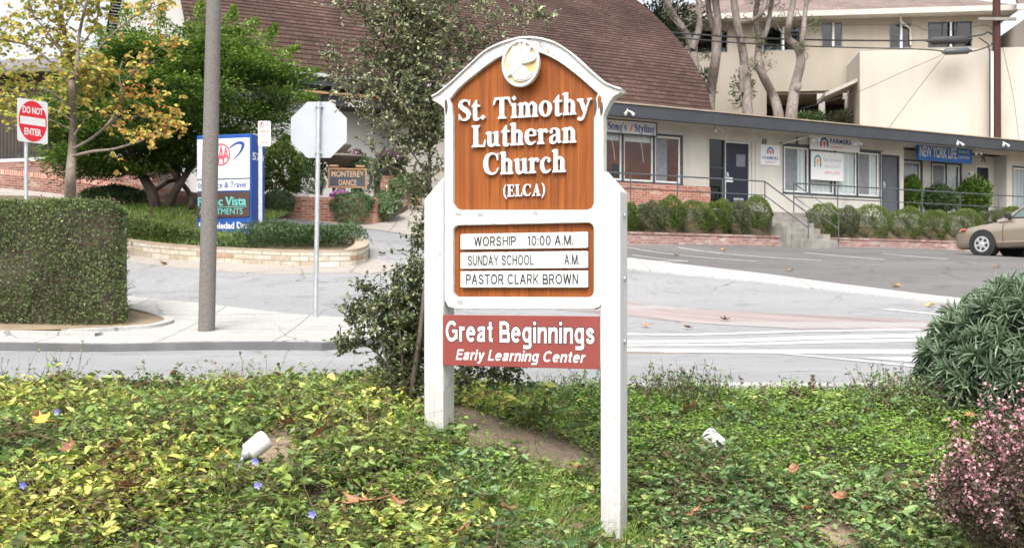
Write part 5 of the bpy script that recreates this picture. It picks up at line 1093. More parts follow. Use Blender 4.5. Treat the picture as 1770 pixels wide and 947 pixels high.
# service time boards
for (py0, py1), words in zip([(402.5, 430), (435, 464), (468, 497)], [[('WORSHIP', 819, 891), ('10:00 A.M.', 911, 990)], [('SUNDAY SCHOOL', 808, 922), ('A.M.', 975, 1001)], [('PASTOR CLARK BROWN', 805, 999)]]):
    r = cf.rect(795, 1015.5, py0, py1); vs, fs = loops2d([arc_rect(r[0], r[1], r[2], r[3], .008, n=3)], .02, .002)
    mb = MB(cf); mb.add([(v[0], v[1] + .006, v[2]) for v in vs], fs); bd = part(mb, 'schedule_board', M['white_worn'], t)
    hh = r[3] - r[2]
    for s_, a, b in words:
        sans_text(cf, s_, (cf.x(a), cf.x(b), r[2] + hh * .21, r[2] + hh * .80), .0050, M['black_letter'], bd, 14, gap=15)
# red banner board between the posts
r = cf.rect(768.5, 1038, 545, 634); mb = MB(cf); mb.box(r[0], r[1], -.028, -.012, r[2], r[3]); bn = part(mb, 'banner_board', M['banner_red'], t, bevel=.002)
dv_ = r[3] - r[2]
for bo, y_, m_ in ((.055, -.0284, M['black_letter']), (.03, -.0300, M['sign_white'])):
    e = .003 if m_ is M['black_letter'] else 0
    sans_text(cf, 'Great Beginnings', (cf.x(774), cf.x(1030), r[2] + dv_ * .475, r[2] + dv_ * .885), y_, m_, bn, 18, gap=12, grow=4 if e else 0, name='lettering' if e == 0 else 'lettering_outline')
sans_text(cf, 'Early Learning Center', (cf.x(791), cf.x(1012), r[2] + dv_ * .115, r[2] + dv_ * .325), -.0286, M['sign_white'], bn, 18, gap=12, shear=.22)
# ================================================================== SMALL FOREGROUND THINGS
def spot(px, py, Yd, aim, label, dirt=True):
    Yd = G(px, py, .17 if px < 885 else .10)[1]; g = at(px, py, Yd); t_ = thing('garden_spotlight', label, 'light', (g.x, g.y, h(g.x, g.y)))
    a = Vector(aim).normalized(); c = Vector(g)
    mb = MB(); mb.tube([c - a * .062, c - a * .055, c + a * .052, c + a * .062, c + a * .05, c + a * .03], [.042, .050, .053, .050, .046, .040], 20); part(mb, 'housing', M['sign_white'], t_, smooth=50)
    mb = MB(); mb.tube([c - a * .062, c - a * .075, c - a * .09, c - a * .095], [.034, .030, .018, .012], 14); mb.tube([c - a * .09, c - a * .12 + Vector((0, 0, -.06)), Vector((c.x - a.x * .1, c.y - a.y * .1, h(g.x, g.y) - .1))], .011, 8); part(mb, 'bracket', M['galv'], t_, smooth=50)
    mb = MB(); mb.tube([c + a * .031, c + a * .034], [.038, .036], 16); part(mb, 'lens', M['black_plastic'], t_)
spot(444, 770, 6.05, (.55, .35, .45), 'white floodlight tilted up in front of a bare soil patch at left')
spot(1234, 760, 6.3, (-.45, .45, .42), 'white floodlight half sunk in ivy right of the sign')
g = G(922, 690); mb = MB(); mb.box(-.045, .045, -.03, .03, 0, .035); mb.lathe((0, 0, -.06), [(.02, 0), (.025, .06)], 8); mb.prismz([(-.04, -.03), (.04, -.03), (.03, .03), (-.03, .03)], .036, .075)
mb.v = [(v[0] + g[0], v[1] + g[1], v[2] + h(*g) + .05) for v in mb.v]
solo(mb, 'ground_lamp', M['black_plastic'], 'small black ground lamp in the weeds under the red banner', 'light', (g[0], g[1], h(*g)))

# ================================================================== STREET POLES AND SIGNS
g = G(357, 571, .1); zb = h(*g) + .1; t = thing('light_pole', 'grey aggregate concrete light pole on the corner sidewalk', 'pole', (g[0], g[1], zb))
lean = at(369.5, 0, g[1]); dx = (lean.x - g[0]) / (lean.z - zb)
mb = MB(); mb.tube([(g[0], g[1], zb - .2), (g[0], g[1], zb), (g[0] + dx * 2, g[1], zb + 2), (g[0] + dx * 4.6, g[1], zb + 4.6), (g[0] + dx * 9, g[1], zb + 9)], [.112, .112, .108, .098, .075], 20); part(mb, 'shaft', M['concrete_pole'], t, smooth=50)
mb = MB(); mb.tube([(g[0] + dx * 8.6, g[1], zb + 8.7), (g[0] - .3, g[1] - 1.2, zb + 9.3), (g[0] - .5, g[1] - 2.4, zb + 9.4)], .035, 8); part(mb, 'lamp_arm', M['galv'], t)
mb = MB(); mb.box(g[0] - .7, g[0] - .35, g[1] - 3.0, g[1] - 2.35, zb + 9.3, zb + 9.5); part(mb, 'lamp_head', M['galv'], t, bevel=.04)
# stop sign seen from behind
g = G(545, 548, .1); Yq = g[1]; zb = h(*g) + .1; t = thing('stop_sign', 'stop sign seen from its blank silver back on a thin grey post', 'sign', (g[0], g[1], zb), R(4))
qf = Fr(545, Yq, 4); a = at(551, 180, Yq); tilt = (a.x - g[0]) / (a.z - zb)
mb = MB(); mb.tube([(g[0], g[1], zb - .2), (a.x + tilt * .02, g[1], a.z + .03)], .033, 12); part(mb, 'post', M['galv'], t, smooth=50)
c = at(551.5, 225, Yq + .06); rr = 48.5 / F * Yq / math.cos(R(22.5)); c8 = [(c.x + rr * math.cos(R(22.5 + 45 * k)), c.z + rr * math.sin(R(22.5 + 45 * k))) for k in range(8)]
mb = MB(); mb.prism(c8, Yq + .045, Yq + .049); pt = part(mb, 'sign_plate', M['sign_back'], t, bevel=.001)
mb = MB(); mb.prism([(c.x + (p[0] - c.x) * .99, c.z + (p[1] - c.z) * .99) for p in c8], Yq + .0495, Yq + .0515); part(mb, 'sign_face', M['sign_red'], pt)
for dz in (-.34, .34):
    mb = MB(); zc_ = c.z + dz; xx = g[0] + tilt * (zc_ - zb); mb.tube([(xx, Yq, zc_ - .02), (xx, Yq, zc_ + .02)], .043, 12); mb.box(xx - .055, xx + .055, Yq + .0, Yq + .044, zc_ - .012, zc_ + .012); part(mb, 'clamp', M['galv'], t)
vs, fs = text2d('STOP', (-.29, .29, -.12, .12), 0, .0005, bold=.03); mb = MB(); mb.add([(c.x - v[0], Yq + .0525 - v[1], c.z + v[2]) for v in vs], fs); part(mb, 'lettering', M['sign_white'], pt)
mb = MB(); mb.box(c.x - .13, c.x - .06, Yq + .0435, Yq + .0448, c.z - .1, c.z - .04); part(mb, 'sticker', M['sign_white'], pt)
# do not enter
df = Fr(47, 18.6, 58); g = df.O; zb = h(g.x, g.y) - .1
t = thing('do_not_enter_sign', 'red and white DO NOT ENTER sign on a grey post behind the hedge', 'sign', (g.x, g.y, zb), df.ang)
mb = MB(df); x, z = df.xz(47, 180); mb.tube([(x, .03, zb), (x, .03, z)], .032, 10); part(mb, 'post', M['galv'], t, smooth=50)
r = df.rect(29.5, 82, 173, 247); s_ = (r[1] - r[0]) / 2; zh = (r[3] - r[2]) / 2
vs, fs = loops2d([arc_rect(*r, .04)], .004); mb = MB(df); mb.add([(v[0], v[1] - .01, v[2]) for v in vs], fs); pt = part(mb, 'sign_plate', M['sign_white'], t)
cxx, czz, rr = (r[0] + r[1]) / 2, (r[2] + r[3]) / 2, s_ * .93
mb = MB(df); mb.disc((cxx, czz), rr, -.0125, -.0105, 40, zh * .95); part(mb, 'red_disc', M['sign_red'], pt)
mb = MB(df); mb.box(cxx - rr * .90, cxx + rr * .90, -.0140, -.0126, czz - zh * .18, czz + zh * .18); part(mb, 'white_bar', M['sign_white'], pt)
lettering(df, 'DO NOT', (cxx - rr * .72, cxx + rr * .72, czz + zh * .34, czz + zh * .66), -.0135, M['sign_white'], pt, depth=.001, bold=.03); lettering(df, 'ENTER', (cxx - rr * .60, cxx + rr * .60, czz - zh * .66, czz - zh * .34), -.0135, M['sign_white'], pt, depth=.001, bold=.03)
# no parking
nf = Fr(450, 23.6, 10); g = nf.O; zb = h(g.x, g.y)
t = thing('no_parking_sign', 'small white and red no parking sign beside the blue cabinet', 'sign', (g.x, g.y, zb), nf.ang)
mb = MB(nf); x, z = nf.xz(450, 212); mb.box(-.04, .04, .003, .045, zb - .2, z); part(mb, 'post', M['galv'], t)
r = nf.rect(446, 468, 209.5, 253); vs, fs = loops2d([arc_rect(*r, .03)], .004); mb = MB(nf); mb.add([(v[0], v[1] - .004, v[2]) for v in vs], fs); pt = part(mb, 'sign_plate', M['sign_white'], t)
q = inner(r, .06, .50, .72, .97); mb = MB(nf); c_ = ((q[0] + q[1]) / 2, (q[2] + q[3]) / 2); rr = (q[1] - q[0]) / 2
vs, fs = loops2d([[(c_[0] + rr * math.cos(k * .3142), c_[1] + rr * math.sin(k * .3142)) for k in range(20)], [(c_[0] + rr * .72 * math.cos(k * .3142), c_[1] + rr * .72 * math.sin(k * .3142)) for k in range(20)]], .001); mb.add([(v[0], v[1] - .0052, v[2]) for v in vs], fs); part(mb, 'ring', M['pink_red'], pt)
lettering(nf, 'P', inner(r, .20, .36, .77, .92), -.0052, M['trim_dark'], pt, depth=.001, bold=.03)
lettering(nf, 'NO', inner(r, .56, .92, .80, .92), -.0052, M['text_red'], pt, depth=.001, bold=.02); lettering(nf, 'PARKING', inner(r, .12, .90, .54, .64), -.0052, M['text_red'], pt, depth=.001, bold=.02); lettering(nf, 'ANY', inner(r, .30, .72, .38, .46), -.0052, M['text_red'], pt, depth=.001); lettering(nf, 'TIME', inner(r, .30, .72, .26, .34), -.0052, M['text_red'], pt, depth=.001)
mb = MB(nf); q = inner(r, .2, .8, .10, .17); zz = (q[2] + q[3]) / 2; mb.box(q[0] + .03, q[1] - .03, -.0055, -.0043, zz - .006, zz + .006); mb.prism([(q[0], zz), (q[0] + .04, zz - .02), (q[0] + .04, zz + .02)], -.0055, -.0043); mb.prism([(q[1], zz), (q[1] - .04, zz + .02), (q[1] - .04, zz - .02)], -.0055, -.0043); part(mb, 'arrow', M['text_red'], pt)
# blue cabinet sign
bf = Fr(340, 23.8, -15); g = bf.O; x1 = bf.x(434); zb = h(g.x, g.y) + .1; zt = bf.xz(386, 233)[1]
t = thing('cabinet_sign', 'tall blue cabinet sign for travel office and apartments on the island', 'sign', (*bf.w(x1 / 2, .25).xy, zb), bf.ang)
mb = MB(bf); mb.box(0, x1, 0, .62, zb - .2, zt); part(mb, 'cabinet', M['sign_blue'], t, bevel=.015)
def panel(py0, py1, m, x0=341.5, x1_=432): 
    r_ = bf.rect(x0, x1_, py0, py1); mb = MB(bf); mb.box(r_[0], r_[1], -.02, -.002, r_[2], r_[3]); return part(mb, 'panel', m, t, bevel=.003), r_
p1, r = panel(240, 309, M['sign_white'])
mb = MB(bf)
for k in range(1, 5):
    zz = r[2] + (r[3] - r[2]) * k / 5; mb.box(r[0] + .002, r[1] - .002, -.0215, -.0202, zz - .004, zz + .004)
part(mb, 'panel_joint', M['blind'], p1)
q0, q1, qz0, qz1 = bf.rect(367, 399, 248.5, 287); mcx, mcz, mr = (q0 + q1) / 2, (qz0 + qz1) / 2, (q1 - q0) / 2; mrz = (qz1 - qz0) / 2
def el(k, n=32, sx_=1.0): return [(mcx + mr * k * math.cos(2 * math.pi * i / n), mcz + mrz * k * math.sin(2 * math.pi * i / n)) for i in range(n)]
vs, fs = loops2d([el(1), el(.86)], .001); mb = MB(bf); mb.add([(v[0], v[1] - .0235, v[2]) for v in vs], fs); part(mb, 'emblem_ring', M['pink_red'], p1)
for k in (-.52, 0, .52): lettering(bf, 'A', (mcx + mr * (k - .36), mcx + mr * (k + .36), mcz - mrz * (.62 if k else .8), mcz + mrz * (.62 if k else .8)), -.0245 - abs(k) * .001, M['pink_red'], p1, depth=.0006, bold=.02, name='emblem_letter')
sw = smooth_path([(397, 257), (406, 250), (415, 247), (421, 250), (418, 260), (411, 270), (401, 279)], 5); w_ = np.interp(np.linspace(0, 1, len(sw)), [0, .2, .5, .62, 1], [.010, .022, .04, .03, .002])
P = np.array([bf.xz(a, b) for a, b in sw]); T = np.gradient(P, axis=0); T /= np.linalg.norm(T, axis=1, keepdims=True); Nn = np.stack([-T[:, 1], T[:, 0]], 1) * w_[:, None]
mb = MB(bf); n = len(P); mb.add([(p[0], -.0232, p[1]) for p in P + Nn] + [(p[0], -.0232, p[1]) for p in P - Nn], [(i, i + 1, n + i + 1, n + i) for i in range(n - 1)]); part(mb, 'swoosh', M['text_blue'], p1)
p2, r = panel(311, 330, M['sign_white']); lettering(bf, 'Insurance & Travel', (bf.x(343.5), bf.x(427), r[2] + (r[3] - r[2]) * .25, r[2] + (r[3] - r[2]) * .80), -.0212, M['text_blue'], p2, depth=.001, bold=.018, shear=.12)
p3, r = panel(333, 376, M['brown_board'])
lettering(bf, 'Pacific Vista', (bf.x(343), bf.x(426), r[2] + (r[3] - r[2]) * .47, r[2] + (r[3] - r[2]) * .83), -.0212, M['text_teal'], p3, depth=.001, bold=.02); lettering(bf, 'APARTMENTS', (bf.x(345), bf.x(420), r[2] + (r[3] - r[2]) * .12, r[2] + (r[3] - r[2]) * .36), -.0212, M['text_teal'], p3, depth=.001)
mb = MB(bf); zz = r[2] + (r[3] - r[2]) * .42; mb.box(bf.x(344), bf.x(427), -.0214, -.0203, zz - .006, zz + .006); part(mb, 'rule', M['text_teal'], p3)
lettering(bf, '570 Soledad Dr.', (*[bf.x(343), bf.x(426)], bf.xz(385, 396)[1], bf.xz(385, 384)[1]), -.003, M['sign_white'], t, depth=.002, bold=.03)
sfr = FrO(bf.w(x1, 0), bf.ang + math.pi / 2); z0, z1 = bf.xz(440, 276)[1], bf.xz(440, 262)[1]; lettering(sfr, '570', (.06, .56, z0, z1), -.003, M['sign_white'], t, depth=.002, bold=.03)
# dance sign
mf = Fr(566, 28.9, 8); g = mf.O; zb = 2.6
r = mf.rect(568, 633, 291, 325); t = thing('dance_sign', 'dark MONTEREY DANCE sign with tan frame standing in the brick planter', 'sign', (*mf.w(r[1] / 2, 0).xy, zb), mf.ang)
mb = MB(mf); mb.box(r[0] + .03, r[1] - .03, 0, .05, r[2] + .03, r[3] - .03); part(mb, 'board', M['navy_board'], t)
mb = MB(mf); e = .045; mb.box(r[0] - .02, r[1] + .02, -.025, .06, r[3] - e, r[3]); mb.box(r[0] - .02, r[1] + .02, -.025, .06, r[2], r[2] + e); mb.box(r[0] - .02, r[0] + .03, -.024, .06, r[2] + e, r[3] - e); mb.box(r[1] - .03, r[1] + .02, -.024, .06, r[2] + e, r[3] - e); part(mb, 'frame', M['tan_wood'], t)
for k in (.14, .84):
    x = r[0] + (r[1] - r[0]) * k; mb = MB(mf); mb.box(x - .045, x + .045, .061, .15, zb - .3, r[3] + .03); ps = part(mb, 'post', M['navy_board'], t)
    mb = MB(mf); mb.box(x - .12, x + .12, .03, .18, r[3] + .031, r[3] + .09); part(mb, 'post_cap', M['tan_wood'], ps, bevel=.02)
M['tan_text'] = mat('tan_lettering', (.55, .36, .20), rough=.7); lettering(mf, 'MONTEREY', inner(r, .07, .94, .55, .87), -.006, M['tan_text'], t, depth=.006, bold=.02); lettering(mf, 'DANCE', inner(r, .27, .74, .12, .42), -.006, M['tan_text'], t, depth=.006, bold=.02)
# brick planter
pb = [G(440, 370), G(520, 380), G(600, 385), G(650, 387), G(672, 379), G(692, 368)]
lv = CZ - (346 - HY) / F * pb[2][1]
t = planterL = thing('brick_planter', 'orange brick corner planter holding the dance sign and shrubs', 'planter', (pb[3][0], pb[3][1], h(*pb[3])))
vs, fs, uv = ribbon_wall(pb, 0, .22, sink=.3, lvl=lv); part(MB().add(vs, fs, uv), 'brickwork', M['brick_orange_uv'], t)
vs, fs, uv = ribbon_wall(pb, 0, .26, sink=0, lvl=lv + .07); vs = [(v[0], v[1], max(v[2], lv + .002)) for v in vs]; part(MB().add(vs, fs, uv), 'cap_course', M['brick_soldier'], t)
inn_ = [(p[0] + .12, p[1] + .14) for p in pb] + [G(730, 352), (-2.5, 33.0), (-9.5, 33.0)]
mb = MB(); mb.prismz([(a - .02, b) for a, b in inn_], 1.5, lv - .05); part(mb, 'soil', M['bark_soil'], t)
# small upper brick wall and dark flower boxes before the hall
uf = Fr(640, 31.3, 20); r = uf.rect(650, 716, 302, 345)
t = thing('brick_wall', 'small orange brick wall below the dark flower boxes', 'wall', (*uf.w((r[0] + r[1]) / 2, 0).xy, 2.6), uf.ang); mb = MB(uf); mb.box(r[0], r[1] + .6, 0, .25, 2.3, r[3]); part(mb, 'brickwork', M['brick_orange'], t); mb = MB(uf); mb.box(r[0] - .03, r[1] + .63, -.02, .27, r[3] + .001, r[3] + .06); part(mb, 'cap', M['brick_orange'], t)
for px, lab in (((586, 640, 281, 300), 'dark flower box behind the dance sign'), ((650, 701, 280, 303), 'dark flower box of pink flowers on the small brick wall')):
    r = uf.rect(*px); t = thing('flower_box', lab, 'planter', (*uf.w((r[0] + r[1]) / 2, 0).xy, r[2]), uf.ang)
    mb = MB(uf); mb.add([(r[0] + .04, -.02, r[2]), (r[1] - .04, -.02, r[2]), (r[1] - .04, .3, r[2]), (r[0] + .04, .3, r[2]), (r[0], -.08, r[3]), (r[1], -.08, r[3]), (r[1], .34, r[3]), (r[0], .34, r[3])], [(0, 3, 2, 1), (4, 5, 6, 7), (0, 1, 5, 4), (1, 2, 6, 5), (2, 3, 7, 6), (3, 0, 4, 7)]); part(mb, 'box', M['planter_black'], t, bevel=.01)
    t['_r'] = [float(q) for q in r]
# fountain
fo = at(590, 330, 30.5); t = thing('fountain', 'two tiered brown stone fountain bowl among the planter shrubs', 'fountain', (fo.x, fo.y, 2.8))
def zz(py): return CZ - (py - HY) / F * 30.5
mb = MB(); mb.lathe((fo.x, fo.y, 0), [(.24, 2.8), (.22, 2.9), (.12, 3.0), (.11, zz(288)), (.18, zz(286))], 20); part(mb, 'pedestal', M['fountain'], t, smooth=40)
mb = MB(); mb.lathe((fo.x, fo.y, 0), [(.10, zz(290)), (.30, zz(285)), (.58, zz(277)), (.66, zz(273)), (.66, zz(270)), (.60, zz(271)), (.40, zz(276)), (.06, zz(278))], 28); part(mb, 'lower_bowl', M['fountain'], t, smooth=40)
mb = MB(); mb.lathe((fo.x, fo.y, 0), [(.06, zz(277)), (.06, zz(262)), (.16, zz(260)), (.27, zz(254)), (.29, zz(251)), (.25, zz(252)), (.05, zz(256)), (.04, zz(248)), (.06, zz(246)), (.01, zz(243))], 20); part(mb, 'upper_bowl', M['fountain'], t, smooth=40)

# ================================================================== UTILITY POLE AND CABLES
UY = 46.0; p = at(1722.5, 236, UY); t = thing('utility_pole', 'dark reddish wooden utility pole rising behind the shop roof', 'pole', (p.x, p.y, 4.5))
top_z = at(1722, -110, UY).z; mb = MB(); mb.tube([(p.x, UY, 4.0), (p.x, UY, 9), (p.x, UY, top_z)], [.19, .175, .14], 14); part(mb, 'shaft', M['creosote'], t, smooth=50)
a = at(1690, 34, UY - .2); b = at(1755, 31, UY - .2); mb = MB(); mb.box(a.x, b.x, UY - .32, UY - .2, a.z - .06, a.z + .06); part(mb, 'crossarm', M['steps'], t, bevel=.01)
q = at(1709, 90, UY - .1); mb = MB(); mb.tube([(q.x + .12, UY - .15, 4.2), (q.x + .12, UY - .15, q.z)], .06, 8); part(mb, 'conduit', M['sign_white'], t)
mb = MB(); mb.tube([(q.x, UY - .2, 4.2), (q.x, UY - .2, q.z), (q.x - .1, UY - .25, q.z + .3), (q.x - .5, UY - .3, q.z + .55)], .025, 6); part(mb, 'riser_cable', M['cable'], t)
def cable(pts, r_, label, end=None, Y0=UY - .3):
    P = [tuple(at(a, b, (c if c else Y0))) for a, b, c in pts]; mb = MB(); mb.tube([tuple(q) for q in smooth_path(P, 5)], r_, 6); q = P[0]
    return solo(mb, 'cable', M['cable'], label, 'cable', q)
def mk(px, py, Y=None): return (px, py, Y)
cable([mk(1717, 62), mk(1707, 56), mk(1690, 62), mk(1600, 70), mk(1450, 70), mk(1300, 66, 44), mk(1150, 56, 43), mk(1000, 44, 42)], .035, 'upper thick black cable crossing in front of the apartments')
cable([mk(1717, 72), mk(1706, 82), mk(1660, 92), mk(1600, 86), mk(1450, 82), mk(1300, 76, 44), mk(1150, 64, 43), mk(1000, 50, 42)], .030, 'lower thick black cable crossing in front of the apartments')
cable([mk(1717, 55), mk(1705, 44), mk(1660, 50), mk(1600, 52), mk(1570, 43), mk(1440, 44), mk(1300, 44, 44)], .012, 'thin black wire above the two thick cables')
cable([mk(1636, 92), mk(1560, 125), mk(1480, 160), mk(1385, 188, 44)], .010, 'thin guy wire slanting left across the pale wing')
cable([mk(1636, 92), mk(1590, 150), mk(1536, 222, 44)], .010, 'steep thin wire running down to the shop roof')
cable([mk(1728, 60), mk(1750, 160), mk(1762, 246, 44)], .010, 'thin wire running down on the right of the utility pole')
for (x0, x1_, py, r_, lab) in ((1608, 1673, 71, .17, 'long dark splice case hanging on the upper cable'), (1632, 1675, 90, .14, 'short grey splice case hanging on the lower cable')):
    a = at(x0, py, UY - .3); b = at(x1_, py - 2, UY - .3); mb = MB(); d = (b - a)
    mb.tube([a - d * .12, a, a + d * .06, b - d * .06, b, b + d * .12], [.03, .09, r_, r_, .09, .03], 12); solo(mb, 'splice_case', M['planter_black'] if r_ > .15 else M['rail'], lab, 'cable case', tuple(a), smooth=40)

# ================================================================== PARKED CAR
def car():
    hx, hy = -.6, .8; wl = at(1702, 421, 30); gz = h(wl.x, wl.y)
    cxx, cyy = wl.x - 1.38 * hx - .78 * -hy * 1.0, wl.y - 1.38 * hy - .78 * hx
    cxx, cyy = wl.x - 1.38 * hx + .78 * .8, wl.y - 1.38 * hy + .78 * .6
    ang = math.atan2(hy, hx); kf = FrO((cxx, cyy), ang); gz = h(wl.x, wl.y) - .01
    t = thing('parked_car', 'beige sedan parked nose-in by the brick planter wall', 'car', (cxx, cyy, gz), ang)
    st = [ # x, half width, z bottom, z shoulder (belt), z top centre
      (2.36, .42, .34, .50, .56), (2.33, .62, .27, .56, .63), (2.24, .76, .22, .64, .70), (2.05, .85, .20, .71, .78), (1.75, .89, .20, .77, .86), (1.38, .905, .20, .82, .91), (1.0, .91, .20, .86, .96), (.72, .91, .20, .89, 1.0),
      (.2, .91, .20, .92, 1.0), (-.4, .91, .20, .93, 1.0), (-1.0, .91, .20, .94, 1.0), (-1.38, .905, .21, .95, 1.02), (-1.75, .89, .23, .94, 1.02), (-2.1, .85, .27, .90, 1.0), (-2.3, .77, .32, .84, .95), (-2.4, .60, .38, .74, .84)]
    st = [tuple(q) for q in smooth_path(st, 3)]
    n = 13; vs, fs = [], []
    for x, w_, zb, zs_, zt in st:
        pr = [(.0, zb), (.80, zb), (.95, zb + .06), (.985, zb + .18), (1.0, zb + (zs_ - zb) * .62), (.985, zs_ - .06), (.95, zs_ - .005), (.86, zs_ + (zt - zs_) * .45), (.55, zs_ + (zt - zs_) * .86), (.0, zt)]
        full = [(a * w_, b) for a, b in pr]; full = full + [(-a, b) for a, b in full[-2:0:-1]]
        vs += [(x, a, b + gz) for a, b in full]; m = len(full)
    for i in range(len(st) - 1):
        for k in range(m): fs.append((i * m + k, i * m + (k + 1) % m, (i + 1) * m + (k + 1) % m, (i + 1) * m + k))
    fs += [tuple(range(m)), tuple(range(len(st) * m - 1, (len(st) - 1) * m - 1, -1))]
    mb = MB(kf); mb.add(vs, fs); body = part(mb, 'body', M['car_paint'], t, smooth=55)
    # greenhouse
    gs = [(.98, .74, .95, .95), (.55, .73, .95, 1.22), (.12, .71, .95, 1.42), (-.3, .70, .95, 1.46), (-.8, .69, .95, 1.45), (-1.2, .69, .96, 1.36), (-1.55, .70, .98, 1.17), (-1.85, .72, 1.0, 1.01)]
    gs = [tuple(q) for q in smooth_path(gs, 3)]; vs, fs = [], []
    for x, w_, zb, zt in gs:
        hgt = zt - zb; pr = [(1.17, -.04), (1.14, .02), (1.0 + .10 * max(0, 1 - hgt / .5), hgt * .80), (.93, hgt * .93), (.6, hgt * .99 + .001), (0, hgt + .012)]
        full = [(a * w_, b + zb) for a, b in pr]; full = full + [(-a, b) for a, b in full[-2::-1]]; m = len(full)
        vs += [(x, a, b + gz) for a, b in full]
    for i in range(len(gs) - 1):
        for k in range(m - 1): fs.append((i * m + k, i * m + k + 1, (i + 1) * m + k + 1, (i + 1) * m + k))
    mb = MB(kf); mb.add(vs, fs); part(mb, 'cabin', M['car_paint'], t, smooth=50)
    def glass(pts, name='side_window'):
        mb = MB(kf); mb.add([(a, b, c + gz) for a, b, c in pts], [tuple(range(len(pts)))]); part(mb, name, M['car_glass'], t)
    M['car_glass'] = mat('car_glass', (.10, .16, .15), (.08, .13, .125), 2, .06, coat=.5)
    for s in (1, -1):
        def yb(x, z): return s * (.80 - (z - 1.0) * .20 + .026)
        f1 = [(.60, 1.0), (-.28, 1.0), (-.26, 1.38), (.10, 1.36), (.40, 1.18)]; f2 = [(-.36, 1.0), (-1.30, 1.02), (-1.22, 1.22), (-.95, 1.36), (-.34, 1.38)]
        for f in (f1, f2): glass([(a, yb(a, b), b) for a, b in (f if s > 0 else f[::-1])])
        mb = MB(kf)
        for f in (f1, f2):
            P = [(a, yb(a, b), b + gz) for a, b in f]; mb.tube(P + [P[0]], .014, 5)
        part(mb, 'window_trim', M['black_plastic'], t)
        mb = MB(kf); mb.box(.58, .70, s * .93 - .10, s * .93 + .08, gz + .99, gz + 1.12); mb.tube([(.64, s * .84, gz + .98), (.64, s * .93, gz + 1.02)], .03, 6); part(mb, 'mirror', M['black_plastic'] if s < 0 else M['black_plastic'], t, bevel=.03)
        mb = MB(kf); mb.prism([(0, 0), (1, 0), (1, 1), (0, 1)], 0, 1); mb.v = []; mb.f = []
        for a, b in ((.56, .66), (-.40, -.34)): pass
        for x_ in (.78, -.32, -1.30):
            mb.tube([(x_, s * .914, gz + .30), (x_ + .02, s * .917, gz + .60), (x_ - .0, s * .906, gz + .90)], .006, 4)
        part(mb, 'door_seam', M['black_plastic'], t)
        for x_ in (-.18, -1.12):
            mb = MB(kf); mb.box(x_ - .09, x_ + .09, s * .925 - .012, s * .925 + .012, gz + .78, gz + .81); part(mb, 'door_handle', M['car_paint'], t, bevel=.008)
        mb = MB(kf); mb.box(-1.0, .95, s * .905 - .02, s * .905 + .012, gz + .33, gz + .38); part(mb, 'side_moulding', M['car_paint'], t, bevel=.012)
        mb = MB(kf); P = [(2.16, s * .80, .66), (2.27, s * .66, .62), (2.31, s * .50, .60), (2.26, s * .50, .72), (2.05, s * .80, .765), (1.90, s * .875, .76)]
        mb.add([(a, b + s * .02, c + gz) for a, b, c in P] + [(a - .03, b - s * .05, c + gz) for a, b, c in P], [tuple(range(6)), tuple(range(11, 5, -1))] + [(i, (i + 1) % 6, (i + 1) % 6 + 6, i + 6) for i in range(6)]); part(mb, 'headlight', M['lamp_clear'], t)
        mb = MB(kf); mb.tube([(2.02, s * .862, gz + .715), (1.93, s * .888, gz + .74), (1.88, s * .892, gz + .745)], [.02, .035, .02], 8); part(mb, 'side_marker', M['lamp_orange'], t)
        mb = MB(kf); mb.box(-2.36, -2.2, s * .68 - .12, s * .68 + .12, gz + .66, gz + .86); part(mb, 'tail_light', M['sign_red'], t, bevel=.03)
        for x_ in (1.38, -1.38):
            yy = s * .81
            mb = MB(kf); mb.tube([(x_, s * .60, gz + .34), (x_, s * .912, gz + .34)], .385, 28); part(mb, 'wheel_arch', M['black_plastic'], t)
            mb = MB(kf); mb.tube([(x_, yy - s * .10, gz + .325), (x_, yy - s * .08, gz + .325), (x_, yy + s * .085, gz + .325), (x_, yy + s * .115, gz + .325), (x_, yy + s * .116, gz + .325)], [.28, .325, .325, .305, .225], 32); wh = part(mb, 'wheel', M['tyre'], t, smooth=40)
            mb = MB(kf); yo = yy + s * .118
            mb.tube([(x_, yo - s * .02, gz + .325), (x_, yo, gz + .325)], [.225, .215], 32); part(mb, 'rim', M['alloy'], wh)
            mb = MB(kf)
            for k in range(6):
                a = k * math.pi / 3 + .26; q = [(x_ + r_ * math.cos(a + da), yo + s * .0015, gz + .325 + r_ * math.sin(a + da)) for r_, da in ((.10, -.28), (.10, .28), (.165, .33), (.175, .0), (.165, -.33))]
                mb.add(q if s < 0 else q[::-1], [tuple(range(5))])
            part(mb, 'rim_opening', M['black_plastic'], wh)
            mb = MB(kf); mb.tube([(x_, yo, gz + .325), (x_, yo + s * .012, gz + .325)], [.05, .035], 14); part(mb, 'hub_cap', M['alloy'], wh)
    P = [(.94, 1.00), (.56, 1.24), (.20, 1.41)]
    mb = MB(kf); mb.add([(P[0][0], -.66, P[0][1] + gz), (P[0][0], .66, P[0][1] + gz), (P[2][0], .56, P[2][1] + gz + .01), (P[2][0], -.56, P[2][1] + gz + .01)], [(0, 1, 2, 3)]); part(mb, 'windscreen', M['car_glass'], t)
    mb = MB(kf); mb.add([(-1.22, -.54, 1.385 + gz), (-1.22, .54, 1.385 + gz), (-1.78, .62, 1.065 + gz), (-1.78, -.62, 1.065 + gz)], [(0, 1, 2, 3)]); part(mb, 'rear_window', M['car_glass'], t)
    mb = MB(kf); mb.box(2.26, 2.36, -.40, .40, gz + .42, gz + .54); part(mb, 'grille', M['black_plastic'], t, bevel=.02)
car()
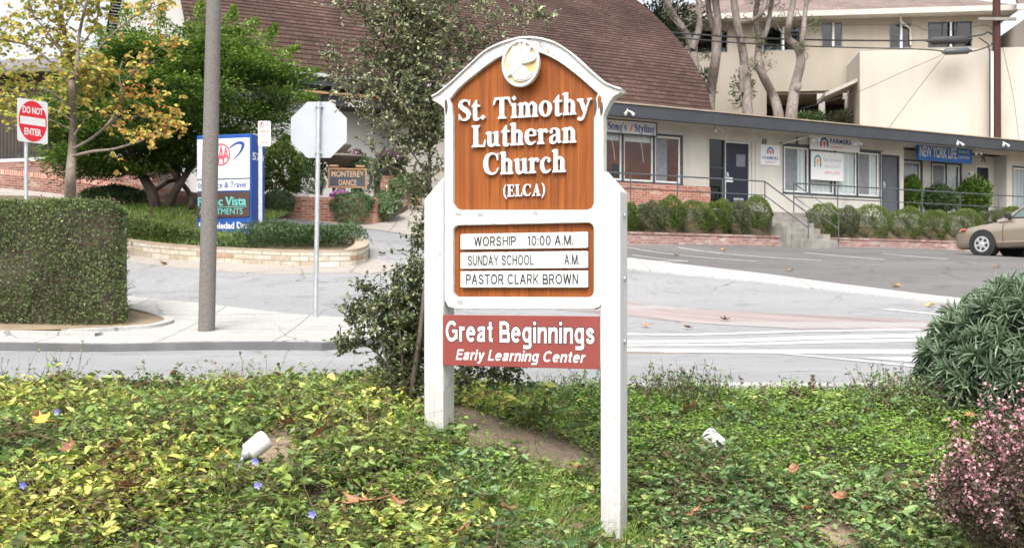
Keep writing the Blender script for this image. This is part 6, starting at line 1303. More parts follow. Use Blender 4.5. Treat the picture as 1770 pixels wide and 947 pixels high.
# ================================================================== TREES AND PLANTS
LM = {}
LM['vine'] = leafmat('vine_leaf', [(0, (0.197, 0.11, 0.052)), (0.1, (0.058, 0.087, 0.028)), (0.4, (0.116, 0.191, 0.052)), (0.68, (0.232, 0.325, 0.075)), (0.88, (0.441, 0.499, 0.104)), (1, (0.65, 0.603, 0.151))], .45, .25)
LM['vine_green'] = leafmat('vine_leaf_green', [(0, (0.189, 0.1, 0.059)), (0.12, (0.059, 0.104, 0.041)), (0.5, (0.127, 0.224, 0.083)), (0.8, (0.236, 0.354, 0.124)), (1, (0.472, 0.519, 0.142))], .42, .25)
LM['weed'] = leafmat('weed_leaf', [(0, (0.108, 0.194, 0.032)), (0.5, (0.238, 0.389, 0.065)), (1, (0.41, 0.54, 0.13))], .55, .3)
LM['grass'] = leafmat('grass_blade', [(0, (0.099, 0.165, 0.033)), (0.5, (0.187, 0.297, 0.055)), (0.85, (0.308, 0.407, 0.099)), (1, (0.528, 0.44, 0.22))], .5, .3)
LM['dry'] = leafmat('dry_stem', [(0, (.07, .03, .03)), (.6, (.14, .075, .06)), (1, (.28, .20, .12))], .7, .1)
LM['shrub'] = leafmat('shrub_leaf', [(0, (0.053, 0.077, 0.033)), (0.5, (0.139, 0.166, 0.079)), (0.85, (0.265, 0.291, 0.152)), (1, (0.437, 0.437, 0.238))], .38, .15, .5)
LM['shrub_low'] = leafmat('shrub_low_leaf', [(0, (0.037, 0.058, 0.023)), (0.5, (0.108, 0.14, 0.057)), (0.85, (0.228, 0.265, 0.101)), (1, (0.418, 0.366, 0.177))], .38, .15, .5)
LM['hedge'] = leafmat('hedge_leaf', [(0, (0.12, 0.075, 0.045)), (0.14, (0.05, 0.07, 0.025)), (0.5, (0.09, 0.14, 0.04)), (0.82, (0.17, 0.23, 0.07)), (1, (0.33, 0.34, 0.14))], .45, .2)
LM['tree'] = leafmat('tree_leaf', [(0, (0.025, 0.062, 0.009)), (0.5, (0.099, 0.181, 0.026)), (1, (0.264, 0.371, 0.071))], .5, .25)
LM['yellow'] = leafmat('autumn_leaf', [(0, (0.37, 0.141, 0.053)), (0.2, (0.484, 0.29, 0.079)), (0.5, (0.528, 0.44, 0.097)), (0.8, (0.387, 0.405, 0.088)), (1, (0.211, 0.273, 0.062))], .55, .35)
LM['echium'] = leafmat('grey_green_leaf', [(0, (.06, .105, .055)), (.5, (.14, .21, .12)), (1, (.33, .41, .28))], .5, .15)
LM['bronze'] = leafmat('bronze_leaf', [(0, (.028, .02, .014)), (.6, (.07, .046, .03)), (1, (.12, .105, .045))], .5, .15)
LM['pink'] = leafmat('pink_petal', [(0, (.38, .09, .14)), (.5, (.60, .25, .32)), (1, (.78, .56, .60))], .6, .25)
LM['juniper'] = leafmat('juniper_leaf', [(0, (0.033, 0.061, 0.024)), (0.5, (0.066, 0.116, 0.042)), (1, (0.143, 0.209, 0.077))], .5, .2)
LM['bush'] = leafmat('round_bush_leaf', [(0, (0.049, 0.081, 0.016)), (0.5, (0.098, 0.143, 0.029)), (1, (0.195, 0.244, 0.057))], .5, .25)
LM['bush_grey'] = leafmat('grey_bush_leaf', [(0, (0.048, 0.068, 0.024)), (0.55, (0.095, 0.122, 0.048)), (0.8, (0.163, 0.156, 0.102)), (1, (0.258, 0.197, 0.19))], .5, .2)
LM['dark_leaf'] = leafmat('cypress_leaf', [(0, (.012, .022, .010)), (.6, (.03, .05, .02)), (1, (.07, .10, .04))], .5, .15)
LM['olive'] = leafmat('olive_leaf', [(0, (.05, .065, .03)), (.6, (.11, .13, .065)), (1, (.20, .21, .12))], .5, .2)
LM['brown_leaf'] = leafmat('dead_leaf', [(0, (.24, .085, .035)), (.5, (.42, .18, .085)), (1, (.62, .36, .18))], .6, .2)
LM['violet'] = leafmat('violet_petal', [(0, (.18, .17, .62)), (1, (.34, .32, .80))], .5, .25)
LM['purple'] = leafmat('flower_petal', [(0, (.35, .12, .45)), (.5, (.62, .30, .45)), (1, (.80, .78, .80))], .5, .25)
LM['twig'] = M['twig']

# ---------------- foreground ground cover on the bank
def bank_xy(n, x0=-5.2, x1=6.2, y0=4.2, y1=8.3):
    return rng.uniform(x0, x1, n), y0 + (y1 - y0) * rng.uniform(0, 1, n) ** 1.15
dirtc = [(G(885, 755), .42, .30), (G(940, 775), .40, .22), (G(820, 725), .32, .32), (G(850, 745), .36, .3), (G(800, 712), .2, .25), (G(478, 775), .14, .28), (G(1440, 925), .15, .14), (G(960, 790), .25, .2)]
def bare(x, y):
    v = np.zeros(len(x))
    for (a, b), rx_, ry_ in dirtc: v = np.maximum(v, np.exp(-(((x - a) / rx_) ** 2 + ((y - b) / ry_) ** 2) * 1.2))
    return v
grassc = [(G(965, 915), .34, .22), (G(890, 930), .34, .2), (G(1020, 925), .2, .25), (G(1170, 690), .5, .35), (G(730, 740), .3, .3), (G(860, 700), .4, .25)]
def grassy(x, y):
    v = np.zeros(len(x))
    for (a, b), rx_, ry_ in grassc: v = np.maximum(v, np.exp(-(((x - a) / rx_) ** 2 + ((y - b) / ry_) ** 2)))
    return v
_bv = np.empty(len(bank_o.data.vertices) * 3, np.float32); bank_o.data.vertices.foreach_get('co', _bv); _bv = _bv.reshape(-1, 3)
_a = bank_o.data.attributes.new('bare', 'FLOAT', 'POINT'); _a.data.foreach_set('value', np.clip(bare(_bv[:, 0], _bv[:, 1]) * 1.7, 0, 1).astype(np.float32))
_n = M['soil'].node_tree.nodes; _L = M['soil'].node_tree.links; _b = _n['Principled BSDF']; _src = _b.inputs['Base Color'].links[0].from_socket
_at = _n.new('ShaderNodeAttribute'); _at.attribute_name = 'bare'; _mx = _n.new('ShaderNodeMix'); _mx.data_type = 'RGBA'; _L.new(_at.outputs['Fac'], _mx.inputs['Factor']); _mx.inputs['A'].default_value = (.040, .030, .020, 1); _L.new(_src, _mx.inputs['B']); _L.new(_mx.outputs['Result'], _b.inputs['Base Color'])   # leaf mould darkened to paint shade into gaps under plants, pale soil where it is bare
def vine_set(n, right):
    x, y = bank_xy(n)
    wl = np.clip((-.15 - x) * 1.2 + 1.4 * (wob(x, y, .8, 3) - .5) + .5, 0, 1)          # left: yellow vinca
    k = (wl > .5) if not right else (wl <= .5)
    if right: k &= ~((y > 6.5 + .5 * wob(x, y, 1.5, 4)) & (x > .25)) | (rng.uniform(0, 1, n) < .12)
    k &= rng.uniform(0, 1, n) > bare(x, y) * 1.7
    k &= rng.uniform(0, 1, n) > grassy(x, y) * .8
    x, y = x[k], y[k]; n = len(x)
    amp = (.03 + .16 * wob(x, y, 1.9, 5) ** 1.2 + .15 * wob(x, y, 4.6, 2) ** 1.8) * .92 * (1.0 if not right else .75) * np.clip((8.45 - y) * 1.6, .35, 1) * (1 - .65 * np.maximum(bare(x, y + .15), np.clip(bare(x, y + .30) * 1.3, 0, 1)))
    z = H(x, y); B = np.stack([x, y, z], 1); d = rdir(n, .75); d[:, 2] = np.abs(d[:, 2]); L = amp * rng.uniform(.8, 1.7, n) + .05
    ctl = unit(d + np.array([0, 0, .8]))
    nl = 13; sets = []; f = np.linspace(.15, 1, nl)
    patch = wob(x, y, 1.1, 2)
    t0 = np.clip((.12 + .78 * patch if not right else .15 + .7 * wob(x, y, 1.4, 1)) + rng.normal(0, .10, n), 0, 1)
    P, D, T = [], [], []
    for i, q in enumerate(f):
        p = B + (ctl * q + (d - ctl) * q * q + np.array([0, 0, -.25]) * q ** 3) * L[:, None]
        a = rng.uniform(0, 6.28, n) if i % 2 == 0 else a + np.pi
        o = np.stack([np.cos(a), np.sin(a), rng.uniform(-.45, .8, n)], 1)
        P.append(p); D.append(o); T.append(np.clip(t0 + (q - .5) * .30 + rng.normal(0, .13, n), 0, 1))
    P = np.concatenate(P); D = np.concatenate(D); T = np.concatenate(T); m = len(P)
    T = np.where(rng.uniform(0, 1, m) < .075 + .22 * np.tile(wob(x, y, 2.8, 4) > .66, nl), rng.uniform(0, .09, m), T)
    ll = np.clip(np.exp(rng.normal(math.log(.032), .38, m)), .012, .08) * np.tile(np.exp(rng.normal(0, .18, n)), nl) * (1.0 if not right else .92); N = rdir(m, .75)
    tip = B + (ctl + (d - ctl) + np.array([0, 0, -.25])) * L[:, None]; mid = B + (ctl * .55 + (d - ctl) * .3 + np.array([0, 0, -.04])) * L[:, None]
    return [(leaves(P, D, ll, ll * rng.uniform(.36, .60, m), T, N=N, fold=.12, droop=.26), LM['vine_green' if right else 'vine']), (stems(B, mid, .0024, .002, .7), LM['dry']), (stems(mid, tip, .002, .0012, .95), LM['dry']), (stems(B[::4] + np.array([0, 0, .05]), tip[::4] + rng.normal(0, .16, (len(tip[::4]), 3)) * np.array([1, 1, .35]) + np.array([0, 0, .02]), .0018, .001, 1.0), LM['dry'])]
o = cloud('yellow_vine_cover', vine_set(23500, False)); tag(o, 'dense yellow green trailing vine covering the left bank', 'ground cover', kind='stuff')
o = cloud('green_vine_cover', vine_set(32000, True)); tag(o, 'darker green trailing vine covering the right bank around the posts', 'ground cover', kind='stuff')
# low bright weeds behind right of the sign, and thin cover everywhere
x, y = bank_xy(180000, y0=5.0)
k = ((x > .0) & (y > 6.2 + .5 * wob(x, y, 1.5, 4))) | ((x > -.7) & (x < .8) & (rng.uniform(0, 1, len(x)) < .7)) | (rng.uniform(0, 1, len(x)) < .14)
k &= rng.uniform(0, 1, len(x)) > bare(x, y) * 1.25; x, y = x[k], y[k]; n = len(x)
hh = (.012 + .075 * wob(x, y, 2.6, 3) ** 1.5 + .10 * wob(x, y, 5.2, 1) ** 3) * rng.uniform(.2, 1.1, n); P = np.stack([x, y, H(x, y) + hh + .012], 1); a = rng.uniform(0, 6.28, n)
ll = rng.uniform(.012, .032, n)
sets = [(leaves(P, np.stack([np.cos(a), np.sin(a), rng.uniform(-.1, .5, n)], 1), ll, ll * rng.uniform(.5, .85, n), .15 + .5 * wob(x, y, 2.0, 1) + rng.normal(0, .16, n), N=rdir(n, 2)), LM['weed'])]
o = cloud('weed_cover', sets); tag(o, 'low bright green weeds covering the crest right of the sign', 'weeds', kind='stuff')
# grass tufts
def blades(x, y, hgt, wd=.0042, lean=.6):
    n = len(x); B = np.stack([x, y, H(x, y) - .01], 1); d = unit(rdir(n, 0) * np.array([lean, lean, 0]) + np.array([0, 0, 1.0]) + rng.normal(0, .12, (n, 3)))
    return strips(B, d, hgt, wd * rng.uniform(.7, 1.4, n), np.clip(.35 + .3 * wob(x, y, 2, 2) + rng.normal(0, .22, n), 0, 1))
xs, ys, hs_ = [], [], []
for (px, py, rad, n, hg) in [(960, 905, .34, 2600, .16), (880, 925, .30, 1500, .15), (1010, 935, .25, 1200, .14), (800, 860, .22, 600, .12), (860, 700, .35, 1000, .13), (900, 720, .3, 700, .12), (980, 720, .25, 700, .10), (1200, 690, .4, 1400, .11), (1150, 700, .3, 900, .12), (1300, 700, .5, 1100, .09), (1290, 810, .3, 600, .11),
                             (1400, 690, .4, 600, .08), (1600, 690, .4, 900, .12), (720, 745, .35, 900, .12), (420, 880, .25, 500, .13), (1330, 780, .35, 600, .1), (1600, 760, .5, 900, .10), (1050, 920, .2, 500, .14), (140, 640, .5, 500, .12), (400, 660, .5, 500, .10)]:
    g = G(px, py); xs.append(g[0] + rng.normal(0, rad * .6, n)); ys.append(g[1] + rng.normal(0, rad * .6, n)); hs_.append(np.abs(rng.normal(hg, hg * .35, n)) * .72)
x = np.concatenate(xs); y = np.concatenate(ys); hh = np.concatenate(hs_); k = (y < 8.25) & (rng.uniform(0, 1, len(x)) > bare(x, y)); x, y, hh = x[k], y[k], hh[k]
xa, ya = bank_xy(5000); k = rng.uniform(0, 1, 5000) > bare(xa, ya); xa, ya = xa[k], ya[k]
o = cloud('grass', [(blades(x, y, hh), LM['grass']), (blades(xa, ya, rng.uniform(.04, .12, len(xa))), LM['grass'])]); tag(o, 'tufts of bright green grass on the bank at the sign posts', 'grass', kind='stuff')
# litter on the bare soil
x, y = bank_xy(9000); k = rng.uniform(0, 1, 9000) < bare(x, y) * .9 + .03; x, y = x[k], y[k]; n = len(x); a = rng.uniform(0, 6.28, n); ll = rng.uniform(.008, .03, n)
o = cloud('wood_litter', [(leaves(np.stack([x, y, H(x, y) + .022], 1), np.stack([np.cos(a), np.sin(a), rng.normal(0, .25, n)], 1), ll, ll * .3, rng.uniform(.1, 1, n), N=rdir(n, 2)), LM['brown_leaf'])]); tag(o, 'woody litter scattered over the bare soil by the sign', 'litter', kind='stuff')
# crest weeds: upright reddish stems
def weed_clump(label, px, py, rad, n, hg, green=.5):
    g = G(px, py); t_ = thing('weed_clump', label, 'weed', (g[0], g[1], h(*g)))
    x = g[0] + rng.normal(0, rad * .5, n); y = np.minimum(g[1] + rng.normal(0, rad * .4, n), 8.28); B = np.stack([x, y, H(x, y)], 1); d = rdir(n, 1.6); E = B + d * (np.abs(rng.normal(hg, hg * .3, n)))[:, None]
    nl = 9; f = np.repeat(rng.uniform(.25, 1, (n, nl)).ravel()[:, None], 1, 1); P = np.repeat(B, nl, 0) + np.repeat(E - B, nl, 0) * f; ll = rng.uniform(.012, .032, n * nl); gg = rng.uniform(0, 1, n * nl) < green
    Lg = leaves(P[gg], rdir(gg.sum(), .3), ll[gg], ll[gg] * .5, rng.uniform(.2, .9, gg.sum())); Lr = leaves(P[~gg], rdir((~gg).sum(), .3), ll[~gg], ll[~gg] * .5, rng.uniform(0, .9, (~gg).sum()))
    cloud('stems', [(stems(B, E, .002, .001, .3), LM['dry'])], t_); cloud('foliage', [(Lg, LM['vine_green']), (Lr, LM['dry'])], t_)
weed_clump('reddish upright weed clump just right of the tall right post', 1190, 694, .42, 230, .19, .72)
weed_clump('thin reddish weed clump on the crest right of the bright weeds', 1385, 692, .28, 70, .13, .25)
weed_clump('broad green and brown weed clump against the grey green bush', 1590, 708, .50, 300, .21, .8)
weed_clump('low weed clump behind the red banner near the right post', 1000, 692, .34, 190, .16, .8)
weed_clump('tall thin sprigs standing above the vines at far left', 110, 668, .40, 26, .30, .95)
weed_clump('sprigs standing above the vines near the middle of the left bank', 380, 680, .45, 40, .22, .95)
# ---------------- fallen leaves
def lobed(c, s, rz_, tilt, name, label, group, tint):
    n = 5; pts = []
    for k in range(n):
        a = R(90 + (k - 2) * 52); w_ = [.78, .95, 1.05, .9, .74][k] * random.uniform(.85, 1.1)
        pts += [(math.cos(a - .42) * .60, math.sin(a - .42) * .60), (math.cos(a - .16) * w_ * .72, math.sin(a - .16) * w_ * .72), (math.cos(a) * w_, math.sin(a) * w_), (math.cos(a + .16) * w_ * .72, math.sin(a + .16) * w_ * .72)]
    pts += [(math.cos(R(200)) * .45, math.sin(R(200)) * .45), (.0, -.25), (math.cos(R(-20)) * .45, math.sin(R(-20)) * .45)]
    E = Matrix.Rotation(rz_, 3, 'Z') @ Matrix.Rotation(tilt[0], 3, 'X') @ Matrix.Rotation(tilt[1], 3, 'Y')
    crl = random.uniform(.35, .85); vs = []
    for kk in (0, .5, 1):
        for a, b in pts:
            a2, b2 = a * kk, b * kk; vs.append(Vector((a2, b2, crl * (a2 * a2 * (1.2 if a > 0 else .5) + b2 * b2 * .5) * (1 + .5 * math.sin(5 * a + 3 * b + crl * 9)))) * s)
    m = len(pts); fs = []
    for r_ in (0, 1):
        for k in range(m): fs.append((r_ * m + k, r_ * m + (k + 1) % m, (r_ + 1) * m + (k + 1) % m, (r_ + 1) * m + k))
    vs.append(Vector((0, -.25 * s, 0))); vs.append(Vector((.02 * s, -.9 * s, .1 * s)))
    mb = MB(); mb.add([Vector(c) + E @ v for v in vs], fs); mb.tube([Vector(c), Vector(c) + E @ Vector((.03 * s, -.85 * s, .1 * s))], .012 * s + .001, 4)
    o = solo(mb, name, LEAFM[tint], label, 'leaf', c, group=group); return o
LEAFM = [mat('dead_leaf_brown', (.22, .095, .048), (.14, .055, .03), 22, .7, .2, c3=(.5, .28, .14), s3=40, a3=.6), mat('dead_leaf_tan', (.36, .17, .085), (.22, .095, .05), 22, .7, .2), mat('dead_leaf_gold', (.66, .36, .06), (.55, .28, .05), 22, .7, .1)]
for px, py, dz, s, ti, lab in [(635, 870, .20, .125, 1, 'large curled tan leaf lying on the vines low left of the sign'), (685, 868, .18, .045, 1, 'small tan leaf beside the large curled leaf'), (795, 920, .12, .075, 0, 'brown curled leaf in the grass at the bottom edge'), (997, 810, .06, .065, 1, 'tan leaf lying on the slope left of the right post'),
        (225, 845, .20, .075, 0, 'brown leaf sunk in the vines at lower left'), (205, 775, .2, .055, 1, 'tan leaf on the vines at left'), (120, 778, .2, .05, 0, 'dark brown leaf deep in the left vines'), (495, 735, .2, .06, 0, 'brown leaf above the soil patch by the left floodlight'), (555, 750, .18, .07, 1, 'pale tan leaf right of the left floodlight'), (880, 882, .12, .06, 0, 'brown leaf in the grass below the sign gap'),
        (1195, 707, .06, .07, 1, 'tan leaf by the weeds right of the right post'), (1455, 862, .12, .06, 0, 'brown leaf standing on the right slope'), (1400, 883, .10, .05, 1, 'small orange tan leaf low on the right slope'), (1370, 815, .12, .06, 0, 'brown leaf in the middle of the right slope'), (1680, 720, .05, .06, 1, 'orange leaf between the grey bush and the pink shrub'), (1200, 890, .1, .06, 0, 'dark leaf at the lower right of the right post'), (400, 790, .2, .06, 2, 'yellow leaf beside the left floodlight'), (370, 790, .2, .05, 2, 'gold leaf on the vines left of the floodlight'), (75, 730, .22, .06, 2, 'gold leaf at the left edge of the vines')]:
    dz += .06 if px < 760 else .02; g = G(px, py, dz + .04); lobed((g[0], g[1], h(*g) + dz + .05), s * 1.15, random.uniform(0, 6.28), (random.uniform(-.2, .7), random.uniform(-.5, .5)), 'fallen_leaf', lab, 'fallen leaves on the bank', ti)
for px, py, s, ti, lab in [(1116, 563, .11, 1, 'tan leaf on the pavers edge nearest the sign'), (1190, 566, .11, 0, 'brown leaf on the road before the pavers'), (1255, 552, .12, 1, 'orange leaf lying on the red pavers'), (1551, 494, .14, 2, 'yellow leaf on the parking lot'), (1606, 528, .13, 2, 'yellow leaf by the concrete gutter'), (1632, 530, .10, 0, 'small brown leaf by the gutter end'),
        (1365, 467, .12, 0, 'brown leaf in the middle of the parking lot'), (1170, 441, .12, 0, 'brown leaf on a parking line'), (1722, 461, .12, 0, 'dark leaf on the lot beside the car'), (1250, 431, .13, 2, 'yellow leaf by the planter wall'), (285, 456, .12, 1, 'orange leaf on the apron before the stone wall'), (662, 439, .14, 1, 'tan leaf on the side street by the island')]:
    g = G(px, py, .03); lobed((g[0], g[1], h(*g) + .03), s, random.uniform(0, 6.28), (.15, .1), 'fallen_leaf', lab, 'fallen leaves on the pavement', ti)
# periwinkle flowers
for px, py, lab in [(441, 797, 'violet flower just below the left floodlight'), (446, 838, 'violet flower lowest under the floodlight'), (540, 888, 'violet flower low in the left vines'), (100, 712, 'violet flower at the upper left'), (40, 838, 'violet flower at the lower left edge')]:
    g = at(px, py, G(px, py, .2)[1]); V_ = leaves(np.repeat(np.array([[*g]]), 5, 0), np.array([[math.cos(k * 1.2566), -.5, math.sin(k * 1.2566)] for k in range(5)]), .022, .018, np.linspace(0, 1, 5), N=np.repeat([[0, -1.0, .3]], 5, 0), fold=.05)
    o = cloud('periwinkle_flower', [(V_, LM['violet'])], loc=tuple(g)); tag(o, lab, 'flower', 'violet flowers among the vines')

# ---------------- tall shrub growing behind the sign
tb = G(705, 712); t = thing('tall_shrub', 'tall loose shrub with small grey green leaves growing behind the sign', 'shrub', (tb[0], tb[1], h(*tb)))
Y0 = tb[1] + .1
limbs = [([(705, 715), (728, 560), (742, 400), (742, 250), (735, 120), (722, -60)], .020, 0.30), ([(742, 250), (700, 185), (650, 135), (600, 105), (560, 88)], .008, .1), ([(740, 210), (690, 115), (640, 45), (604, -20)], .009, .1), ([(738, 160), (790, 92), (850, 45), (905, 22), (945, 32)], .008, .1), ([(737, 130), (775, 50), (800, -40)], .010, .1), ([(775, 60), (820, 20), (850, -20)], .006, .1), ([(735, 140), (680, 60), (625, 20), (590, 15)], .007, .15), ([(740, 230), (670, 165), (610, 150), (570, 130)], .006, .15),
         ([(743, 310), (705, 255), (665, 215), (640, 200)], .006, .2), ([(744, 340), (705, 300), (665, 285), (642, 248)], .006, .2), ([(741, 200), (770, 130), (820, 80), (850, 70)], .006, .1), ([(730, 90), (690, 20), (660, -40)], .008, .1), ([(742, 260), (760, 200), (765, 150)], .006, .1), ([(742, 240), (690, 200), (640, 170), (590, 175)], .006, .1), ([(739, 180), (700, 140), (655, 90), (620, 80)], .007, .1), ([(742, 330), (735, 300), (720, 330), (700, 345)], .005, .1),
         ([(736, 130), (740, 60), (745, -20)], .008, .1), ([(738, 170), (720, 90), (700, 30), (690, -20)], .007, .1)]
low = [([(690, 712), (664, 625), (625, 595), (580, 602)], .010, .35), ([(698, 712), (680, 570), (645, 505), (620, 500)], .010, .3), ([(712, 705), (720, 560), (716, 455), (722, 398)], .010, .2), ([(690, 700), (652, 570), (622, 525), (604, 565)], .008, .35), ([(722, 668), (790, 660), (845, 650), (893, 662)], .006, .3), ([(720, 610), (745, 560), (768, 540)], .005, .3), ([(735, 690), (790, 640), (850, 630), (900, 640)], .006, .4), ([(700, 690), (720, 620), (735, 560)], .008, .1), ([(705, 700), (690, 640), (672, 600)], .008, .1), ([(715, 712), (745, 690), (765, 690)], .006, .1), ([(700, 690), (690, 560), (680, 480)], .008, .3)]
mb = MB(); tw, lf = [], []
for L_, r_, t0 in limbs:
    p = pxpath(L_, Y0, .16); taper(mb, p, r_, .002); LN = np.linalg.norm(np.diff(np.array(p), axis=0), axis=1).sum(); n = int(60 * LN)
    Pt = limb_points(p, n, t0); a, b = shrub_twigs(Pt, 11, .16, .026, .014, .25, tint0=np.clip(.45 + (Pt[:, 2] - 1.6) * .12 + rng.normal(0, .1, n), 0, 1)); tw.append((a, M['twig'])); lf.append((b, LM['shrub']))
for L_, r_, t0 in low:
    p = pxpath(L_, Y0, .14); taper(mb, p, r_, .002); LN = np.linalg.norm(np.diff(np.array(p), axis=0), axis=1).sum(); n = int(66 * LN)
    Pt = limb_points(p, n, t0); a, b = shrub_twigs(Pt, 10, .12, .028, .019, .25, tint0=.42); tw.append((a, M['twig'])); lf.append((b, LM['shrub_low']))
# dense heart of the crown and of the lower shrub
for c, rr, n, key in [((712, 165), (.20, .26, .30), 110, 'shrub'), ((700, 90), (.24, .28, .26), 90, 'shrub'), ((748, 60), (.22, .25, .25), 70, 'shrub'), ((672, 130), (.24, .24, .18), 90, 'shrub'), ((735, 215), (.12, .2, .2), 150, 'shrub'), ((692, 570), (.14, .18, .26), 130, 'shrub_low'), ((665, 540), (.12, .15, .15), 50, 'shrub_low'), ((705, 660), (.15, .18, .16), 190, 'shrub_low'), ((735, 690), (.12, .15, .10), 130, 'shrub_low'), ((716, 505), (.07, .12, .24), 110, 'shrub_low'), ((708, 590), (.09, .14, .2), 100, 'shrub_low'), ((725, 30), (.28, .28, .22), 110, 'shrub')]:
    q, dd = ball_points(tuple(at(*c, Y0 + .05)), *rr, n, .25); a, b = shrub_twigs(q, 10, .11, .027, .016, .2, tint0=.5 if key == 'shrub' else .40); tw.append((a, M['twig'])); lf.append((b, LM[key]))
part(mb, 'branches', M['twig'], t, smooth=60); cloud('twigs', tw, t); cloud('foliage', lf, t)

# ---------------- grey green rosette bush
c0 = np.array([3.97, 8.0, -.05]); t = thing('rosette_bush', 'dome shaped bush of grey green pointed leaf rosettes at the right', 'bush', (c0[0], c0[1], h(c0[0], c0[1])))
i_ = np.arange(640); zz_ = 1 - 1.30 * (i_ + .5) / 640; th = i_ * 2.39996; d = np.stack([np.sqrt(1 - zz_ ** 2) * np.cos(th), np.sqrt(1 - zz_ ** 2) * np.sin(th), zz_], 1); d = unit(d + rng.normal(0, .05, d.shape)); P = c0 + d * np.array([.88, .82, .86]) * rng.uniform(.90, 1.02, (640, 1)); q = []
for p, dd in zip(P, d):
    n = rng.randint(18, 26); s = unit(np.cross(dd, rng.normal(size=3))); u_ = np.cross(dd, s); ph = np.arange(n) * 2.39996 + rng.uniform(0, 6); el_ = np.linspace(.12, 1.35, n)
    D = dd * np.cos(el_)[:, None] + (s * np.cos(ph)[:, None] + u_ * np.sin(ph)[:, None]) * np.sin(el_)[:, None]
    Lg = rng.uniform(.11, .20) * (.55 + .45 * np.sin(el_)); q.append((p + dd * .03 - D * 0 + dd * (.05 * np.cos(el_))[:, None], D, Lg, np.clip(.62 - .30 * el_ / 1.35 + rng.normal(0, .12, n) + .15 * (dd[2]), 0, 1), np.repeat(dd[None], n, 0)))
P = np.concatenate([a[0] for a in q]); D = np.concatenate([a[1] for a in q]); Lg = np.concatenate([a[2] for a in q]); T = np.concatenate([a[3] for a in q]); Nn = np.concatenate([a[4] for a in q])
cloud('foliage', [(leaves(P, unit(D + rng.normal(0, .14, D.shape)), Lg * rng.uniform(.75, 1.2, len(Lg)), .0165, T + rng.normal(0, .1, len(T)), N=Nn + rng.normal(0, .25, Nn.shape), fold=.22, droop=.26, pos=(.3, .70), wf=(.95, .72)), LM['echium'])], t)
A = c0 + rng.normal(0, .08, (150, 3)) * np.array([1, 1, 0]); E, _ = ball_points(tuple(c0), .86, .8, .82, 150, .9, -.1); A[:, 2] = h(c0[0], c0[1]); cloud('stems', [(stems(A[:len(E)], E, .012, .006), M['twig'])], t)
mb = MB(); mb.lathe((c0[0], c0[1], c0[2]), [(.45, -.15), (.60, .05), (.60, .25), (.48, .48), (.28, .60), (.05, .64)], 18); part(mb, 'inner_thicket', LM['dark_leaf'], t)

# ---------------- pink flowering shrub
c0 = np.array([2.90, 5.35, -.66]); t = thing('pink_shrub', 'pink flowering shrub with dark bronze stems at the lower right corner', 'shrub', (c0[0], c0[1], h(c0[0], c0[1])))
n = 300; a = rng.uniform(0, 6.28, n); r_ = rng.uniform(0, 1, n) ** .5; out = np.stack([np.cos(a), np.sin(a), np.zeros(n)], 1)
B = c0 + out * (r_ * .22)[:, None]; top_h = (1.17 - .62 * r_ ** 1.6) * rng.uniform(.75, 1.06, n) ; E = c0 + out * (r_ * .80)[:, None] + np.array([0, 0, 1.0]) * top_h[:, None] + np.stack([rng.normal(-.02, .05, n), rng.normal(0, .05, n), np.zeros(n)], 1)
Mi = B + (E - B) * .5 + out * (r_ * .16)[:, None]
sets = [(stems(B, Mi, .004, .003), M['twig']), (stems(Mi, E, .003, .001), M['twig'])]
def along(f): return (B * ((1 - f) ** 2)[:, None] + (2 * Mi - .5 * (B + E)) * (2 * f * (1 - f))[:, None] + E * (f ** 2)[:, None])
LP, FP = [], []
for k in range(170): LP.append(along(rng.uniform(.05, .97, n)) + rng.normal(0, .02, (n, 3)))
stemk = rng.uniform(.1, 1, n) ** 1.3
for k in range(72):
    keep = rng.uniform(0, 1, n) < stemk * (1 - .55 * (r_ > .82)); f = 1 - .42 * rng.uniform(0, 1, n) ** 1.4; FP.append((along(f) + rng.normal(0, .021, (n, 3)))[keep])
# side sprays low on the left
LP = np.concatenate(LP); FP = np.concatenate(FP); m = len(LP); ll = rng.uniform(.014, .026, m)
cloud('stems', sets, t)
cloud('foliage', [(leaves(LP, rdir(m, .5), ll, ll * .5, rng.uniform(0, 1, m)), LM['bronze'])], t)
m = len(FP); ax = rdir(m, .2); fl = []
for k in range(4):
    s = unit(np.cross(ax, rng.normal(size=(m, 3)))); fl.append(leaves(FP, unit(s + ax * .35), .0105, .0115, np.clip(rng.normal(.60, .22, m) , 0, 1), N=ax, fold=.05))
cloud('flowers', [(q, LM['pink']) for q in fl], t)

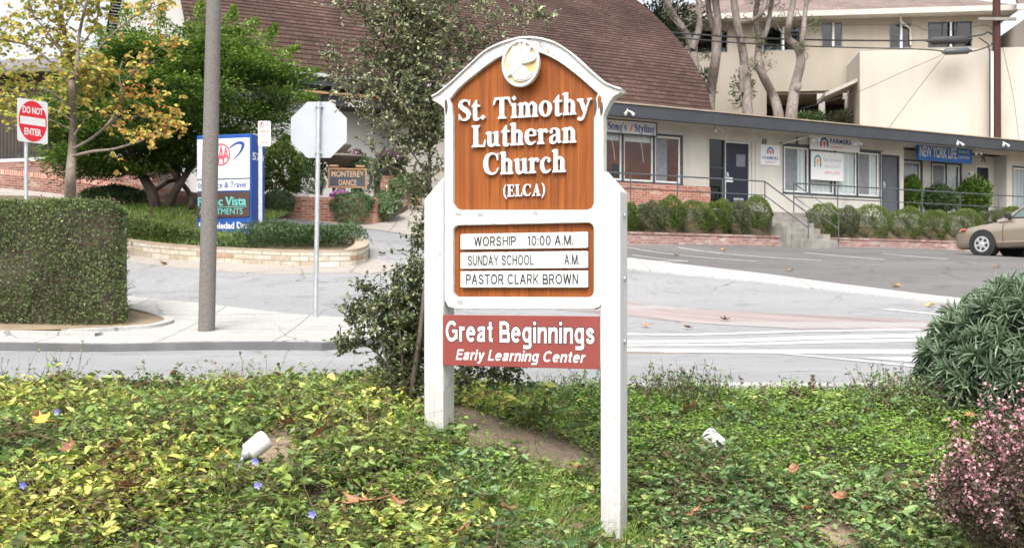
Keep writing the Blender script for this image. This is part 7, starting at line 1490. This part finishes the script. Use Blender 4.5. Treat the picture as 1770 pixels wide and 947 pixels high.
# ---------------- clipped hedge at left
xr = at(228, 400, 15.6).x; y0, y1 = 15.35, 16.9; xl = -10.5; zb_ = h(xr, 15.5) + .1; zt_ = at(100, 345, 15.4).z
t = thing('clipped_hedge', 'square clipped boxwood hedge on the dirt bed at the left', 'hedge', ((xl + xr) / 2, y0, h(-7, 15.5)))
def hedge_pts(n):
    P, D = [], []
    A = [(xr - xl) * (zt_ - zb_), (y1 - y0) * (zt_ - zb_), (xr - xl) * (y1 - y0) * .8]; p = np.array(A) / sum(A); w_ = rng.choice(3, n, p=p)
    u_, v_ = rng.uniform(0, 1, n), rng.uniform(0, 1, n); dep = np.abs(rng.normal(0, .05, n))
    X = np.where(w_ == 1, xr - dep, xl + (xr - xl) * u_); Yv = np.where(w_ == 0, y0 + dep, y0 + (y1 - y0) * np.where(w_ == 1, u_, v_)); Zv = np.where(w_ == 2, zt_ - dep, zb_ + (zt_ - zb_) * v_)
    D = np.stack([(w_ == 1) * 1.0, (w_ == 0) * -1.0, (w_ == 2) * 1.0], 1)
    # rounded upper and outer edges, slightly lumpy faces
    ex = np.clip((X - (xr - .28)) / .28, 0, 1); ez = np.clip((Zv - (zt_ - .16)) / .16, 0, 1); Zv = Zv - .16 * (ex ** 2) * ez; Yv = Yv + np.where(w_ == 0, .22 * ex ** 2.5 + .06 * ez ** 2, 0); X = X - np.where(w_ == 1, .05 * ez ** 2 + .30 * np.clip((Yv - y0 - .0) / 1e9, 0, 1), 0)
    Yv = Yv + np.where(w_ == 0, .06 * (wob(X, Zv, 1.6, 1) - .5), 0); X = X + np.where(w_ == 1, .08 * (wob(Yv, Zv, 1.6, 2) - .5), 0); Zv = Zv + np.where(w_ == 2, .05 * (wob(X, Yv, 1.5, 2) - .5), 0)
    X = xl + (X - xl) * (xr * (1 + (Yv - y0) / y0 * 1.02) - xl) / (xr - xl)
    return np.stack([X, Yv, Zv], 1), D
P, D = hedge_pts(60000); n = len(P); ll = rng.uniform(.022, .045, n)
hgt = (P[:, 2] - zb_) / (zt_ - zb_); tt = np.clip(.40 + .30 * (wob(P[:, 0], P[:, 2], 1.3, 2) - .5) + .22 * np.clip((hgt - .82) * 5, 0, 1) + rng.normal(0, .20, n), 0, 1)  # top leaves tinted lighter to paint in a sunlit rim
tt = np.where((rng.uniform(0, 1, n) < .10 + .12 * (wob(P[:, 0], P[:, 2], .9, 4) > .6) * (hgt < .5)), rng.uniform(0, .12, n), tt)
k_ = rng.randint(0, n, 420); A_ = P[k_]; E_ = A_ + unit(D[k_] + rdir(420, .6) * .6) * rng.uniform(.04, .16, (420, 1)); q_ = np.repeat(A_, 7, 0) + np.repeat(E_ - A_, 7, 0) * np.tile(np.linspace(.2, 1, 7), 420)[:, None]; l_ = rng.uniform(.018, .036, len(q_))
thin_ = (wob(P[:, 0], P[:, 2], 2.3, 3) > .70) & (rng.uniform(0, 1, n) < .45) & (P[:, 1] < y0 + .3); P, D, ll, tt = P[~thin_], D[~thin_], ll[~thin_], tt[~thin_]; n = len(P)
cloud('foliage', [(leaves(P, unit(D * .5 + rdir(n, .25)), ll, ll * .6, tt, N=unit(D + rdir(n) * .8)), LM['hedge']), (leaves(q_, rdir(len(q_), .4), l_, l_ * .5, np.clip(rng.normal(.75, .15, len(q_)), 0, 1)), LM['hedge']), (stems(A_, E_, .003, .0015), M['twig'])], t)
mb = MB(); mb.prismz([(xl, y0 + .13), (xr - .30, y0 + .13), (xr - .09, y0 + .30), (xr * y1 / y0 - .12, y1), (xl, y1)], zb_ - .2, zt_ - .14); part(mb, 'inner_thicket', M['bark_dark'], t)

# ---------------- green multi-trunk tree
YT = 26.0; g = G(285, 374, .1); t = thing('green_tree', 'dense bright green tree with several dark leaning trunks on the island', 'tree', (g[0], YT, h(g[0], YT)))
mb = MB()
for L_, r0, r1 in [([(272, 378), (263, 335), (243, 297), (228, 262), (215, 210)], .155, .07), ([(284, 378), (299, 338), (313, 315), (330, 288), (350, 240)], .125, .05), ([(290, 376), (318, 371), (331, 352), (326, 332), (312, 312), (300, 270)], .09, .05), ([(262, 335), (285, 318), (300, 312), (312, 320)], .05, .04), ([(313, 315), (300, 300), (285, 260), (280, 180)], .07, .03), ([(243, 297), (200, 250), (160, 200)], .07, .03), ([(330, 288), (400, 230), (440, 180)], .06, .03), ([(228, 262), (240, 180), (225, 80)], .07, .025)]:
    taper(mb, pxpath(L_, YT, .5), r0, r1, 9)
part(mb, 'trunks', M['bark_dark'], t, smooth=60)
poly = np.array([(84, 215), (110, 165), (160, 120), (195, 75), (222, 42), (262, 62), (300, 52), (345, 44), (400, 52), (455, 72), (478, 95), (505, 120), (516, 152), (492, 190), (480, 215), (445, 240), (400, 258), (352, 268), (335, 290), (300, 300), (262, 296), (225, 300), (180, 304), (140, 306), (100, 296), (84, 262)], float)
def inside(px, py):
    c = np.zeros(len(px), bool); j = len(poly) - 1
    for i in range(len(poly)):
        a, b = poly[i], poly[j]; c ^= ((a[1] > py) != (b[1] > py)) & (px < (b[0] - a[0]) * (py - a[1]) / (b[1] - a[1]) + a[0]); j = i
    return c
px = rng.uniform(84, 516, 3000); py = rng.uniform(42, 326, 3000); k = inside(px, py); px, py = px[k][:370], py[k][:370]
LP, LD, LT = [], [], []
for a, b in zip(px, py):
    ed = min(1, np.min(np.hypot(poly[:, 0] - a, poly[:, 1] - b)) / 110); c = np.array(at(a, b, YT + rng.uniform(-1, 1) * 2.4 * (.25 + .75 * ed))); m = rng.randint(220, 330)
    rr = rng.uniform(.30, .60); q = rng.normal(size=(m, 3)) * np.array([rr * .60, rr * .60, rr * .19]); LP.append(c + q)
    out = unit(np.array([q[:, 0], q[:, 1] - .2, q[:, 2] * .3 + .12]).T); LD.append(out); LT.append(np.clip(.38 + rng.normal(0, .13) + .19 * q[:, 2] / (rr * .19) + rng.normal(0, .15, m) + .10 * (200 - b) / 160, 0, 1))  # upper leaves of each clump tinted lighter, painting lit tops over dark layers
# pointed sprays at the outline
for a, b, dx_, dy_ in [(222, 50, -.1, -1), (345, 48, .1, -1), (455, 75, .6, -.7), (508, 130, 1, -.25), (500, 165, 1, .1), (478, 100, .8, -.5), (190, 80, -.5, -.8), (280, 58, 0, -1), (395, 55, .3, -1), (150, 125, -.8, -.5), (100, 180, -1, -.3), (240, 38, .2, -1), (420, 62, .5, -.8), (470, 225, .8, .4)]:
    m = 260; s = rng.uniform(0, 1, m) ** .7; c = np.array(at(a, b, YT + rng.uniform(-.8, .8))); e = np.array([dx_, rng.uniform(-.3, .3), -dy_]); LP.append(c + e * (s * .55)[:, None] + rng.normal(size=(m, 3)) * (.16 * (1.1 - s))[:, None] * np.array([1, 1, .6])); LD.append(unit(e + rng.normal(0, .5, (m, 3)))); LT.append(np.clip(rng.normal(.72, .16, m), 0, 1))
LP, LD, LT = np.concatenate(LP), np.concatenate(LD), np.concatenate(LT); n = len(LP); ll = rng.uniform(.06, .12, n)
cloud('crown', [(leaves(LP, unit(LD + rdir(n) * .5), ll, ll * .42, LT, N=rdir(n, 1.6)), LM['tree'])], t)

# ---------------- yellow leaved tree
YY = 21.5; g = at(122, 345, YY); t = thing('yellow_tree', 'slim tree with sparse yellow and orange leaves behind the hedge', 'tree', (g.x, YY, h(g.x, YY)))
mb = MB(); base = at(121, 345, YY); mb.tube([(base.x, YY, h(g.x, YY) - .2), tuple(base)], [.13, .115], 10)
LB = [([(121, 346), (122, 300), (125, 255), (127, 200), (124, 150), (122, 110), (108, 40), (98, -60)], .115, .03, 0), ([(127, 180), (133, 110), (137, 60), (150, 0), (158, -50)], .05, .02, 1), ([(126, 258), (160, 238), (188, 213), (204, 185), (212, 165), (206, 130), (212, 105)], .035, .008, 2), ([(126, 270), (160, 262), (195, 258), (230, 248), (252, 240), (275, 222), (290, 208)], .035, .008, 2), ([(188, 213), (215, 203), (245, 201), (285, 207), (312, 215)], .016, .005, 2),
      ([(206, 150), (235, 120), (262, 95), (300, 70)], .014, .005, 2), ([(132, 130), (170, 85), (205, 50), (245, 22), (285, 5)], .028, .008, 2), ([(124, 190), (90, 160), (45, 150), (0, 165)], .025, .008, 1), ([(123, 150), (90, 110), (50, 80), (5, 70), (-40, 60)], .03, .01, 1), ([(120, 110), (85, 60), (55, 20), (40, -40)], .03, .01, 1), ([(126, 210), (95, 190), (60, 185), (15, 190), (-30, 178)], .02, .006, 1), ([(122, 225), (80, 205), (30, 200), (-20, 215)], .018, .006, 0), ([(134, 90), (165, 40), (175, -20)], .02, .008, 1), ([(128, 160), (150, 130), (165, 110)], .016, .006, 1), ([(127, 235), (150, 200), (165, 170), (170, 130)], .02, .006, 1), ([(110, 50), (130, 10), (135, -40)], .02, .01, 1)]
tw, lf = [], []
for L_, r0, r1, kind_ in LB:
    p = pxpath(L_, YY, .45); taper(mb, p, r0, r1, 8, 6)
    if kind_ == 0 and r0 > .1: Pt = limb_points(p, 46, .45)
    else: Pt = limb_points(p, 15 if kind_ == 1 else 10, .35)
    tt = .68 if kind_ != 2 else .42
    Pt2 = Pt; d = rdir(len(Pt), .35); E = Pt + d * rng.uniform(.2, .55, len(Pt))[:, None]; tw.append((stems(Pt, E, .007, .003), M['bark_tan']))
    m = 6; f = rng.uniform(.25, 1.05, (len(Pt), m)); LP = (np.repeat(Pt, m, 0) + np.repeat(E - Pt, m, 0) * f.reshape(-1, 1)) + rng.normal(0, .07, (len(Pt) * m, 3)); ll = rng.uniform(.07, .14, len(LP))
    for dk in (-.8, 0, .8):
        a = rng.uniform(0, 6.28, len(LP)) if dk == -.8 else a + .8
        lf.append((leaves(LP, np.stack([np.cos(a), np.sin(a), rng.uniform(-.9, .2, len(LP))], 1), ll, ll * .5, np.clip(rng.normal(tt, .22, len(LP)), 0, 1)), LM['yellow']))
part(mb, 'trunk', M['bark_tan'], t, smooth=60); cloud('twigs', tw, t); cloud('crown', lf, t)
# clusters that fill the middle of the crown
lf = []
for a, b, s, n, tt in [(60, 100, .75, 170, .7), (20, 60, .8, 150, .65), (100, 60, .5, 80, .62), (35, 150, .65, 150, .72), (10, 20, .7, 110, .6), (120, 165, .5, 130, .75), (165, 100, .35, 45, .5), (130, 130, .4, 80, .66), (-20, 120, .8, 120, .65), (75, 195, .4, 50, .6), (170, 110, .3, 30, .45), (265, 165, .40, 75, .28), (300, 210, .30, 50, .28), (230, 150, .35, 45, .22), (285, 225, .22, 30, .4), (90, 20, .5, 60, .55)]:
    n = int(n * .38); c = np.array(at(a, b, YY)); LP = c + rng.normal(size=(n, 3)) * s * .5; ll = rng.uniform(.07, .14, n)
    for k in range(3):
        an = rng.uniform(0, 6.28, n); lf.append((leaves(LP, np.stack([np.cos(an), np.sin(an), rng.uniform(-.9, .2, n)], 1), ll, ll * .55, np.clip(rng.normal(tt, .2, n), 0, 1)), LM['yellow']))
cloud('leaf_clusters', lf, t)

# ---------------- island planting
def shrub_mass(name, label, cat, path, w_, hgt, n, key, leaf=(.03, .06), group=None, base=None, tint=.45, zoff=.2, mound=True, wr=.5):
    """a low clipped mass of foliage along a ground path"""
    P = np.array(smooth_path(path, 8)); i = rng.randint(0, len(P), n); c = P[i]; a = rng.uniform(0, 6.28, n); r_ = rng.uniform(0, 1, n) ** .5
    x = c[:, 0] + np.cos(a) * r_ * w_; y = c[:, 1] + np.sin(a) * r_ * w_; hz = hgt * np.sqrt(np.maximum(0, 1 - r_ ** 2.5)) * (.72 + .5 * wob(x, y, 2.2, 3))
    z = H(x, y) + zoff + hz * (1 - .35 * np.abs(rng.normal(0, .5, n)).clip(0, 1)); Pp = np.stack([x, y, z], 1); ll = rng.uniform(*leaf, n)
    g = P[len(P) // 2]; loc = (g[0], g[1], h(g[0], g[1]))
    out = np.stack([np.cos(a) * r_, np.sin(a) * r_, np.full(n, .7)], 1)
    o = cloud(name, [(leaves(Pp, unit(out + rdir(n) * .8), ll, ll * wr, np.clip(tint + .25 * (wob(x, y, 2.6, 1) - .5) + rng.normal(0, .2, n), 0, 1), N=rdir(n, 1.2)), LM[key])], loc=loc); return tag(o, label, cat, group)
shrub_mass('juniper_hedge', 'low dark green juniper mass along the island stone wall', 'shrub', [G(450, 434), G(500, 436), G(545, 437), G(590, 436)], .62, .36, 11000, 'juniper', (.04, .09), wr=.3)
shrub_mass('low_shrub', 'low grey green plants at the left end of the island wall', 'shrub', [G(200, 418), G(245, 424), G(300, 430)], .5, .26, 3500, 'bush', (.04, .09), tint=.4)
shrub_mass('low_shrub', 'low dark juniper strip in front of the cabinet sign', 'shrub', [G(315, 431), G(370, 436), G(440, 439)], .42, .09, 4500, 'juniper', (.03, .07), wr=.3, zoff=.16)
shrub_mass('low_shrub', 'round green shrub peeping over the hedge corner', 'shrub', [G(185, 366), G(215, 368)], .7, .40, 4500, 'juniper', (.05, .09), tint=.6)
x = rng.uniform(-9.5, -5.5, 9000); y = rng.uniform(22.5, 27.3, 9000); o = cloud('island_grass', [((lambda q: q)(leaves(np.stack([x, y, H(x, y) + .19], 1), unit(rdir(9000, 0) * .4 + np.array([0, 0, 1.0])), rng.uniform(.05, .13, 9000), .02, rng.uniform(0, .9, 9000))), LM['grass'])]); tag(o, 'short bright grass on the island under the green tree', 'grass', kind='stuff')
# planter greenery on the left
def ball_shrub(name, label, cat, c, rx_, ry_, rz_, n, key, leaf=(.03, .06), tint=.5, group=None, wr=.45, shell=.75, zmin=-.6, up=.3, trail=0.0):
    P, d = ball_points(c, rx_, ry_, rz_, n, shell, zmin); m = len(P); ll = rng.uniform(*leaf, m); dd = unit(d + rdir(m) * .7 + np.array([0, 0, up]))
    if trail: P[:, 2] -= trail * np.clip(-d[:, 1] * 1.2, 0, 1) * rng.uniform(0, 1, m); dd = unit(d * .5 + np.array([0, -.2, -.8]) + rdir(m) * .5)
    o = cloud(name, [(leaves(P, dd, ll, ll * wr, np.clip(tint + .22 * d[:, 2] * .4 + rng.normal(0, .18, m), 0, 1), N=unit(d + rdir(m) * .6)), LM[key])], loc=(c[0], c[1], c[2] - rz_ * .6)); return tag(o, label, cat, group)
TG = 'trailing plants on the brick planter'
for a, b, Y_, rx_, rz_, lab, tr in [(482, 343, 28.6, .42, .26, 'trailing grey green plant at the left end of the brick planter', .35), (610, 346, 29.2, .52, .26, 'wide trailing green plant spilling over the planter front', .55), (668, 346, 29.9, .36, .28, 'trailing plant at the right corner of the brick planter', .30)]:
    _k = (a - HX) / F; _P = smooth_path(pb, 12); _q = min(_P, key=lambda p: abs(p[0] / p[1] - _k)); Y_ = _q[1] - .05
    ball_shrub('trailing_plant', lab, 'plant', tuple(at(a, b + 2, Y_)), rx_, .34, rz_, 3200, 'juniper', (.05, .12), .62, TG, .25, trail=tr)
ball_shrub('round_conifer', 'round dark green conifer left of the stop sign post', 'bush', tuple(at(530, 318, 30)), .46, .45, .46, 3800, 'juniper', (.04, .08), .45, None, .3)
ball_shrub('round_conifer', 'tall dark green conifer right of the dance sign', 'bush', tuple(at(632, 312, 30.3)), .42, .42, .62, 3800, 'juniper', (.04, .08), .40, None, .3)
ball_shrub('leafy_shrub', 'yellow green leafy shrub with white flowers beside the cabinet sign', 'bush', tuple(at(484, 300, 29.8)), .52, .5, .85, 4200, 'bush', (.06, .12), .5, None, .5)
ball_shrub('leafy_shrub', 'dark leafy shrub behind the fountain', 'bush', tuple(at(560, 288, 31.2)), .9, .5, .5, 3600, 'juniper', (.06, .12), .45, None, .5)
ball_shrub('leafy_shrub', 'mixed shrub at the foot of the small brick wall', 'bush', tuple(at(706, 326, 30.5)), .5, .4, .4, 2600, 'vine_green', (.05, .1), .5, None, .5)
ball_shrub('flower_clump', 'purple flower clump under the dance sign', 'flowers', tuple(at(588, 340, 28.9)), .26, .18, .14, 500, 'purple', (.04, .07), .2, None, .8)
ball_shrub('flower_clump', 'white flower clump left of the stop sign post in the planter', 'flowers', tuple(at(520, 346, 28.7)), .40, .15, .12, 500, 'purple', (.03, .06), .9, None, .8)
for a, b, lab in [(606, 276, 'mixed flowers growing in the box behind the dance sign'), (676, 276, 'pink and green flowers growing in the box on the small brick wall')]:
    c = at(a, b, 31.3); P, d = ball_points((c.x, c.y, c.z - .02), .45, .18, .25, 1500, .3, -.5); m = len(P); ll = rng.uniform(.06, .14, m); P2 = P[rng.uniform(0, 1, m) < .18]; k2 = len(P2)
    o = cloud('box_flowers', [(leaves(P, unit(d + rdir(m, .8)), ll, ll * .3, rng.uniform(.2, .9, m)), LM['olive']), (leaves(P2 + np.array([0, -.05, .06]), rdir(k2, .4), .05, .045, rng.uniform(0, .7, k2)), LM['purple'])], loc=tuple(c)); tag(o, lab, 'flowers', 'flowers in the dark boxes')
# ---------------- round bushes along the shop planter
BG = 'round bushes along the shop planter wall'
BL = [(1086, 378, 19, 24, 'bush', 'green bush half hidden by the right sign post'), (1122, 378, 26, 24, 'bush_grey', 'mauve tipped grey bush nearest the sign'), (1160, 372, 27, 27, 'bush', 'bright green bush right of the mauve tipped one'), (1200, 378, 37, 26, 'bush', 'broad clipped green bush in the middle of the left row'), (1243, 376, 25, 26, 'bush', 'green bush below the sidelight of the navy door'), (1274, 381, 28, 28, 'bush_grey', 'large grey mauve bush below the navy door'), (1309, 371, 27, 27, 'bush', 'feathery green bush beside the steps'),
      (1424, 383, 30, 27, 'bush', 'dark green bush just right of the steps'), (1463, 386, 24, 24, 'bush_grey', 'pale tipped bush second right of the steps'), (1508, 385, 36, 27, 'bush', 'wide green bush below the grey door'), (1568, 389, 32, 26, 'bush', 'round green bush below the ivy covered window'), (1616, 391, 26, 24, 'bush', 'smaller green bush left of the car'), (1668, 391, 32, 26, 'bush', 'green bush just behind the car nose'), (1712, 384, 26, 16, 'bush_grey', 'pale low bush above the car bonnet'), (1748, 380, 30, 18, 'bush', 'yellow green bush behind the car windscreen')]
for px, py, rw, rh, key, lab in BL:
    x = sx(px, -1.42); p = sf.w(x, -1.42); Yb = p.y; z = CZ - (py - HY) / F * Yb; rx_ = rw / F * Yb * .95; rz_ = rh / F * Yb * 1.06; z += .04
    ball_shrub('round_bush', lab, 'bush', (p.x, p.y, z), rx_, min(.5, rx_), rz_, 6500, key, (.03, .07), .5, BG, .30, .84, -.9, .45 if key == 'bush' else .1)
for px, py, rw, rh, d_, key, lab in [(1576, 335, 15, 30, .42, 'tree', 'green climber column left in the recess window'), (1624, 345, 30, 24, .2, 'juniper', 'dark drooping shrub in front of the recess window'), (1684, 338, 29, 31, .2, 'tree', 'leafy green shrub beside the recessed door')]:
    x = sx(px, d_); p = sf.w(x, d_); Yb = p.y; ball_shrub('wall_shrub', lab, 'bush', (p.x, p.y, CZ - (py - HY) / F * Yb), rw / F * Yb, .35, rh / F * Yb, 4000, key, (.06, .13), .5, 'shrubs against the recess wall', .45, .4, -.95)
# ---------------- grey trees before the apartments
TT = [('forked grey trunk nearest the curved roof', [([(1202, 150), (1200, 110), (1196, 80), (1180, 50), (1160, 20), (1140, -30)], .22, .12), ([(1197, 85), (1208, 50), (1208, 10), (1212, -40)], .16, .10)], 44),
      ('straight dark grey trunk second from the curved roof', [([(1224, 215), (1228, 160), (1236, 110), (1240, 70), (1240, 30), (1232, -30)], .26, .14), ([(1240, 65), (1226, 25), (1222, -30)], .16, .10)], 45),
      ('pale grey trunk bending left with a side limb', [([(1294, 230), (1292, 190), (1288, 130), (1284, 90), (1274, 40), (1266, -20)], .24, .14), ([(1276, 38), (1300, 36), (1318, 20), (1328, -20)], .12, .08), ([(1282, 160), (1281, 120), (1280, 118)], .10, .07)], 44),
      ('grey trunk leaning left in the middle of the grove', [([(1348, 230), (1345, 195), (1336, 165), (1318, 130), (1310, 105), (1312, 70), (1306, 30), (1314, -20)], .24, .10), ([(1312, 80), (1326, 50), (1332, 15), (1340, -30)], .13, .08)], 44.5),
      ('pruned pale trunk rightmost with a cut limb stump', [([(1364, 230), (1368, 195), (1374, 150), (1384, 110), (1380, 85), (1362, 66), (1364, 40), (1372, 0), (1378, -30)], .27, .09), ([(1382, 95), (1388, 60), (1392, 20), (1400, -30)], .12, .08), ([(1374, 160), (1379, 152), (1381, 148)], .13, .12)], 44)]
for lab, LL, Yt in TT:
    g = at(LL[0][0][0][0], 200, Yt); t = thing('grey_tree', lab, 'tree', (g.x, Yt, h(g.x, Yt)), group='grey trunked trees before the apartments')
    mb = MB(); pth = pxpath(LL[0][0], Yt, .3); mb.tube([(pth[0][0], Yt, h(g.x, Yt) - .3), pth[0]], [LL[0][1] * 1.25, LL[0][1] * 1.05], 10)
    pw, lf = [], []
    for L_, r0, r1 in LL:
        p = pxpath(L_, Yt, .4); taper(mb, p, r0, r1, 10, 6)
    part(mb, 'trunk', M['bark_grey'], t, smooth=60)
    mb = MB()
    for L_, r0, r1 in LL[:2]:
        e = L_[-1]
        for k in range(3):
            q = [(e[0], e[1] + 15), (e[0] + rng.uniform(-35, 35), e[1] - 15), (e[0] + rng.uniform(-70, 70), e[1] - rng.uniform(20, 60))]; p = pxpath(q, Yt, .6); taper(mb, p, r1 * .6, .02, 7, 5)
            P, d = ball_points(p[-1], .9, .9, .6, 700, .3); m = len(P); ll = rng.uniform(.08, .18, m); lf.append((leaves(P, rdir(m), ll, ll * .35, rng.uniform(.1, 1, m)), LM['olive' if Yt < 44.9 and 'nearest' not in lab else 'dark_leaf']))
        for k in range(4):
            f = rng.uniform(.35, .8); i = int(f * (len(L_) - 1)); q = L_[i]; p = pxpath([q, (q[0] + rng.uniform(-18, 18), q[1] - 12), (q[0] + rng.uniform(-30, 30), q[1] - rng.uniform(10, 35))], Yt, .4); taper(mb, p, .03, .008, 5, 4)
            P, d = ball_points(p[-1], .3, .3, .25, 60, .2); m = len(P); ll = rng.uniform(.06, .13, m); lf.append((leaves(P, rdir(m), ll, ll * .35, rng.uniform(.1, 1, m)), LM['olive']))
    part(mb, 'branches', M['bark_grey'], t, smooth=60); cloud('crown', lf, t)
for px, py, rr, n, key, lab in [(1150, 45, (1.6, 1.2, 1.1), 4200, 'dark_leaf', 'dark cypress foliage mass behind the curved roof edge'), (1160, 130, (1.1, 1.0, 1.5), 2200, 'dark_leaf', 'dark shrub in the shade behind the curved roof'), (1284, 155, (.5, .5, .9), 420, 'olive', 'thin olive sapling between the pale trunks'), (1220, 150, (.4, .4, .8), 500, 'dark_leaf', 'dark sapling at the straight grey trunk'), (1400, 208, (.9, .6, .35), 900, 'juniper', 'spiky green plants under the carport'), (1455, 208, (.9, .8, .35), 900, 'olive', 'low plants beside the carport post')]:
    Yt = 46.5 if py < 200 else 49.0; ball_shrub('background_shrub', lab, 'bush', tuple(at(px, py, Yt)), *rr, n, key, (.10, .24), .5, None, .3, .2, -1)
# distant dark trees behind the hall on the left and right, far enough to read as one mass
